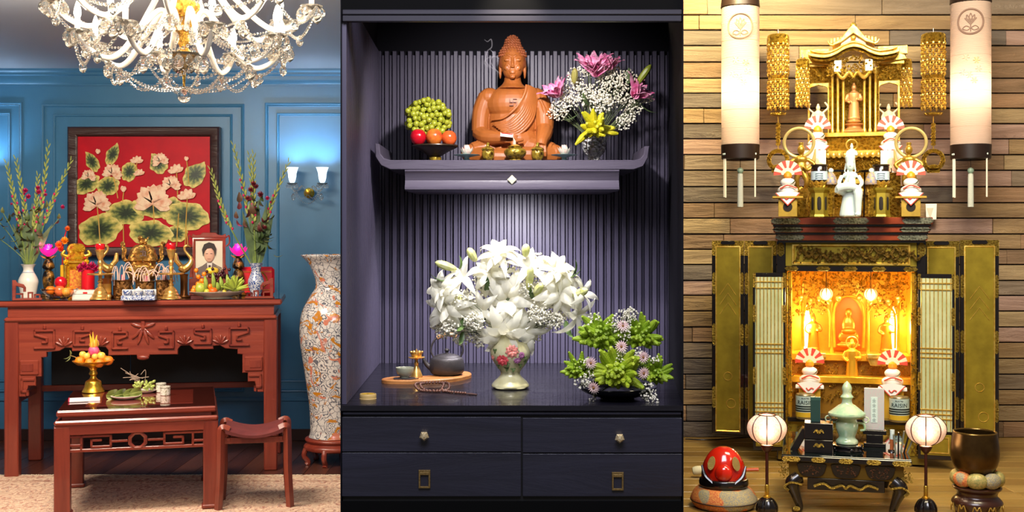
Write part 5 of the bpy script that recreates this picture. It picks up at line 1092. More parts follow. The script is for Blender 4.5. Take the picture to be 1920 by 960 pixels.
bp = cat([(62, -42, 2.4), (36, -26, 2.4), (24, -14, 2.4), (-4, -14, 2.4), (-26, 4, 2.4), (-36, 34, 9.6), (-18, 58, 9.6), (6, 62, 9.6), (26, 44, 9.6), (28, 14, 2.4), (12, -4, 2.4), (-14, 0, 2.4), (-26, 24, 9.6), (-14, 48, 9.6), (10, 52, 9.6), (18, 30, 9.6), (16, 10, 2.4), (24, -12, 2.4)], 12); acc = []; last = None
for p in bp:
    if last is None or (p - last).length > 4.9: acc.append(p); last = p
b0 = None
for p in acc:
    if b0 is None: b0 = MB().sph((0, 0, 0), 2.6, 9, 7).build('bead', mat('bead_wood', '#7a5040', .35, c2='#5e3a2c', vs=.3), t, loc=p)
    else: share(b0, 'bead', t, p)
MB().tube([(62, -42, 2), (72, -48, 1.8), (84, -54, 1.5)], [1.2, 2.2, 1.4], 6).build('tassel', mat('bead_tassel', '#5a3f3a', .8), t); MB().tube(bp, .5, 4).build('cord', mat('bead_tassel', ''), t)
t = onC('yellow_candle', 'small yellow candle tin at the left of the cabinet top', 'candle', 690, 747); MB().lathe(prof([(0, 0), (15, 0), (15.5, 1), (15.5, 8), (14, 9), (13, 7.5), (0, 7.5)], 2), 28).build('rim', mat('candle_peel', '#c9a86a', .5), t); MB().cyl((0, 0, 7), 13, 1.2, 24).build('wax', mat('yellow_wax', '#c9a01c', .5, c2='#b8901a', vs=.3), t); MB().sph((0, 0, 8.5), (2.2, 1.4, .8), 8, 6).build('wick', mat('wick', '#8a6a1c', .8), t)
# green citron arrangement
t = onC('dark_bowl', 'shallow black bowl under the green citron arrangement', 'bowl', 1157, 747); Dg = INFO[t.name][2]; MB().lathe(prof([(0, 0), (30, 0), (34, 2), (62, 12), (74, 22), (73, 23), (58, 15), (0, 8)], 3), 36).build('bowl', mat('black_bowl', '#0c0c10', .15, coat=.5), t); MB().tube([(x, y, 22.6) for x, y in circ(73.5, 40)], .7, 5, closed=True).build('rim', mat('bowl_rim', '#3c4a44', .3), t)
for i, (x, y, L, n_, dd, l) in enumerate(((1124, 628, 54, 40, 6, 'green many-fingered citron at the upper left of the arrangement'), (1202, 630, 48, 36, 8, 'green many-fingered citron at the upper right of the arrangement'), (1157, 696, 62, 48, -22, 'large green many-fingered citron at the front of the arrangement'), (1086, 692, 38, 26, 0, 'small dark green citron at the lower left of the arrangement'), (1226, 698, 42, 30, 4, 'green many-fingered citron at the lower right of the arrangement'))):
    t = T('citron_fruit', l, 'fruit', x, y, Dg + dd * U(Dg)); citron(t, n_ + 24, L, L * .12, GC if i != 2 else mat('bright_green_citron', '#b2c334', .42, c2='#98b228', vs=.05, bump=.25, bs=.4), seed=20 + i)
t = T('gypsophila_sprays', 'white gypsophila sprays tucked between the green citrons', 'flowers', 1157, 700, Dg); gyp_part(t, [(x - 1157, -34 + dd, 700 - y, R) for (x, y, R, dd) in ((1168, 595, 20, 10), (1180, 588, 16, 14), (1150, 610, 14, 10), (1115, 595, 12, 20), (1102, 608, 10, 20), (1165, 665, 14, -10), (1098, 680, 12, 0), (1105, 705, 16, -6), (1090, 715, 12, 0), (1112, 742, 7, -8), (1212, 728, 18, -10), (1222, 742, 12, -10), (1195, 660, 12, 0), (1225, 668, 10, 0), (1172, 622, 14, 4))], 80, (1.4, 2.3), (0, 20, -20))
CHR = mat('pale_pink_daisy', '#dcb6b4', .5, c2='#e8cfc8', vs=.3)
cm = MB()
for ring in range(3):
    for k in range(16 - 3 * ring): cm.petal(1 - .2 * ring, .22, .1, -.3, .6, 3, Matrix.Rotation(2 * PI * (k + .4 * ring) / (16 - 3 * ring), 4, 'Z') @ Matrix.Rotation(1.3 - .3 * ring, 4, 'X'))
cm0 = None
for i, (x, y, dd, l) in enumerate(((1168, 611, -34, 'pale pink chrysanthemum at the top of the citron arrangement'), (1165, 650, -56, 'pale pink chrysanthemum in the middle of the citron arrangement'), (1206, 670, -48, 'pale pink chrysanthemum right of the large front citron'), (1108, 681, -46, 'pale pink chrysanthemum at the left of the citron arrangement'), (1113, 727, -60, 'pale pink chrysanthemum hanging at the lower left of the bowl'), (1207, 700, -60, 'half hidden pink chrysanthemum at the lower right of the arrangement'))):
    t = T('chrysanthemum', l, 'flower', x, y, Dg + dd * U(Dg)); M_ = aim((0, 0, 0), ((x - 1157) / 120, -1, (690 - y) / 200), 0, 13)
    if cm0 is None: cm0 = cm.build('petals', CHR, t); cm0.matrix_local = M_
    else: shareM(cm0, 'petals', t, M_)
    MB().sph((0, -3, 0), 2.6, 8, 6).build('eye', mat('daisy_eye', '#8a5a2c', .7), t)
# thin smoke
SM = NT('thin_smoke'); tr = SM.n('ShaderNodeBsdfTransparent'); df = SM.n('ShaderNodeBsdfDiffuse'); df.inputs[0].default_value = (.8, .78, .85, 1); mx = SM.n('ShaderNodeMixShader'); mx.inputs[0].default_value = .05
SM.l(tr.outputs[0], mx.inputs[1]); SM.l(df.outputs[0], mx.inputs[2]); SM.l(mx.outputs[0], SM.out.inputs[0])
t = T('incense_smoke', 'thin wisp of incense smoke left of the Buddha statue head', 'smoke', 940, 140, 3.42)
for pts in ([(0, 0, 0), (-10, 0, 8), (-22, 0, 16), (-30, 0, 28), (-26, 0, 44), (-18, 0, 52), (-19, 0, 66), (-26, 0, 62), (-32, 0, 66)], [(-6, 0, 4), (-20, 0, 24), (-14, 0, 38), (-22, 0, 48)], [(-22, 0, 14), (-31, 0, 20), (-28, 0, 30), (-12, 0, 34), (-4, 0, 30)]):
    MB().tube(cat(pts, 8), [.5, 1.2, 1.0, 1.3, .4], 8).build('wisp', SM.m, t)

# =====================================================================  RIGHT: plank wall with gilded house altar
DW = 4.3; ZR = E - .743
wr = S(MB().bb(-420, 680, 4, 16, -390, 520), 'wall_planks', mat('plank_gap_dark', '#1d120a', .8), 1600, 440, DW)
PK = [wood('weathered_plank_%d' % i, a, b, 'X', .05, .7, 0, .25, 9) for i, (a, b) in enumerate((('#7c6040', '#a88a60'), ('#6e563c', '#98785a'), ('#887050', '#b49a70'), ('#72604c', '#94806a'), ('#86664a', '#aa8460'), ('#584c44', '#786a5c'), ('#927260', '#b09080')))]
rp = random.Random(21); z = 470
while z > -388:
    h_ = rp.uniform(28, 31); x = -420 - rp.uniform(0, 200)
    while x < 680:
        L = rp.uniform(180, 420); x1 = min(x + L, 680); x0 = max(x, -420)
        if x1 - x0 > 12:
            d = rp.uniform(0, 3); MB().bb(x0 + .4, x1 - .4, -d, 5, max(-388, z - h_ + 2.4), z, .8).build('plank', PK[rp.choice((0, 0, 1, 1, 2, 3, 4, 5, 6))], wr)
        x += L
    z -= h_
fr = MB().box((1.65, 3.35, ZR - .04), (2.1, 2.0, .03)).build('floor_right', mat('floor_right_base', '#3a2a14', .7), kind='structure')
HON = [wood('honey_floor_%d' % i, a, b, 'X', 7, .35, .15, .06, 8) for i, (a, b) in enumerate((('#8a6a30', '#a98544'), ('#7c5c28', '#9a763a'), ('#94743a', '#b08c4a')))]
for i in range(22):
    y = 2.4 + i * .09
    for j in range(2): xa = .1456 * y - .02; MB().bb((xa if j == 0 else 1.45) + .001, (1.45 if j == 0 else 2.75) - .001, y + .001, y + .089, ZR - .025, ZR, .002).build('floor_plank', HON[(i * 2 + j) % 3], fr)
wedge('wall_right_side', [(.50, DB + .02), (.535, DB + .02), (.6245, DW), (.59, DW)], 0, 2.75, mat('plank_gap_dark', ''))
# ------------------------------------------------------------- shared helpers
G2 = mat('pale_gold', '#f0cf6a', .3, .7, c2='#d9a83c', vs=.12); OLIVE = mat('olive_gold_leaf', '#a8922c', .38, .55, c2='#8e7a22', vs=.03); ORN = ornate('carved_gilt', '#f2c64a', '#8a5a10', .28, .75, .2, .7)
LAQ = mat('red_brown_lacquer', '#7c3016', .3, coat=.4, c2='#8e3c1c', vs=.05); SILV = ornate('silver_fitting', '#a4a690', '#4a4c3e', .4, .45, .3, .5); GFIT = ornate('gold_fitting', '#d9bc5a', '#7a5c14', .3, .75, .35, .6)
def textmesh(txt, size, name, m, parent, loc, ext=.15, rot=(PI / 2, 0, 0), bend=None):
    cu = bpy.data.curves.new(name, 'FONT'); cu.body = txt; cu.size = size; cu.align_x = 'CENTER'; cu.align_y = 'CENTER'; cu.extrude = ext; cu.resolution_u = 2
    o = bpy.data.objects.new('tmp', cu); COL.objects.link(o); dg = bpy.context.evaluated_depsgraph_get(); me = bpy.data.meshes.new_from_object(o.evaluated_get(dg)); bpy.data.objects.remove(o)
    if bend:
        for v in me.vertices: a = v.co.x / bend; v.co = Vector((math.sin(a) * (bend + v.co.z), v.co.y, math.cos(a) * (bend + v.co.z)))
    q = bpy.data.objects.new(name, me); COL.objects.link(q); me.materials.clear(); me.materials.append(m); q.parent = parent; q.location = loc; q.rotation_euler = rot; q['kind'] = 'stuff'; return q
def lace(mb, x0, x1, z0, z1, y, n, r=(1.2, 2.6), rr=rp):
    for _ in range(n):
        x, z, q = rr.uniform(x0, x1), rr.uniform(z0, z1), rr.uniform(*r)
        if rr.random() < .5: ico(mb, (x, y + rr.uniform(-2, 1), z), q)
        else: a = rr.uniform(0, 6); mb.tube([(x + q * 1.6 * math.cos(a + t), y - .4 * t, z + q * 1.6 * math.sin(a + t)) for t in (0, .8, 1.6, 2.4, 3.2)], q * .35, 5)
def oct_plate(w, h, c): return [(-w, -h + c), (-w + c, -h), (w - c, -h), (w, -h + c), (w, h - c), (w - c, h), (-w + c, h), (-w, h - c)]
def standing(b, h, arms=True, base=True):          # robed standing figure, height h, fused later
    s = h / 100
    b.lathe([(0, 8 * s), (15 * s, 8 * s), (13 * s, 30 * s), (12 * s, 50 * s), (14 * s, 64 * s), (14 * s, 72 * s), (6 * s, 78 * s), (0, 80 * s)], 14, MX((0, 0, 0), (0, 0, 0), (1, .7, 1)))
    b.sph((0, -1 * s, 86 * s), (6.5 * s, 7 * s, 8.5 * s), 10, 8); b.sph((0, 0, 95 * s), (4 * s, 4 * s, 4.5 * s), 8, 6); b.tube([(0, 0, 74 * s), (0, 0, 82 * s)], 4 * s, 8)
    if arms:
        for sx in (-1, 1): b.tube(cat([(sx * 13 * s, 0, 70 * s), (sx * 18 * s, -3 * s, 56 * s), (sx * 9 * s, -11 * s, 52 * s + sx * 4 * s)], 4), [4.5 * s, 4.5 * s, 3 * s], 8)
    if base: b.lathe([(0, 0), (17 * s, 0), (18 * s, 3 * s), (13 * s, 6 * s), (16 * s, 10 * s), (0, 10 * s)], 14)
    return b
WHP = mat('white_china', '#d4e2da', .25, coat=.3)
# ------------------------------------------------------------- the cabinet
CX, CYB, DC = 1594, 870, 3.80
cab = T('altar_cabinet', 'tall black and gold lacquer household altar cabinet with opened doors', 'cabinet', CX, PYZ(DC, ZR), DC, face(CX, .8)); oy = OY(cab)
def r_(x0, x1, y0, y1): return (x0 - CX, x1 - CX, oy - y1, oy - y0)
def cbox(nm, m, x0, x1, y0, y1, d0, d1, b=.6, par=None): a = r_(x0, x1, y0, y1); return MB().bb(a[0], a[1], d0, d1, a[2], a[3], b).build(nm, m, par or cab)
ZCT = E + (HZ - 407) * U(DC)
for (y0, y1, x0, x1, d0) in ((408, 421, 1450, 1738, -26), (425, 436, 1454, 1734, -20), (439, 451, 1458, 1730, -14)):
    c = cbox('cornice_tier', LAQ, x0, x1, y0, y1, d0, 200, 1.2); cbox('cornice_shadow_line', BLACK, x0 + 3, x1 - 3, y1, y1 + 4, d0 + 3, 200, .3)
    for (fx, fw) in ((x0 + 26, 27), (CX, 32), (x1 - 26, 27)):
        MB().prism(oct_plate(fw, (y1 - y0) / 2 - .6, 5), 0, 2, .5).build('metal_fitting', SILV, c, loc=(fx - CX, d0 - 1.2, oy - (y0 + y1) / 2))
cbox('side_panel', BLACK, 1460, 1476, 453, 866, 0, 190); cbox('side_panel', BLACK, 1713, 1729, 453, 866, 0, 190); cbox('back_panel', mat('inner_gilt_wall', '#eab630', .35, .45, c2='#d99c20', vs=.03), 1476, 1713, 506, 866, 150, 156); cbox('ceiling_panel', mat('inner_gilt_wall', ''), 1476, 1713, 504, 508, 0, 150)
for s_ in ((1476, 1480), (1709, 1713)): cbox('inner_wall', mat('inner_gilt_wall', ''), s_[0], s_[1], 508, 866, 6, 150)
cbox('frieze_board', OLIVE, 1476, 1713, 453, 505, 0, 10)
a = r_(1488, 1701, 458, 497); MB().ring(a[0], a[1], a[2], a[3], [(0, 0), (0, 4), (3, 4), (5, 0)]).build('frieze_frame', G2, cab); m_ = MB()
for k in range(16):
    x0 = -98 + k * 13; zz = oy - 478 + rp.uniform(-8, 8); m_.tube(cat([(x0, -3, zz - 8), (x0 + 10, -7, zz + 8), (x0 + 22, -7, zz - 4), (x0 + 30, -4, zz + 5)], 5), [1.5, 3.2, 3.4, 1.2], 7)
lace(m_, -100, 100, oy - 494, oy - 462, -3, 130, (1.2, 2.8)); m_.build('carved_frieze', ornate('frieze_gilt', '#c9a24a', '#3c2c10', .35, .6, .2, .8), cab, kind='stuff')
cbox('lintel', BLACK, 1476, 1713, 499, 509, -8, 6)
for fx in (1487, 1545, 1594, 1645, 1701): MB().prism(oct_plate(13, 4, 4), 0, 2, .4).build('lintel_fitting', GFIT, cab, loc=(fx - CX, -9.6, oy - 504))
for x in (1467, 1721):
    MB().prism(oct_plate(7, 13, 5), 0, 2, .4).build('post_fitting', GFIT, cab, loc=(x - CX, -1.8, oy - 468))
for s, x in ((-1, 1484), (1, 1706)):
    c = cbox('gilt_post', mat('inner_gilt_post', '#e0a424', .3, .6), x - 4, x + 4, 510, 850, -4, 6, 1.5); m_ = MB(); lace(m_, x - CX - 7 + s * 3, x - CX + 7 + s * 3, oy - 850, oy - 515, -7, 150, (1.0, 2.2)); m_.build('vine_carving', ornate('dark_vine', '#c79a3a', '#2c1c08', .35, .6, .3, .6), cab, kind='stuff')
# inner structure
GI = mat('inner_bright_gilt', '#f2bc34', .3, .5, c2='#e0a224', vs=.06)
for x in (1509, 1565, 1633, 1689): MB().lathe([(3.6, oy - 672), (3.6, oy - 668), (2.8, oy - 664), (2.8, oy - 540), (3.8, oy - 536), (3.8, oy - 530)], 12, MX((x - CX, 96, 0))).build('inner_column', GI, cab)
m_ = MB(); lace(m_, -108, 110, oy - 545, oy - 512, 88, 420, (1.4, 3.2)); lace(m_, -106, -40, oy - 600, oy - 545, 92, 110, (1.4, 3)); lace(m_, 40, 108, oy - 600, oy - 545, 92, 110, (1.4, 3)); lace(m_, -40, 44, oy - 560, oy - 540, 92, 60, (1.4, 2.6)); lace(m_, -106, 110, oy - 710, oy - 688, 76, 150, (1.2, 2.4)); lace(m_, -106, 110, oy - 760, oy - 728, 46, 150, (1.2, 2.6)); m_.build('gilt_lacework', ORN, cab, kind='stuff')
MB().tube(cat([(-24, 92, oy - 660), (-25, 92, oy - 590), (-14, 92, oy - 566), (3, 92, oy - 560), (20, 92, oy - 566), (31, 92, oy - 590), (30, 92, oy - 660)], 6), 2.4, 8).build('niche_arch', GI, cab)
for q in (-1, 1): MB().tube(cat([(3 + q * 36, 94, oy - 660), (3 + q * 36, 94, oy - 600), (3 + q * 46, 94, oy - 580), (3 + q * 62, 94, oy - 572), (3 + q * 80, 94, oy - 584), (3 + q * 86, 94, oy - 604), (3 + q * 86, 94, oy - 660)], 5), 2.0, 8).build('side_arch', GI, cab)
for q in (-1, 1):
    for k in range(5): MB().lathe(prof([(0, 0), (5, 3), (6, 8), (2, 14), (0, 15)], 2), 8, MX((3 + q * (20 + k * 18), 84, oy - 556 - (k % 2) * 6), (PI, 0, 0))).build('hanging_bell', G2, cab)
MB().prism([(p[0], p[1]) for p in cat([(-22, oy - 665), (-22, oy - 592), (3, oy - 564), (28, oy - 592), (28, oy - 665)], 6)], 120, 124).build('niche_panel', mat('orange_niche', '#c9701a', .4, .3), cab)
b = MB(); b.sph((0, 0, 14), (20, 10, 14), 14, 8); b.sph((0, 2, 36), (13, 8, 20), 14, 10); b.sph((0, 0, 62), (7, 7, 9), 10, 8); b.tube([(0, 0, 48), (0, 0, 58)], 4, 8); b.sph((0, -6, 26), (15, 8, 6), 10, 6); b.sph((0, 0, -2), (24, 12, 6), 14, 6)
o = b.blob('relief_buddha', mat('orange_gilt', '#d8801c', .35, .5), cab, 1.4, 2); o.location = (3, 108, oy - 655)
for x in (1530, 1668):
    b = MB(); standing(b, 78); o = b.blob('attendant_figure', mat('orange_gilt', ''), cab, 1.5, 1); o.location = (x - CX, 108, oy - 672)
for x in (1518, 1683):
    MB().lathe(prof([(0, 0), (8, 2), (10, 30), (8, 62), (3, 84), (0, 92)], 3), 14, MX((x - CX, 128, oy - 672))).build('altar_bulb', mat('warm_altar_bulb', (1, .9, .6), .4, emit=3.5, ecol=(1, .78, .32)), cab)
    point('altar_bulb_light', (x - CX, 100, oy - 620), 2.6, (1, .80, .38), .02, cab)
cbox('upper_step', GI, 1480, 1709, 672, 684, 70, 150); cbox('middle_step', GI, 1480, 1709, 712, 724, 40, 110); cbox('step_riser', mat('step_riser', '#9a6c1c', .4, .4), 1480, 1709, 684, 712, 80, 84); cbox('step_riser', mat('step_riser', ''), 1480, 1709, 724, 790, 50, 54); cbox('lower_step', BLACK, 1480, 1709, 784, 792, -14, 60); cbox('lower_riser', OLIVE, 1480, 1709, 792, 850, -6, 0)
for i in range(3): cbox('riser_panel', GFIT, 1496 + i * 68, 1552 + i * 68, 802, 840, -9, -6)
for x in (1530, 1646): cbox('offering_stand', G2, x - 18, x + 22, 668, 676, 44, 70); MB().prism([(-14, 0), (14, 0), (20, 14), (-20, 14)], 48, 68, .5).build('offering_stand', G2, cab, loc=(x + 2 - CX, 0, oy - 690))
for x in (1552, 1634):
    l = MB().lathe(prof([(2, 20), (9, 17), (12, 9), (9, 1), (3, -3), (0, -4)], 3), 12, MX((x - CX, 40, oy - 562))).build('hanging_lamp', mat('crystal_lamp', '#fff0c8', .3, emit=.7, ecol=(1, .85, .55)), cab)
    for k in range(8): a = k * PI / 4; MB().tube(cat([(2 * math.cos(a), 2 * math.sin(a), 20), (9.6 * math.cos(a), 9.6 * math.sin(a), 16), (12.8 * math.cos(a), 12.8 * math.sin(a), 9), (9.6 * math.cos(a), 9.6 * math.sin(a), 1), (0, 0, -4)], 3), 1.1, 5).build('lamp_rib', GFIT, l, loc=(x - CX, 40, oy - 562))
    MB().tube([(x - CX, 40, oy - 542), (x - CX, 40, oy - 508)], .7, 5).build('lamp_wire', BLACK, l); point('hanging_lamp_light', (x - CX, 24, oy - 566), 1.5, (1, .84, .5), .02, cab)
# base drawers
cbox('plinth', mat('plinth_olive', '#7a661c', .4, .4), 1462, 1727, 850, 866, -4, 180)
# ------------------------------------------------------------- doors (parts of the cabinet)
def door_leaf(x0, x1, y0, y1, dp, ang, s):
    w_ = x1 - x0; h_ = y1 - y0; d = MB().bb(0, w_, 0, 7, 0, h_, .6).build('door', BLACK, cab, loc=(x0 - CX, dp, oy - y1), rot=(0, 0, ang))
    MB().bb(8, w_ - 8, -1.2, 0, 6, h_ - 12, .5).build('gilt_panel', OLIVE, d); MB().ring(7, w_ - 7, 5, h_ - 11, [(0, 0), (0, 2), (1.5, 2.4), (3, 1)]).build('panel_edge', G2, d)
    for (xx, zz, ww, hh) in ((0, h_ - 30, 10, 30), (w_ - 10, h_ - 30, 10, 30)): MB().bb(xx, xx + ww, -1.5, 0, zz, zz + hh, .5).build('corner_fitting', GFIT, d)
    MB().bb(9, w_ - 9, -1.5, 0, h_ - 11, h_, .5).build('top_fitting', GFIT, d); MB().prism(oct_plate(14, 3.6, 2.5), 0, 2, .4).build('door_grip', BLACK, d, loc=(w_ / 2, -3, h_ - 4))
    for f in (.78, .515, .19):
        for xx in (4, w_ - 4): MB().prism(oct_plate(3.2, 22, 3), 0, 1.6, .4).build('strap_fitting', GFIT, d, loc=(xx, -1.5, h_ * (f - .0)))
    for k in range(3): MB().bars([(w_ * .25, h_ * (.62 + .05 * k)), (w_ * .5, h_ * (.68 + .05 * k)), (w_ * .75, h_ * (.62 + .05 * k))], .9, -2, -1.2, .2).build('etched_mountain', G2, d)
    MB().tube([(x, -1.6, z) for x, z in circ(8, 20, (w_ * .5, h_ * .3))], .7, 5, closed=True).build('etched_flower', G2, d); MB().tube([(x, -1.6, z) for x, z in circ(9, 20, (w_ * .6, h_ * .16))], .7, 5, closed=True).build('etched_flower', G2, d)
door_leaf(1333, 1396, 452, 838, 92, .0, -1); door_leaf(1397, 1459, 452, 838, 92, .0, -1); door_leaf(1731, 1796, 452, 842, 60, .03, 1); door_leaf(1797, 1866, 450, 846, 60, .03, 1)
PAPER = mat('pale_green_silk', '#c2c698', .6, c2='#a8b07c', vs=.02)
def shoji(x0, x1, y0, y1, dp, ang):
    w_ = x1 - x0; h_ = y1 - y0; d = MB().bb(0, w_, 0, 5, 0, h_, .6).build('inner_door', BLACK, cab, loc=(x0 - CX, dp, oy - y1), rot=(0, 0, ang))
    MB().bb(4, w_ - 4, -.8, 0, 52, h_ - 8, .2).build('silk_panel', PAPER, d)
    for k in range(8): xx = 6.5 + k * (w_ - 13) / 7; MB().bb(xx - .8, xx + .8, -2.2, -.6, 52, h_ - 8, .3).build('gilt_bar', G2, d)
    for f in (.95, .915, .60, .575, .55, .27, .245, .22): MB().bb(4, w_ - 4, -2.8, -1, h_ * f - 1, h_ * f + 1, .3).build('gilt_rail', G2, d)
    for xx in (0, w_ - 5): MB().bb(xx, xx + 5, -1.4, 0, h_ - 28, h_, .4).build('corner_fitting', GFIT, d); MB().prism(oct_plate(2.6, 17, 2), 0, 1.5, .3).build('strap_fitting', GFIT, d, loc=(xx + 2.5, -1.5, h_ * .77)); MB().prism(oct_plate(2.6, 17, 2), 0, 1.5, .3).build('strap_fitting', GFIT, d, loc=(xx + 2.5, -1.5, h_ * .42))
    MB().bb(5, w_ - 5, -1.2, 0, 8, 46, .5).build('gilt_foot_panel', OLIVE, d); MB().ring(9, w_ - 9, 12, 42, [(0, 1.2), (0, 2.4), (2, 2.4), (2, 1.2)]).build('foot_panel_moulding', G2, d); MB().prism(oct_plate(15, 2.6, 2), 0, 1.6, .3).build('door_grip', BLACK, d, loc=(w_ / 2, -2, h_ - 4))
shoji(1416, 1476, 512, 848, -20, .10); shoji(1713, 1776, 512, 852, -16, -.10)
# ------------------------------------------------------------- gilded shrine above
def onT(name, lab, cat_, px, D, **k): return TZ(name, lab, cat_, px, D, ZCT, **k)
shr = onT('gilded_shrine', 'ornate gilded miniature shrine with curved gable roof above the cabinet', 'shrine', 1600, 3.98); so = OY(shr)
def sbx(nm, m, x0, x1, y0, y1, d0, d1, b=.8): return MB().bb(x0 - 1600, x1 - 1600, d0, d1, so - y1, so - y0, b).build(nm, m, shr)
for (x0, x1, y0, y1, d) in ((1520, 1690, 390, 406, -10), (1530, 1680, 370, 390, -4), (1540, 1662, 345, 370, 0), (1534, 1668, 336, 345, -6), (1548, 1652, 290, 336, 4), (1540, 1660, 282, 290, -4), (1546, 1654, 256, 282, 4), (1542, 1660, 248, 256, -2)): sbx('base_tier', ORN if (y1 - y0) > 12 else G2, x0, x1, y0, y1, d, 90)
for k in range(24): MB().petal(14, 11, .3, .7, .6, 4, MX((-55 + (k % 12) * 10, -4, so - (296 if k < 12 else 366)), (.3, 0, 0))).build('lotus_petal', G2, shr)
for x in (1562, 1572, 1582, 1620, 1630, 1640):
    MB().lathe([(3.4, so - 248), (3.4, so - 242), (2.4, so - 240), (2.4, so - 138), (3.6, so - 134), (3.6, so - 126)], 12, MX((x - 1600, 6 + abs(x - 1601) * .2, 0))).build('column', G2, shr)
sbx('niche_back', ORN, 1562, 1640, 128, 250, 60, 64); sbx('niche_side', ORN, 1556, 1561, 128, 250, 20, 64); sbx('niche_side', ORN, 1641, 1646, 128, 250, 20, 64)
for s in (-1, 1):
    MB().bb(s * 44 + 1 * 0, s * 47, 26, 40, so - 260, so - 128, .6).build('wing_post', G2, shr); MB().bb(s * 80, s * 84, 26, 40, so - 270, so - 128, .6).build('wing_post', G2, shr)
    MB().prism([(s * 44, so - 164), (s * 44, so - 150), (s * 84, so - 150), (s * 84, so - 164), (s * 78, so - 158), (s * 64, so - 154), (s * 50, so - 158)], 26, 34, .6).build('wing_arch', G2, shr)
    MB().bb(s * 44, s * 86, 24, 44, so - 150, so - 118, 1).build('wing_frieze', ORN, shr); MB().bb(s * 42, s * 92, 20, 50, so - 120, so - 112, 1).build('wing_cornice', G2, shr)
    MB().prism([(s * 40, so - 118), (s * 96, so - 112), (s * 92, so - 104), (s * 76, so - 98), (s * 40, so - 94)], 14, 60, .8).build('wing_roof', G2, shr)
    MB().bb(s * 44, s * 98, 30, 44, so - 100, so - 84, .8).build('rear_eave', G2, shr)
    for k in range(5): MB().bb(s * (46 + k * 9), s * (52 + k * 9), 20, 24, so - 112, so - 104, .4).build('bracket', G2, shr)
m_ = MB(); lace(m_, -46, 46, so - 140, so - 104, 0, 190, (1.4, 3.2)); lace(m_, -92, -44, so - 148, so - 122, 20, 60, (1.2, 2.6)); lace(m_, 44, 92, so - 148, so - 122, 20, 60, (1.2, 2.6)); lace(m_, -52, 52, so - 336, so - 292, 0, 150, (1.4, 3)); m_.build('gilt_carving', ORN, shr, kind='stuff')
for s in (-1, 1): sbx('bracket_block', mat('pale_ivory_gilt', '#e6d9b4', .4, .2), 1600 + s * 28 - 7, 1600 + s * 28 + 7, 112, 134, -2, 10)
ct = [(-84, 88), (-74, 84), (-50, 88), (-34, 94), (-20, 88), (0, 80), (20, 88), (34, 94), (50, 88), (74, 84), (84, 88)]
ct = [(x, 170 - y + 8) for x, y in [(-82, 96), (-70, 100), (-48, 102), (-30, 96), (-16, 88), (0, 84), (16, 88), (30, 96), (48, 102), (70, 100), (82, 96)]]
def eave(off, th, d0, d1, w_, nm, m): c = cat([(x * w_, 0, so - (178 - z) + off) for x, z in ct], 4); c = [(p.x, p.z) for p in c]; MB().prism(c + [(x, z - th) for x, z in c[::-1]], d0, d1, .8).build(nm, m, shr)
eave(0, 6, -16, 60, 1.0, 'roof_eave', G2); eave(-8, 4, -10, 60, .95, 'roof_soffit', ORN); eave(7, 4, -8, 60, .96, 'roof_tiles', G2)
MB().prism([(0, so - 46), (-8, so - 54), (-22, so - 72), (-36, so - 80), (-38, so - 86), (-22, so - 80), (0, so - 64), (22, so - 80), (38, so - 86), (36, so - 80), (22, so - 72), (8, so - 54)], -12, 40, 1).build('gable', G2, shr)
MB().prism([(0, so - 64), (-22, so - 80), (-24, so - 88), (24, so - 88), (22, so - 80)], -2, 36, .6).build('gable_panel', mat('ivory_panel', '#efe6c4', .4, .2), shr)
MB().sph((0, -8, so - 72), (5, 3, 5), 10, 7).build('gable_crest', G2, shr); MB().lathe(prof([(0, so - 52), (5, so - 50), (6, so - 46), (3, so - 43), (0, so - 41)], 3), 10).build('finial', G2, shr)
for s in (-1, 1):
    MB().tube(cat([(s * 34, -6, so - 84), (s * 42, -6, so - 82), (s * 46, -6, so - 76)], 4), [3, 2.4, 1], 7).build('ridge_scroll', G2, shr)
    for k in range(4): MB().bb(s * (20 + k * 6), s * (24 + k * 6), 10, 20, so - 78, so - 66 - k * 1, .5).build('ridge_tile', G2, shr)
MB().lathe(prof([(0, so - 248), (22, so - 248), (24, so - 244), (16, so - 240), (14, so - 236), (20, so - 231), (0, so - 229)], 3), 20, MX((1, 22, 0))).build('niche_pedestal', mat('reddish_gilt', '#c08a54', .4, .4), shr); mb = MB(); lotus_petals(mb, 17, 6, 12, 2, .5); mb.build('niche_lotus', G2, shr, loc=(1, 22, so - 232), sca=(1, 1, .6))
MB().prism([(p[0], p[1]) for p in cat([(1, so - 140), (18, so - 158), (22, so - 186), (14, so - 226), (-12, so - 226), (-20, so - 186), (-16, so - 158)], 5, True)], 40, 44, 1).build('niche_halo', ornate('halo_gilt', '#e8c458', '#9a6a18', .3, .7, .3, .5), shr)
for q in (-1, 1): MB().tube(cat([(q * 34, 2, so - 128), (q * 20, 0, so - 146), (q * 8, -2, so - 136), (0, -2, so - 146)], 5), [2, 3.4, 3, 2], 8).build('niche_swag', G2, shr)
b = MB(); standing(b, 76); b.blob('standing_buddha', mat('reddish_gilt', '#c08a54', .4, .4), None, 1.0, 2); o = bpy.data.objects['standing_buddha']; _place(o, 1601, 230, 4.02, None); _tag(o, 'rosy gold standing Buddha figure inside the gilded shrine', 'statue')
for s, l in ((-1, 'pale carved guardian figure in the left wing of the gilded shrine'), (1, 'pale carved guardian figure in the right wing of the gilded shrine')):
    b = MB(); standing(b, 62); b.tube(cat([(8, 0, 44), (18, 0, 54), (12, 0, 64)], 4), 2, 6); b.tube(cat([(-8, 0, 44), (-18, 0, 54), (-14, 0, 62)], 4), 2, 6); o = b.blob('guardian_figure', mat('pale_wood_figure', '#d9bfa0', .5), None, 1.0, 1); _place(o, 1600 + s * 66, 256, 4.02, None); _tag(o, l, 'statue', 'guardian figures in the shrine wings')
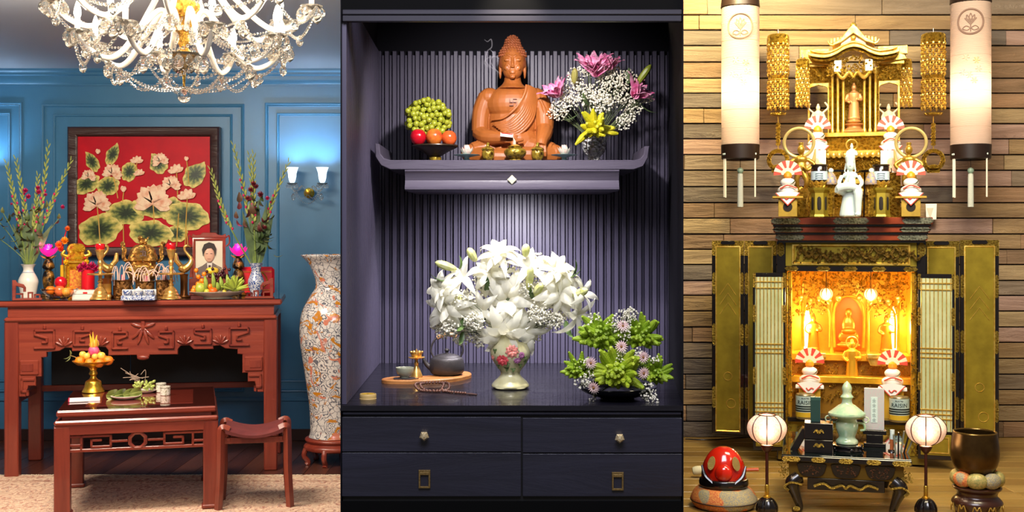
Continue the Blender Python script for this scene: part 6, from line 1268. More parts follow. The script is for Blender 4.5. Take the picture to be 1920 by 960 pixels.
# ------------------------------------------------------------- hanging gilt ornaments
def yoraku(px, y0, y1, r, D, lab, small=False, group=None):
    t = T('hanging_ornament', lab, 'ornament', px, y0, D, None, group); H = y1 - y0
    MB().lathe(prof([(0, 4), (r * .8, 3), (r, -2), (r * 1.02, -14), (r * .9, -16), (0, -14)], 3), 20).build('crown', ORN, t)
    rows = int(H / (9 if not small else 8)); b0 = None
    for i in range(rows):
        z = -16 - i * (H - 18) / rows; rr = r * (.95 + .05 * math.sin(i * 1.3)); n_ = 12 if not small else 7
        if i == rows // 2 and not small: MB().lathe([(rr * .96, z + 5), (rr * 1.02, z + 4), (rr * 1.02, z - 8), (rr * .96, z - 9)], 20).build('band', ORN, t); continue
        if b0 is None:
            mb = MB()
            for k in range(n_):
                a = 2 * PI * k / n_; m = MX((rr * math.cos(a), rr * math.sin(a), 0)); mb.lathe([(0, 4), (1.8, 2), (2.6, -1), (1.4, -4), (0, -5)], 6, m); mb.sph((rr * math.cos(a + PI / n_), rr * math.sin(a + PI / n_), 1), 1.5, 6, 4)
            mb.tube([(rr * math.cos(2 * PI * k / 20), rr * math.sin(2 * PI * k / 20), 4.5) for k in range(20)], .7, 5, closed=True); b0 = mb.build('drop_row', G2, t, loc=(0, 0, z), kind='stuff')
        else: share(b0, 'drop_row', t, (0, 0, z), (0, 0, i * .26), kind='stuff')
    MB().tube([(0, 0, 3), (0, 0, 12), (0, (DW - D) / U(D) - 1, 14)], 1.2, 6).build('hook', BLACK, t)
    if small: return t
    MB().lathe([(0, -H + 2), (r * .8, -H), (r * .7, -H - 4), (0, -H - 6)], 18).build('lower_disc', ORN, t)
    MB().tube([(0, 0, -H - 4), (0, 0, -H - 20)], 1, 6).build('wire', G2, t); m_ = MB()
    for k in range(7): m_.sph((0, 0, -H - 22 - k * 6), (4.6, 4, 4), 8, 6)
    m_.build('chain', ORN, t, kind='stuff')
    zz = -H - 88; MB().tube([(x, 0, z) for x, z in circ(17, 28, (0, zz))], 4.2, 8, closed=True).build('wreath', ORN, t); MB().tube([(0, 0, -H - 62), (0, 0, zz + 17)], 1, 6).build('wire', G2, t); MB().lathe(prof([(0, zz - 8), (9, zz - 10), (11, zz - 16), (0, zz - 17)], 2), 12).build('bell', ORN, t); MB().bb(-12, 12, -3, 3, zz - 24, zz - 17, 1.5).build('wreath_foot', ORN, t)
    return t
yoraku(1459, 68, 212, 20, 4.12, 'gilt bead cylinder ornament hanging beside the left paper lantern'); yoraku(1750, 66, 212, 22, 4.12, 'gilt bead cylinder ornament hanging beside the right paper lantern')
yoraku(1505, 114, 206, 12, 4.02, 'small gilt bead tassel at the left of the gilded shrine', True); yoraku(1697, 114, 206, 12, 4.02, 'small gilt bead tassel at the right of the gilded shrine', True)
# ------------------------------------------------------------- paper lanterns
def lant_mat():
    n = NT('lantern_paper'); c = n.co(); n.P(base=rgb('#dcc0ae'), rough=.7); n.bump(n.wave(n.co(), .12, 0, 0, 'BANDS', 'Z'), .35, 1.0)
    tl = n.n('ShaderNodeBsdfTranslucent'); tl.inputs[0].default_value = (1, .86, .74, 1); mx = n.n('ShaderNodeMixShader'); mx.inputs[0].default_value = .35; n.l(n.p.outputs[0], mx.inputs[1]); n.l(tl.outputs[0], mx.inputs[2]); n.l(mx.outputs[0], n.out.inputs[0]); return n.m
LP = lant_mat(); CREST = mat('crest_print', '#86695a', .7)
def lantern(px, ytop, ybot, r, D, lab):
    t = T('paper_lantern', lab, 'lantern', px, ybot, D, None, 'hanging paper lanterns'); H = ybot - ytop
    MB().lathe([(r, 0), (r * 1.0, H)], 40).build('paper_tube', LP, t); MB().lathe([(r * .9, -28), (r, -26), (r * 1.02, 0), (r * .9, 2), (r * .85, -20), (r * .9, -28)], 32).build('bottom_ring', mat('dark_brown_ring', '#241611', .4), t); MB().lathe([(0, H + 14), (r, H + 14), (r * 1.04, H), (r, H - 2), (r * .9, H), (0, H + 8)], 32).build('top_cap', mat('dark_brown_ring', ''), t)
    MB().tube([(0, 0, H + 14), (0, 0, H + 180)], 1.2, 6).build('cord', BLACK, t)
    for k in range(7): MB().tube([(r * 1.005 * math.cos(a * PI / 12), r * 1.005 * math.sin(a * PI / 12), H * (k + 1) / 8) for a in range(24)], .35, 4, closed=True).build('bamboo_hoop', mat('bamboo_hoop', '#e0c4ac', .6), t)
    def onl(x, z): a = x / r; return (r * 1.012 * math.sin(a), -r * 1.012 * math.cos(a), z)
    cz = H - 40; MB().tube([onl(x, z) for x, z in circ(23, 36, (0, cz))], 2.0, 6, closed=True).build('crest_ring', CREST, t)
    for k, (a, L) in enumerate(((0, 15), (.5, 14), (-.5, 14), (1.0, 12), (-1.0, 12))): MB().tube([onl(x, z) for x, z in cat([(0, cz - 6), (L * .5 * math.sin(a) - 3 * math.cos(a), cz - 4 + L * .5), (L * math.sin(a), cz - 6 + L * math.cos(a) + 6), (L * .5 * math.sin(a) + 3 * math.cos(a), cz - 4 + L * .5), (0, cz - 6)], 4)], 1.1, 5).build('crest_petal', CREST, t)
    MB().tube([onl(0, cz - 6), onl(0, cz - 19)], 1, 5).build('crest_stem', CREST, t)
    for s in (-1, 1): MB().tube([onl(x, z) for x, z in cat([(0, cz - 12), (s * 8, cz - 8), (s * 14, cz - 13), (s * 6, cz - 16), (0, cz - 12)], 4)], 1, 5).build('crest_leaf', CREST, t)
    for (x, z, c) in ((10, H * .58, '#e6c890'), (-8, H * .6, '#e2cdb0'), (14, H * .52, '#d9c6b4'), (-2, H * .48, '#d6cdb8'), (6, H * .44, '#dcc4b0'), (-14, H * .5, '#d2c8c0')):
        mb = MB()
        for k in range(6): a = k * PI / 3; mb.tube([onl(x, z), onl(x + 6 * math.cos(a), z + 6 * math.sin(a))], [.6, 1.6], 5)
        mb.build('printed_flower', mat('lantern_print' + c, c, .7), t)
    for a in (-.95, 2.2 + 1.9, .95, 5.2):
        x, y = r * .95 * math.sin(a), -r * .95 * math.cos(a); MB().sph((x, y, -18), 3, 8, 6).build('cord_knob', WHP, t); MB().tube([(x, y, -18), (x, y, -98)], 1.6, 6).build('white_cord', mat('white_cord', '#e8e0cc', .7), t)
    MB().tube([(0, 0, -24), (0, 0, -44)], .7, 5).build('tassel_string', BLACK, t); MB().sph((0, 0, -48), 6, 12, 8).build('jade_bead', mat('jade_bead', '#8fa890', .3), t); MB().lathe([(0, -52), (4.5, -54), (5, -60), (5.5, -116), (0, -117)], 12).build('tassel', mat('tassel_white', '#dfe2d2', .8, bump=.5, bs=1.2), t)
    MB().sph((0, 0, H * .33), (7, 7, 10), 12, 8).build('bulb', mat('lantern_bulb', (1, .9, .7), .4, emit=12, ecol=(1, .85, .6)), t); point('lantern_light', (0, 0, H * .33 + 14), .9, (1, .80, .56), .02, t); return t
lantern(1388, 14, 272, 35, 4.02, 'lit white paper lantern with crest hanging at the left'); lantern(1820, 6, 272, 36, 4.00, 'lit white paper lantern with crest hanging at the right')
# ------------------------------------------------------------- things on the cabinet top
FANR = mat('red_fan', '#d84a38', .5); FANW = mat('cream_fan', '#f2dfc0', .5); MOC = mat('mochi_white', '#ece6da', .45); CLO = mat('white_offering_paper', '#f0eee6', .6)
def mochi(px, D, z, s, lab):
    t = TZ('mirror_rice_cake', lab, 'rice cake', px, D, z, None, 'round rice cake decorations')
    MB().sph((0, 0, 11 * s), (19 * s, 16 * s, 11 * s), 18, 10).build('lower_cake', MOC, t); MB().sph((0, 0, 26 * s), (14 * s, 12 * s, 9 * s), 16, 10).build('upper_cake', MOC, t)
    MB().lathe([(0, 32 * s), (5 * s, 32.5 * s), (8 * s, 37 * s), (7 * s, 43 * s), (2 * s, 47 * s), (0, 46.5 * s)], 14).build('orange', mat('mandarin', '#f0961e', .4), t)
    for k in range(11):
        a = (k - 5) * .3; w_ = .14; R, q = 26 * s, 12 * s; zc = 42 * s; MB().prism([(q * math.sin(a - w_), zc + q * math.cos(a - w_)), (q * math.sin(a + w_), zc + q * math.cos(a + w_)), (R * math.sin(a + w_ * 1.05), zc + R * math.cos(a + w_ * 1.05)), (R * math.sin(a - w_ * 1.05), zc + R * math.cos(a - w_ * 1.05))], 6 * s, 7.5 * s + (k % 2) * s).build('fan_blade', FANR if k % 2 == 0 else FANW, t)
    MB().prism([(12 * s * math.sin(a * .2), 42 * s + 12 * s * math.cos(a * .2)) for a in range(-8, 9)] + [(0, 38 * s)], 5 * s, 6 * s).build('fan_heart', FANW, t)
    MB().prism([(-22 * s, 6 * s), (0, -18 * s), (22 * s, 6 * s), (0, 10 * s)], -18 * s, -16.5 * s).build('hanging_paper', CLO, t); MB().ring(0, 1, 0, 1, [(0, 0), (0, .01)]) if False else None
    MB().bars([(-21 * s, 5 * s), (0, -17 * s), (21 * s, 5 * s)], 1.8 * s, -19 * s, -18 * s, .2).build('red_border', FANR, t); MB().tube(cat([(-6 * s, -18.6 * s, -2 * s), (-2 * s, -18.8 * s, -6 * s), (3 * s, -18.8 * s, -2 * s), (7 * s, -18.6 * s, -4 * s)], 4), 1.2 * s, 6).build('red_mark', FANR, t)
    MB().tube(cat([(-14 * s, -14 * s, 14 * s), (0, -18 * s, 20 * s), (16 * s, -14 * s, 15 * s)], 4), 1.4 * s, 6).build('red_cord', FANR, t); MB().petal(14 * s, 7 * s, .2, .3, .6, 4, aim((4 * s, -15 * s, 22 * s), (.9, -.3, .5))).build('leaf', LEAFG, t); return t
SAN = mat('pale_stand_wood', '#b9962e', .45, c2='#a08024', vs=.05)
for px, l, l2 in ((1477, 'yellow wooden offering stand at the left end of the cabinet top', 'rice cake with red fan on the yellow stand at the left'), (1708, 'yellow wooden offering stand at the right end of the cabinet top', 'rice cake with red fan on the yellow stand at the right')):
    t = onT('offering_stand', l, 'stand', px, 3.72, group='yellow offering stands'); MB().bb(-17, 17, -14, 14, 0, 34, .6).build('box', SAN, t); MB().bb(-28, 28, -20, 20, 34, 38, .8).build('tray', SAN, t)
    MB().prism(circ(8.5, 20, (0, 18)), -15, -13.6).build('round_hole', mat('hole_dark', '#1c120a', .8), t); mochi(px, 3.72, ZCT + 38 * U(3.72), 1.0, l2)
for px, l, l2 in ((1533, 'tall gold stand behind the left rice cake near the shrine', 'rice cake with red fan left of the shrine base'), (1670, 'tall gold stand behind the right rice cake near the shrine', 'rice cake with red fan right of the shrine base')):
    t = onT('offering_stand', l, 'stand', px, 3.94); MB().bb(-20, 20, -8, 10, 122, 128, .8).build('tray', SAN, t); MB().bb(-10, 10, -4, 6, 0, 122, .8).build('post', ORN, t); mochi(px, 3.94, ZCT + 128 * U(3.94), .95, l2)
for px, l, l2, l3 in ((1536, 'hexagonal gold pedestal left of the white seated figure', 'lotus-shaped gold cup on the left hexagonal pedestal', 'dark glass jar with pale label left of the white figure'), (1652, 'hexagonal gold pedestal right of the white seated figure', 'lotus-shaped gold cup on the right hexagonal pedestal', 'dark glass jar with pale label right of the white figure')):
    t = onT('hexagonal_pedestal', l, 'pedestal', px, 3.70); MB().lathe([(0, 0), (18, 0), (16, 4), (15, 44), (20, 50), (21, 54), (0, 54)], 6, MX((0, 0, 0), (0, 0, PI / 6 * 0))).build('body', OLIVE, t, smooth=False)
    for k in range(3): a = -PI / 2 + (k - 1) * PI / 3; MB().lathe(prof([(0, -12), (3.4, -10), (3.4, 10), (0, 13)], 2), 8, MX((13.8 * math.cos(a), 13.8 * math.sin(a), 24), (0, 0, a), (.25, 1, 1))).build('arched_opening', mat('hole_dark', ''), t)
    t = TZ('lotus_cup', l2, 'cup', px, 3.70, ZCT + 54 * U(3.70)); mb = MB(); lotus_petals(mb, 24, 8, 10, 2, .6); mb.build('petals', G2, t, sca=(1, 1, .75)); MB().lathe([(0, 0), (10, 0), (14, 8), (0, 10)], 14).build('core', ORN, t)
    t = TZ('candle_jar', l3, 'jar', px, 3.70, ZCT + 64.5 * U(3.70)); MB().lathe([(0, 0), (14, 0), (15, 1), (15, 28), (13.5, 30), (0, 30)], 22).build('glass', mat('dark_jar_glass', '#20140e', .12, coat=.5), t); MB().cyl((0, 0, 4), 15.3, 16, 22).build('label', mat('jar_label', '#b9cdd6', .5), t); MB().lathe([(0, 31), (14.5, 30), (15.3, 30), (15.3, 33), (0, 34)], 22).build('lid', mat('jar_lid', '#3a2c1a', .3, .5), t)
    for k in range(3): MB().bb(-7, 7, -15.7, -15.2, 15 - k * 4, 16 - k * 4).build('label_line', mat('label_ink', '#5a6a74', .6), t)
# white seated figure
b = MB(); b.lathe(prof([(0, 0), (18, 0), (19, 8), (14, 36), (16, 46), (0, 48)], 3), 18, MX((0, 2, 0), (0, 0, 0), (1, .8, 1))); b.tube(cat([(-8, 4, 46), (-18, -10, 50), (-24, -14, 52)], 4), 9, 10); b.tube(cat([(-22, -14, 52), (-4, -18, 56), (14, -14, 52)], 4), [8, 8, 6], 10); b.tube(cat([(8, 2, 46), (14, -14, 46), (14, -16, 24), (14, -16, 4)], 4), [10, 9, 7, 6], 10); b.sph((14, -20, 3), (6, 8, 4), 10, 6)
b.sph((0, 3, 62), (10.5, 8, 18), 14, 10); b.sph((0, 3, 77), (14, 7, 8), 14, 8); b.tube([(0, 2, 80), (0, 1, 90)], 4.5, 8); b.sph((0, -1, 95), (8, 9, 10.5), 14, 10); b.sph((0, 2, 105), (8, 8, 7), 12, 8); b.lathe([(0, 101), (8, 101), (9.6, 112), (6, 118), (0, 119)], 14); b.tube([(-7.5, 2, 100), (-10, 2, 84)], 1.6, 6); b.tube([(7.5, 2, 100), (10, 2, 84)], 1.6, 6); b.tube([(0, -9.6, 97), (0, -10.4, 94)], [1, 1.6], 6)
b.tube(cat([(15, 3, 76), (21, -2, 62), (14, -14, 54), (2, -18, 54)], 5), [4, 3.8, 3.2, 2.6], 8); b.tube(cat([(-15, 3, 76), (-20, -6, 62), (-12, -16, 58), (-4, -14, 74), (-4, -11, 86)], 5), [4, 3.8, 3.2, 2.6, 2.2], 8)
o = b.blob('seated_figurine', WHP, None, .9, 2); _place(o, 1594, PYZ(3.66, ZCT), 3.66, None); _tag(o, 'white porcelain pensive seated figurine in front of the shrine', 'statue')
b = MB(); standing(b, 50); b.blob('child_figurine', WHP, None, .8, 1); o = bpy.data.objects['child_figurine']; _place(o, 1597, 318, 3.92, None); _tag(o, 'small white standing figurine with red drape above the seated figure', 'statue')
t = T('halo_ring', 'small gold halo ring behind the little white figurine', 'ornament', 1597, 272, 3.94); MB().tube([(x, 0, z) for x, z in circ(10, 24)], 1.6, 6, closed=True).build('ring', G2, t); MB().tube([(0, 0, -10), (0, 0, -50)], 1, 6).build('rod', G2, t)
# small trays on black stands + cards
for px, l in ((1562, 'black iron tray stand left of the white seated figure'), (1638, 'black iron tray stand right of the white seated figure')):
    t = onT('iron_tray_stand', l, 'stand', px, 3.86); MB().lathe([(0, 84), (26, 84), (27, 88), (25, 88), (0, 86)], 20).build('tray', BLACK, t)
    for a in (.6, 2.5, 4.6): MB().tube([(20 * math.cos(a), 20 * math.sin(a), 84), (22 * math.cos(a), 22 * math.sin(a), 0)], 1.6, 6).build('leg', BLACK, t)
    for s in (-1, 1): MB().tube(cat([(s * 26, 0, 86), (s * 32, 0, 84), (s * 31, 0, 92)], 4), 1, 6).build('handle', BLACK, t)
for px, l in ((1528, 'white and peach greeting card left of the shrine base'), (1672, 'white and peach greeting card right of the shrine base')):
    t = onT('greeting_card', l, 'card', px, 3.88); MB().bb(-20, 20, 0, 1.2, 84, 126, .2).build('card', mat('card_white', '#e6d8c8', .6), t); MB().bb(-16, 16, -2, 8, 0, 84, 1).build('card_support', ORN, t)
    for (x, z, r) in ((-8, 92, 9), (8, 94, 9), (0, 104, 8)): MB().sph((x, -.6, z), (r, .8, r), 14, 8).build('printed_peach', mat('peach_print', '#e8b08c', .6), t)
for px, l in ((1558, 'tiny blue and gold paper doll left of the white seated figure'), (1634, 'tiny blue and gold paper doll right of the white seated figure')):
    t = onT('paper_doll', l, 'figurine', px, 3.70); MB().lathe(prof([(0, 60), (12, 60), (11, 70), (5, 82), (0, 84)], 3), 12).build('robe', mat('doll_robe', '#5c6a94', .5, c2='#c8a050', vs=.2), t); MB().sph((0, -1, 86), 5, 10, 8).build('head', WHP, t); MB().cyl((0, 0, 0), 6, 60, 10).build('stand', ORN, t)
# dancing figures with ring halos
for px, l in ((1502, 'gilt dancing figure with a large ring on the left'), (1704, 'gilt dancing figure with a large ring on the right')):
    s = 1 if px < 1600 else -1; t = onT('ring_dancer', l, 'statue', px, 3.82, group='gilt figures with large rings'); H0 = 50
    MB().lathe(prof([(0, 0), (20, 0), (16, 8), (12, 30), (18, 44), (20, 50), (0, 52)], 3), 16).build('pedestal', ORN, t); mb = MB(); lotus_petals(mb, 20, 8, 9, 2, .6); mb.build('lotus_base', G2, t, loc=(0, 0, 44), sca=(1, 1, .7))
    b = MB(); b.tube(cat([(-6, 0, 52), (-8, -2, 70), (-4, 0, 84)], 4), [4, 5, 7], 8); b.tube(cat([(8, 0, 52), (10, -3, 68), (4, 0, 84)], 4), [4, 5, 7], 8); b.sph((0, 0, 94), (11, 8, 14), 12, 9); b.sph((0, 0, 108), (13, 8, 8), 12, 8); b.tube([(0, 0, 112), (0, 0, 120)], 3.5, 8); b.sph((0, -1, 126), (7, 7, 9), 12, 8); b.tube([(0, 0, 132), (0, 0, 140)], [4, 5], 8)
    for q in (-1, 1): b.tube(cat([(q * 12, 0, 108), (q * 24, -3, 98), (q * 12, -9, 88), (q * 4, -12, 94)], 4), [4, 4, 3.4, 2.6], 8)
    b.blob('figure', mat('antique_gilt', '#c9a040', .32, .7, c2='#a8802c', vs=.1), t, 1.1, 1)
    c = (-s * 4, 140); MB().tube([(x, 4, z) for x, z in circ(27, 40, c)], 3.2, 8, closed=True, flat=1.2).build('ring', mat('ring_gold', '#d8c07a', .3, .5), t); MB().tube(cat([(s * 26, 2, 128), (s * 22, 2, 104), (s * 8, 4, 88)], 4), [1, 4, 5], 8).build('sash', mat('ring_gold', ''), t)
t = T('paper_cup', 'white folded paper cup pinned on the planks right of the cabinet top', 'paper', 1746, 412, 4.24); MB().prism([(-9, 0), (9, 0), (10, 30), (-10, 30)], 0, 4, .5).build('cup', CLO, t); MB().prism([(-8, 22), (4, 22), (-2, 2)], -1.4, -.2).build('fold', mat('paper_shadow_fold', '#d6cfb8', .6), t)
# ------------------------------------------------------------- things in the cabinet
def inc(px, py, dd): v = cab.matrix_basis @ Vector((px - CX, dd, oy - py)); return v
def placew(o, v): o.location = v
def inthing(name, lab, cat_, px, py, dd, group=None):
    t = T(name, lab, cat_, px, py, DC, face(px), group); t.location = inc(px, py, dd); INFO[t.name] = (px, py, t.location.y); return t
t = inthing('gold_standing_statue', 'golden standing Buddha with halo in the middle of the cabinet', 'statue', 1601, 724, 62)
b = MB(); standing(b, 84); b.blob('figure', mat('bright_gilt', '#eab030', .28, .6), t, 1.0, 2); MB().tube([(x, 6, z) for x, z in circ(11, 24, (0, 76))], 1.4, 6, closed=True).build('halo', G2, t); mb = MB(); lotus_petals(mb, 20, 6, 10, 2, .6); mb.build('lotus_base', G2, t, loc=(0, 0, 2), sca=(1, 1, .6))
for px, l in ((1521, 'rice cake with red fan inside the cabinet on the left'), (1672, 'rice cake with red fan inside the cabinet on the right')):
    s_ = 1.05; t = inthing('paper_offering_box', l.replace('rice cake with red fan', 'white offering box under the rice cake'), 'box', px, 786, 24); MB().bb(-20, 20, -12, 12, 0, 54, .6).build('box', mat('offering_box_gilt', '#d8a832', .4, .4), t); MB().bb(-26, 26, -16, 16, 54, 58, .6).build('tray', CLO, t)
    q = mochi(px, DC, ZCT, s_, l); q.location = inc(px, 786 - 58, 24)
RLAB = mat('raisin_label', '#9fb6b0', .4, c2='#c4d0c0', vs=.04); RY = mat('raisin_yellow', '#c9a428', .4)
for px, l in ((1512, 'raisin can with pale label at the left of the cabinet shelf'), (1680, 'raisin can with pale label at the right of the cabinet shelf')):
    t = inthing('raisin_can', l, 'can', px, 784, -4 - 16, 'raisin cans'); MB().lathe([(0, 0), (16.5, 0), (17.5, 1), (17.5, 44), (16.5, 46), (16.5, 44.5), (0, 44.5)], 28).build('can', mat('can_metal', '#b8a878', .3, .8), t); MB().cyl((0, 0, 6), 17.8, 37, 28).build('label', RLAB, t); MB().cyl((0, 0, 4), 17.9, 9, 28).build('label_band', RY, t)
    textmesh('RAISIN', 10.5, 'label_lettering', mat('ink_dark', '#14201c', .5), t, (0, 0, 31), .1, (PI / 2, 0, 0), 18.0); textmesh('SELECTED', 3.2, 'label_lettering', mat('ink_dark', ''), t, (0, 0, 39), .1, (PI / 2, 0, 0), 18.0)
    for k in range(3): MB().lathe([(18.05, -1.3), (18.05, 1.3)], 28, MX((0, 0, 24 - k * 4.2))).build('label_stripe', mat('ink_dark', ''), t)
# ------------------------------------------------------------- tray table in front
ZTT = 1.0194; DT = 3.1
tt = TZ('tray_table', 'low black lacquer tray table with glass top and gold fittings', 'table', 1586, DT, ZR, face(1586, .9)); oyt = OY(tt); ht = (ZTT - ZR) / U(DT); dt_ = 270
MB().bb(-118, 118, 0, dt_, ht - 13, ht - 2, 1.5).build('top_board', BLACK, tt); MB().bb(-117, 117, 1, dt_ - 1, ht - 2, ht, .3).build('glass_top', mat('green_black_glass', '#0c1614', .04, coat=1), tt)
for x in (-100, -50, 0, 50, 100): MB().prism(oct_plate(13 if abs(x) < 90 else 17, 5, 4), 0, 2, .5).build('edge_fitting', GFIT, tt, loc=(x, -1.6, ht - 8))
MB().bb(-104, 104, 10, 18, ht - 44, ht - 13, .8).build('apron', mat('apron_gilt', '#6a5218', .4, .5), tt)
for x in (-62, 0, 62): MB().prism([(p[0] + x, p[1] + ht - 28) for p in cat([(-26, 4), (-22, 12), (22, 12), (26, 4), (16, -12), (-16, -12)], 4, True)], 7, 11, .6).build('carved_panel', BLACK, tt); m_ = MB(); lace(m_, x - 17, x + 17, ht - 36, ht - 20, 7, 26, (1, 2)); m_.build('panel_carving', ornate('bronze_carving', '#8a5a3a', '#2a160c', .4, .5, .3, .5), tt, kind='stuff')
for s in (-1, 1):
    m_ = MB(); lace(m_, s * 108 - 12, s * 108 + 12, ht - 44, ht - 16, 12, 50, (1.2, 2.4)); m_.build('corner_carving', GFIT, tt, kind='stuff')
    MB().tube(cat([(s * 86, 14, ht - 44), (s * 98, 10, ht - 56), (s * 92, 12, ht - 76), (s * 84, 12, 6), (s * 96, 6, 3)], 5), [13, 14, 10, 6, 6], 10).build('leg', BLACK, tt); MB().tube(cat([(s * 80, 0, ht - 56), (s * 100, -4, ht - 52), (s * 112, 0, ht - 62), (s * 104, 0, ht - 68)], 4), 2.2, 7).build('leg_scroll', GFIT, tt); MB().sph((s * 90, 0, 8), (7, 6, 5), 10, 7).build('leg_toe', GFIT, tt)
    MB().tube(cat([(s * 86, dt_ - 14, ht - 44), (s * 94, dt_ - 10, ht - 60), (s * 84, dt_ - 12, 4)], 5), [12, 12, 6], 10).build('leg', BLACK, tt)
MB().tube(cat([(-58, 2, ht - 58), (-40, 0, ht - 52), (-26, 0, ht - 60), (-8, 0, ht - 54), (0, 0, ht - 60)], 4), 2.6, 7).build('gilt_scroll', GFIT, tt); MB().tube(cat([(58, 2, ht - 58), (40, 0, ht - 52), (26, 0, ht - 60), (8, 0, ht - 54), (0, 0, ht - 60)], 4), 2.6, 7).build('gilt_scroll', GFIT, tt); MB().bb(-70, 70, 8, 14, ht - 66, ht - 44, .8).build('lower_apron', BLACK, tt)
def onTT(name, lab, cat_, px, py, **k): D = DZ(py, ZTT); return T(name, lab, cat_, px, py, D, **k)
t = onTT('lacquer_box', 'small black lacquer drawer box with gold clasps on the tray table', 'box', 1535, 850); LB = INFO[t.name][2]; MB().bb(-26, 26, 0, 40, 0, 25, .8).build('lower_drawer', BLACK, t); MB().bb(-26, 26, 0, 40, 26, 56, .8).build('upper_drawer', BLACK, t)
for z in (14, 40): MB().tube(cat([(-9, -1, z - 2), (-4, -2, z + 3), (0, -2, z - 1), (5, -2, z + 3), (9, -1, z - 2)], 4), [1, 2.6, 3, 2.6, 1], 7).build('clasp', GFIT, t)
t = TZ('incense_box', 'upright dark green incense box standing on the lacquer box', 'box', 1529, LB + 20 * U(LB), ZTT + 56.2 * U(LB)); MB().bb(-9, 9, -4, 4, 0, 46, .5).build('box', mat('dark_green_card', '#22403a', .4), t); MB().bb(-9.2, 9.2, -4.2, 4.2, 40, 46.5, .5).build('lid', mat('green_card_lid', '#2c5048', .4), t)
JADE = mat('pale_jade', '#9fc49a', .2, c2='#cfd9b0', vs=.05, coat=.4)
t = onTT('jade_stand', 'carved black stand under the jade censer', 'stand', 1588, 844); MB().lathe(prof([(0, 12), (26, 12), (29, 9), (25, 5), (28, 0), (0, 0)], 3), 22, rad=lambda a, t: 1 + .05 * math.sin(8 * a)).build('stand', BLACK, t); JD = INFO[t.name][2]
for k in range(5): a = k * 2 * PI / 5; MB().sph((27 * math.cos(a), 27 * math.sin(a), 4), (4, 4, 4), 8, 6).build('foot', BLACK, t)
t = TZ('jade_censer', 'pale green jade censer with tall carved lid on the tray table', 'censer', 1588, JD, ZTT + 12.1 * U(JD)); MB().lathe(prof([(0, 0), (18, 0), (20, 6), (15, 12), (17, 20), (20, 30), (20, 40), (17, 46), (26, 50), (34, 54), (30, 60), (0, 60)], 3), 24, rad=lambda a, t: 1 + .02 * math.sin(6 * a)).build('bowl', JADE, t); MB().lathe(prof([(34, 58), (26, 64), (16, 72), (10, 76), (9, 84), (12, 88), (8, 94), (9, 104), (6, 112), (0, 118)], 3), 20).build('lid', JADE, t)
for s in (-1, 1): MB().tube(cat([(s * 20, 0, 40), (s * 30, 0, 38), (s * 32, 0, 28), (s * 24, 0, 26)], 4), 2.2, 7).build('loop_handle', JADE, t); MB().tube([(x + s * 34, 0, z) for x, z in circ(5, 14, (0, 46))], 1.4, 6, closed=True).build('hanging_ring', JADE, t)
t = onTT('tablet_stand', 'black lacquer stepped stand under the pale tablet', 'stand', 1640, 838); TD = INFO[t.name][2]
for (w_, z0, z1) in ((20, 0, 8), (15, 8, 24), (21, 24, 32)): MB().bb(-w_, w_, -8, 10, z0, z1, .8).build('step', BLACK, t)
t = TZ('memorial_tablet', 'pale patterned upright tablet box on the black stand', 'tablet', 1639, TD, ZTT + 32.2 * U(TD)); MB().bb(-18, 18, -4, 4, 0, 78, .5).build('box', mat('tablet_brocade', '#b9c4b8', .5, c2='#c9b4b4', vs=.5, lo=.42, hi=.58), t); MB().bb(-6, 6, -4.6, -4, 14, 62, .2).build('title_strip', mat('title_strip', '#cfe0d4', .5), t)
for k in range(5): z = 56 - k * 9; MB().bars([(-3, z), (3, z)], .8, -5, -4.5, .1).bars([(0, z + 3), (0, z - 3)], .8, -5, -4.5, .1).bars([(-2.5, z - 3), (2.5, z - 3)], .7, -5, -4.5, .1).build('title_character', mat('title_ink', '#8a9a90', .5), t)
t = onTT('bell_striker', 'short bell striker with white and brown handle on the tray table', 'striker', 1672, 846); MB().tube([(0, 0, 3), (1, 2, 22)], [3.5, 4], 9).build('brown_handle', mat('brown_handle', '#a85a2a', .4), t); MB().tube([(1, 2, 20), (1, 3, 40)], [4, 4.4], 9).build('white_wrap', WHP, t); MB().lathe([(0, 0), (7, 0), (6, 3), (0, 4)], 12).build('rest', BLACK, t)
t = onTT('folded_screen', 'black and silver folded fan holder at the right of the tray table', 'holder', 1690, 848); 
for k in range(5): MB().bb(-12 + k * 5, -9 + k * 5, -3, 8, 0, 34 + k * 3, .4, MX((0, 0, 0), (0, .12 * k - .1, 0))).build('slip', BLACK if k % 2 else mat('grey_slip', '#6a6c5a', .4), t)
t = onTT('slanted_book_rest', 'black and gold slanted rest at the left of the tray table', 'book rest', 1487, 846); MB().bb(-6, 6, 0, 40, 0, 46, .6, MX((0, 0, 0), (0, .5, 0))).build('board', BLACK, t); MB().bb(6, 7, 4, 36, 6, 40, .3, MX((0, 0, 0), (0, .5, 0))).build('gilt_face', OLIVE, t)
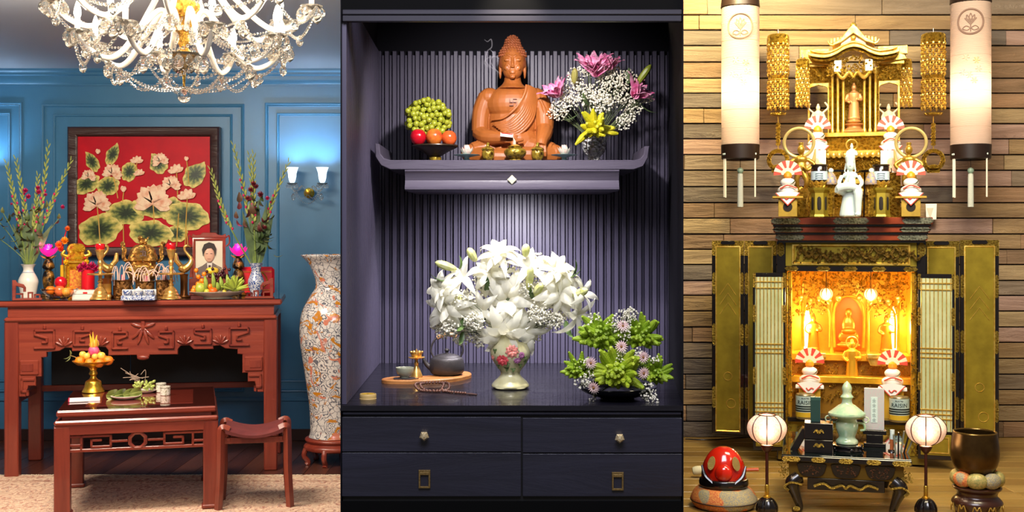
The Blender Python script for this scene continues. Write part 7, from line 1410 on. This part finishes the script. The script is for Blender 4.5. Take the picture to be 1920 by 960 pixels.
# ------------------------------------------------------------- floor things
def onF(name, lab, cat_, px, py, **k): D = DZ(py, ZR); return T(name, lab, cat_, px, py, D, **k)
LSH = NT('lamp_silk'); LSH.P(base=LSH.ramp(LSH.noise(LSH.co(), .25, 5), [(.4, rgb('#f6dcc4')), (.7, rgb('#e0a88c'))]), rough=.6, emit=.55, ecol=rgb('#ffc9a0')); LSH = LSH.m
for px, py, l in ((1438, 958, 'glowing round silk floor lamp at the left of the tray table'), (1736, 960, 'glowing round silk floor lamp at the right of the tray table')):
    t = onF('lotus_floor_lamp', l, 'lamp', px, py, group='round silk floor lamps'); WINE = mat('wine_rib', '#3a160e', .35)
    MB().lathe(prof([(0, 0), (18, 0), (20, 4), (19, 12), (13, 22), (6, 26), (0, 27)], 3), 40, rad=lambda a, t: 1 + .05 * math.sin(14 * a)).build('fluted_base', BLACK, t); MB().lathe([(7, 25), (7, 28), (4, 30), (4, 48), (2.6, 50)], 12).build('gilt_collar', GOLD, t); MB().tube([(0, 0, 28), (0, 0, 122)], 3, 10).build('stem', WINE, t)
    MB().lathe(prof([(4, 110), (9, 116), (11, 124), (0, 126)], 3), 16).build('cup', WINE, t)
    pr = [(12, 126), (28, 136), (36, 152), (34, 166), (24, 177), (16, 180)]; MB().lathe(prof(pr, 4), 32, rad=lambda a, t: 1 - .035 * abs(math.cos(4 * a)) ** .4 * 0 + .03 * abs(math.sin(4 * a))).build('shade', LSH, t)
    for k in range(8): a = k * PI / 4; MB().tube([(p[0] * 1.015 * math.cos(a), p[0] * 1.015 * math.sin(a), p[1]) for p in prof(pr, 4)], 1, 6).build('shade_rib', WINE, t)
    MB().tube([(x, y, 180) for x, y in circ(16, 24)], 1.6, 6, closed=True).build('top_ring', WINE, t); point('floor_lamp_light', (0, 0, 150), 1.2, (1, .72, .42), .03, t); point('floor_lamp_glow', (0, -44, 152), .35, (1, .75, .5), .03, t)
# cushion, wooden fish, striker
BRO = NT('brocade'); BRO.P(base=BRO.mix(BRO.ramp(BRO.noise(BRO.co(), .022, 1), [(.48, (0, 0, 0)), (.52, (1, 1, 1))]), BRO.ramp(BRO.noise(BRO.co(), .35, 5, .7), [(.4, rgb('#c8542c')), (.6, rgb('#e09a4a'))]), BRO.ramp(BRO.noise(BRO.co(), .35, 5, .7), [(.4, rgb('#8a8a80')), (.6, rgb('#b9a46a'))])), rough=.6); BRO.bump(BRO.noise(BRO.co(), .6, 3), .3, 1); BRO = BRO.m
t = onF('brocade_cushion', 'round orange and grey brocade cushion under the red wooden fish drum', 'cushion', 1357, 950); CD = INFO[t.name][2]; MB().lathe(prof([(0, 0), (48, 0), (60, 10), (61, 20), (50, 36), (30, 38), (0, 34)], 4), 36).build('cushion', BRO, t); MB().tube([(x, y, 14) for x, y in circ(61.5, 40)], 1.2, 6, closed=True).build('piping', mat('dark_piping', '#2a1a14', .5), t)
t = TZ('wooden_fish_drum', 'red and black lacquered wooden fish drum on the brocade cushion', 'drum', 1357, CD, ZR + 36 * U(CD)); RL = mat('red_lacquer', '#c8200c', .16, coat=.7)
MB().lathe(prof([(0, 0), (34, 2), (41, 14), (41, 30), (36, 50), (24, 68), (10, 76), (0, 77)], 4), 32, MX((0, 0, 0), (0, 0, 0), (1, .85, 1))).build('shell', RL, t)
MB().lathe(prof([(44, 4), (46, 10), (44, 18), (38, 18), (36, 8)], 3), 36, MX((0, -3, 0), (0, 0, 0), (1, .88, 1)), rad=lambda a, t: 1 + .02 * math.sin(18 * a)).build('black_scales', BLACK, t)
MB().sph((0, -30, 32), (17, 12, 17), 18, 12).build('snout', RL, t)
for s in (-1, 1): MB().lathe(prof([(0, 0), (8, .5), (9, 2), (0, 3)], 2), 18, MX((s * 22, -29, 50), (1.15, 0, s * .5), (.8, 1.4, 1))).build('gold_eye_patch', mat('pale_gold_scale', '#c9b06a', .35, .5, bump=.6, bs=.8), t); MB().tube(cat([(s * 20, -36, 14), (s * 34, -28, 26), (s * 40, -18, 44)], 4), [3, 4, 2], 8).build('jaw_ridge', BLACK, t)
MB().tube(cat([(-34, -24, 10), (-14, -38, 9), (14, -38, 9), (34, -24, 10)], 5), 3.4, 8).build('mouth_rim', mat('dark_red_mouth', '#7a1c14', .3), t)
t = onF('drum_mallet', 'wooden mallet with pale padded head behind the fish drum', 'mallet', 1357, 898); MB().tube([(-40, 0, 14), (64, 0, 20)], [3, 3.4], 8).build('handle', mat('mallet_orange', '#c8561c', .4), t); MB().lathe(prof([(0, -10), (7, -9), (9, 0), (7, 9), (0, 10)], 3), 14, MX((-48, 0, 14), (0, 1.4, 0))).build('padded_head', mat('mallet_pad', '#d9d0a8', .6), t); MB().bb(-10, 20, -6, 6, 0, 13, 1).build('rest', BLACK, t)
# singing bowl
t = onF('bowl_stand', 'dark carved round stand under the singing bowl', 'stand', 1832, 972); BD = INFO[t.name][2]; DKW = mat('dark_carved_wood', '#3a1c10', .3, coat=.4); MB().lathe(prof([(0, 62), (38, 62), (44, 58), (38, 52), (36, 44), (42, 38), (46, 30), (40, 14), (44, 6), (44, 0), (0, 0)], 3), 32).build('stand', DKW, t)
for k in range(5): a = -PI / 2 + (k - 2) * .6; MB().tube(cat([(46 * math.cos(a - .2), 46 * math.sin(a - .2), 14), (47 * math.cos(a - .1), 47 * math.sin(a - .1), 30), (48 * math.cos(a), 48 * math.sin(a), 24), (47 * math.cos(a + .1), 47 * math.sin(a + .1), 30), (46 * math.cos(a + .2), 46 * math.sin(a + .2), 14)], 4), 1.2, 6).build('gilt_scroll', mat('dull_gilt_line', '#b08c3c', .4, .5), t)
t = TZ('ring_cushion', 'orange brocade ring cushion holding the singing bowl', 'cushion', 1832, BD, ZR + 62 * U(BD)); 
for k in range(8): a = k * PI / 4 - PI / 2 * 1; MB().sph((0, 0, 0), (20, 13, 15), 14, 10, MX((36 * math.cos(a), 36 * math.sin(a), 14), (0, .0, a + PI / 2))).build('bolster', BRO if k % 2 else mat('green_brocade', '#8a8a4c', .5, .2, c2='#c2a860', vs=.3), t)
t = TZ('singing_bowl', 'large dark bronze singing bowl on its cushion', 'bowl', 1828, BD, ZR + 80 * U(BD)); MB().lathe(prof([(0, 0), (22, 2), (36, 14), (43, 34), (43, 56), (40, 76), (39, 82), (36, 82), (37, 74), (40, 54), (38, 34), (24, 10), (0, 6)], 4), 40).build('bowl', mat('dark_bronze_bowl', '#4a3418', .28, .8, c2='#5c4420', vs=.04), t); MB().tube([(x, y, 82) for x, y in circ(37.8, 36)], 1.8, 8, closed=True).build('rim', mat('bronze_rim', '#8a6c34', .25, .85), t)
# power cord on the floor
MB().tube(cat([(0, 0, 0), (40, -10, 0), (90, 6, 0), (130, 20, 0)], 6), 1.2, 6).one('power_cord', BLACK, 'thin black power cord lying along the foot of the plank wall', 'cord', 1285, 823, 4.2, 0.0)
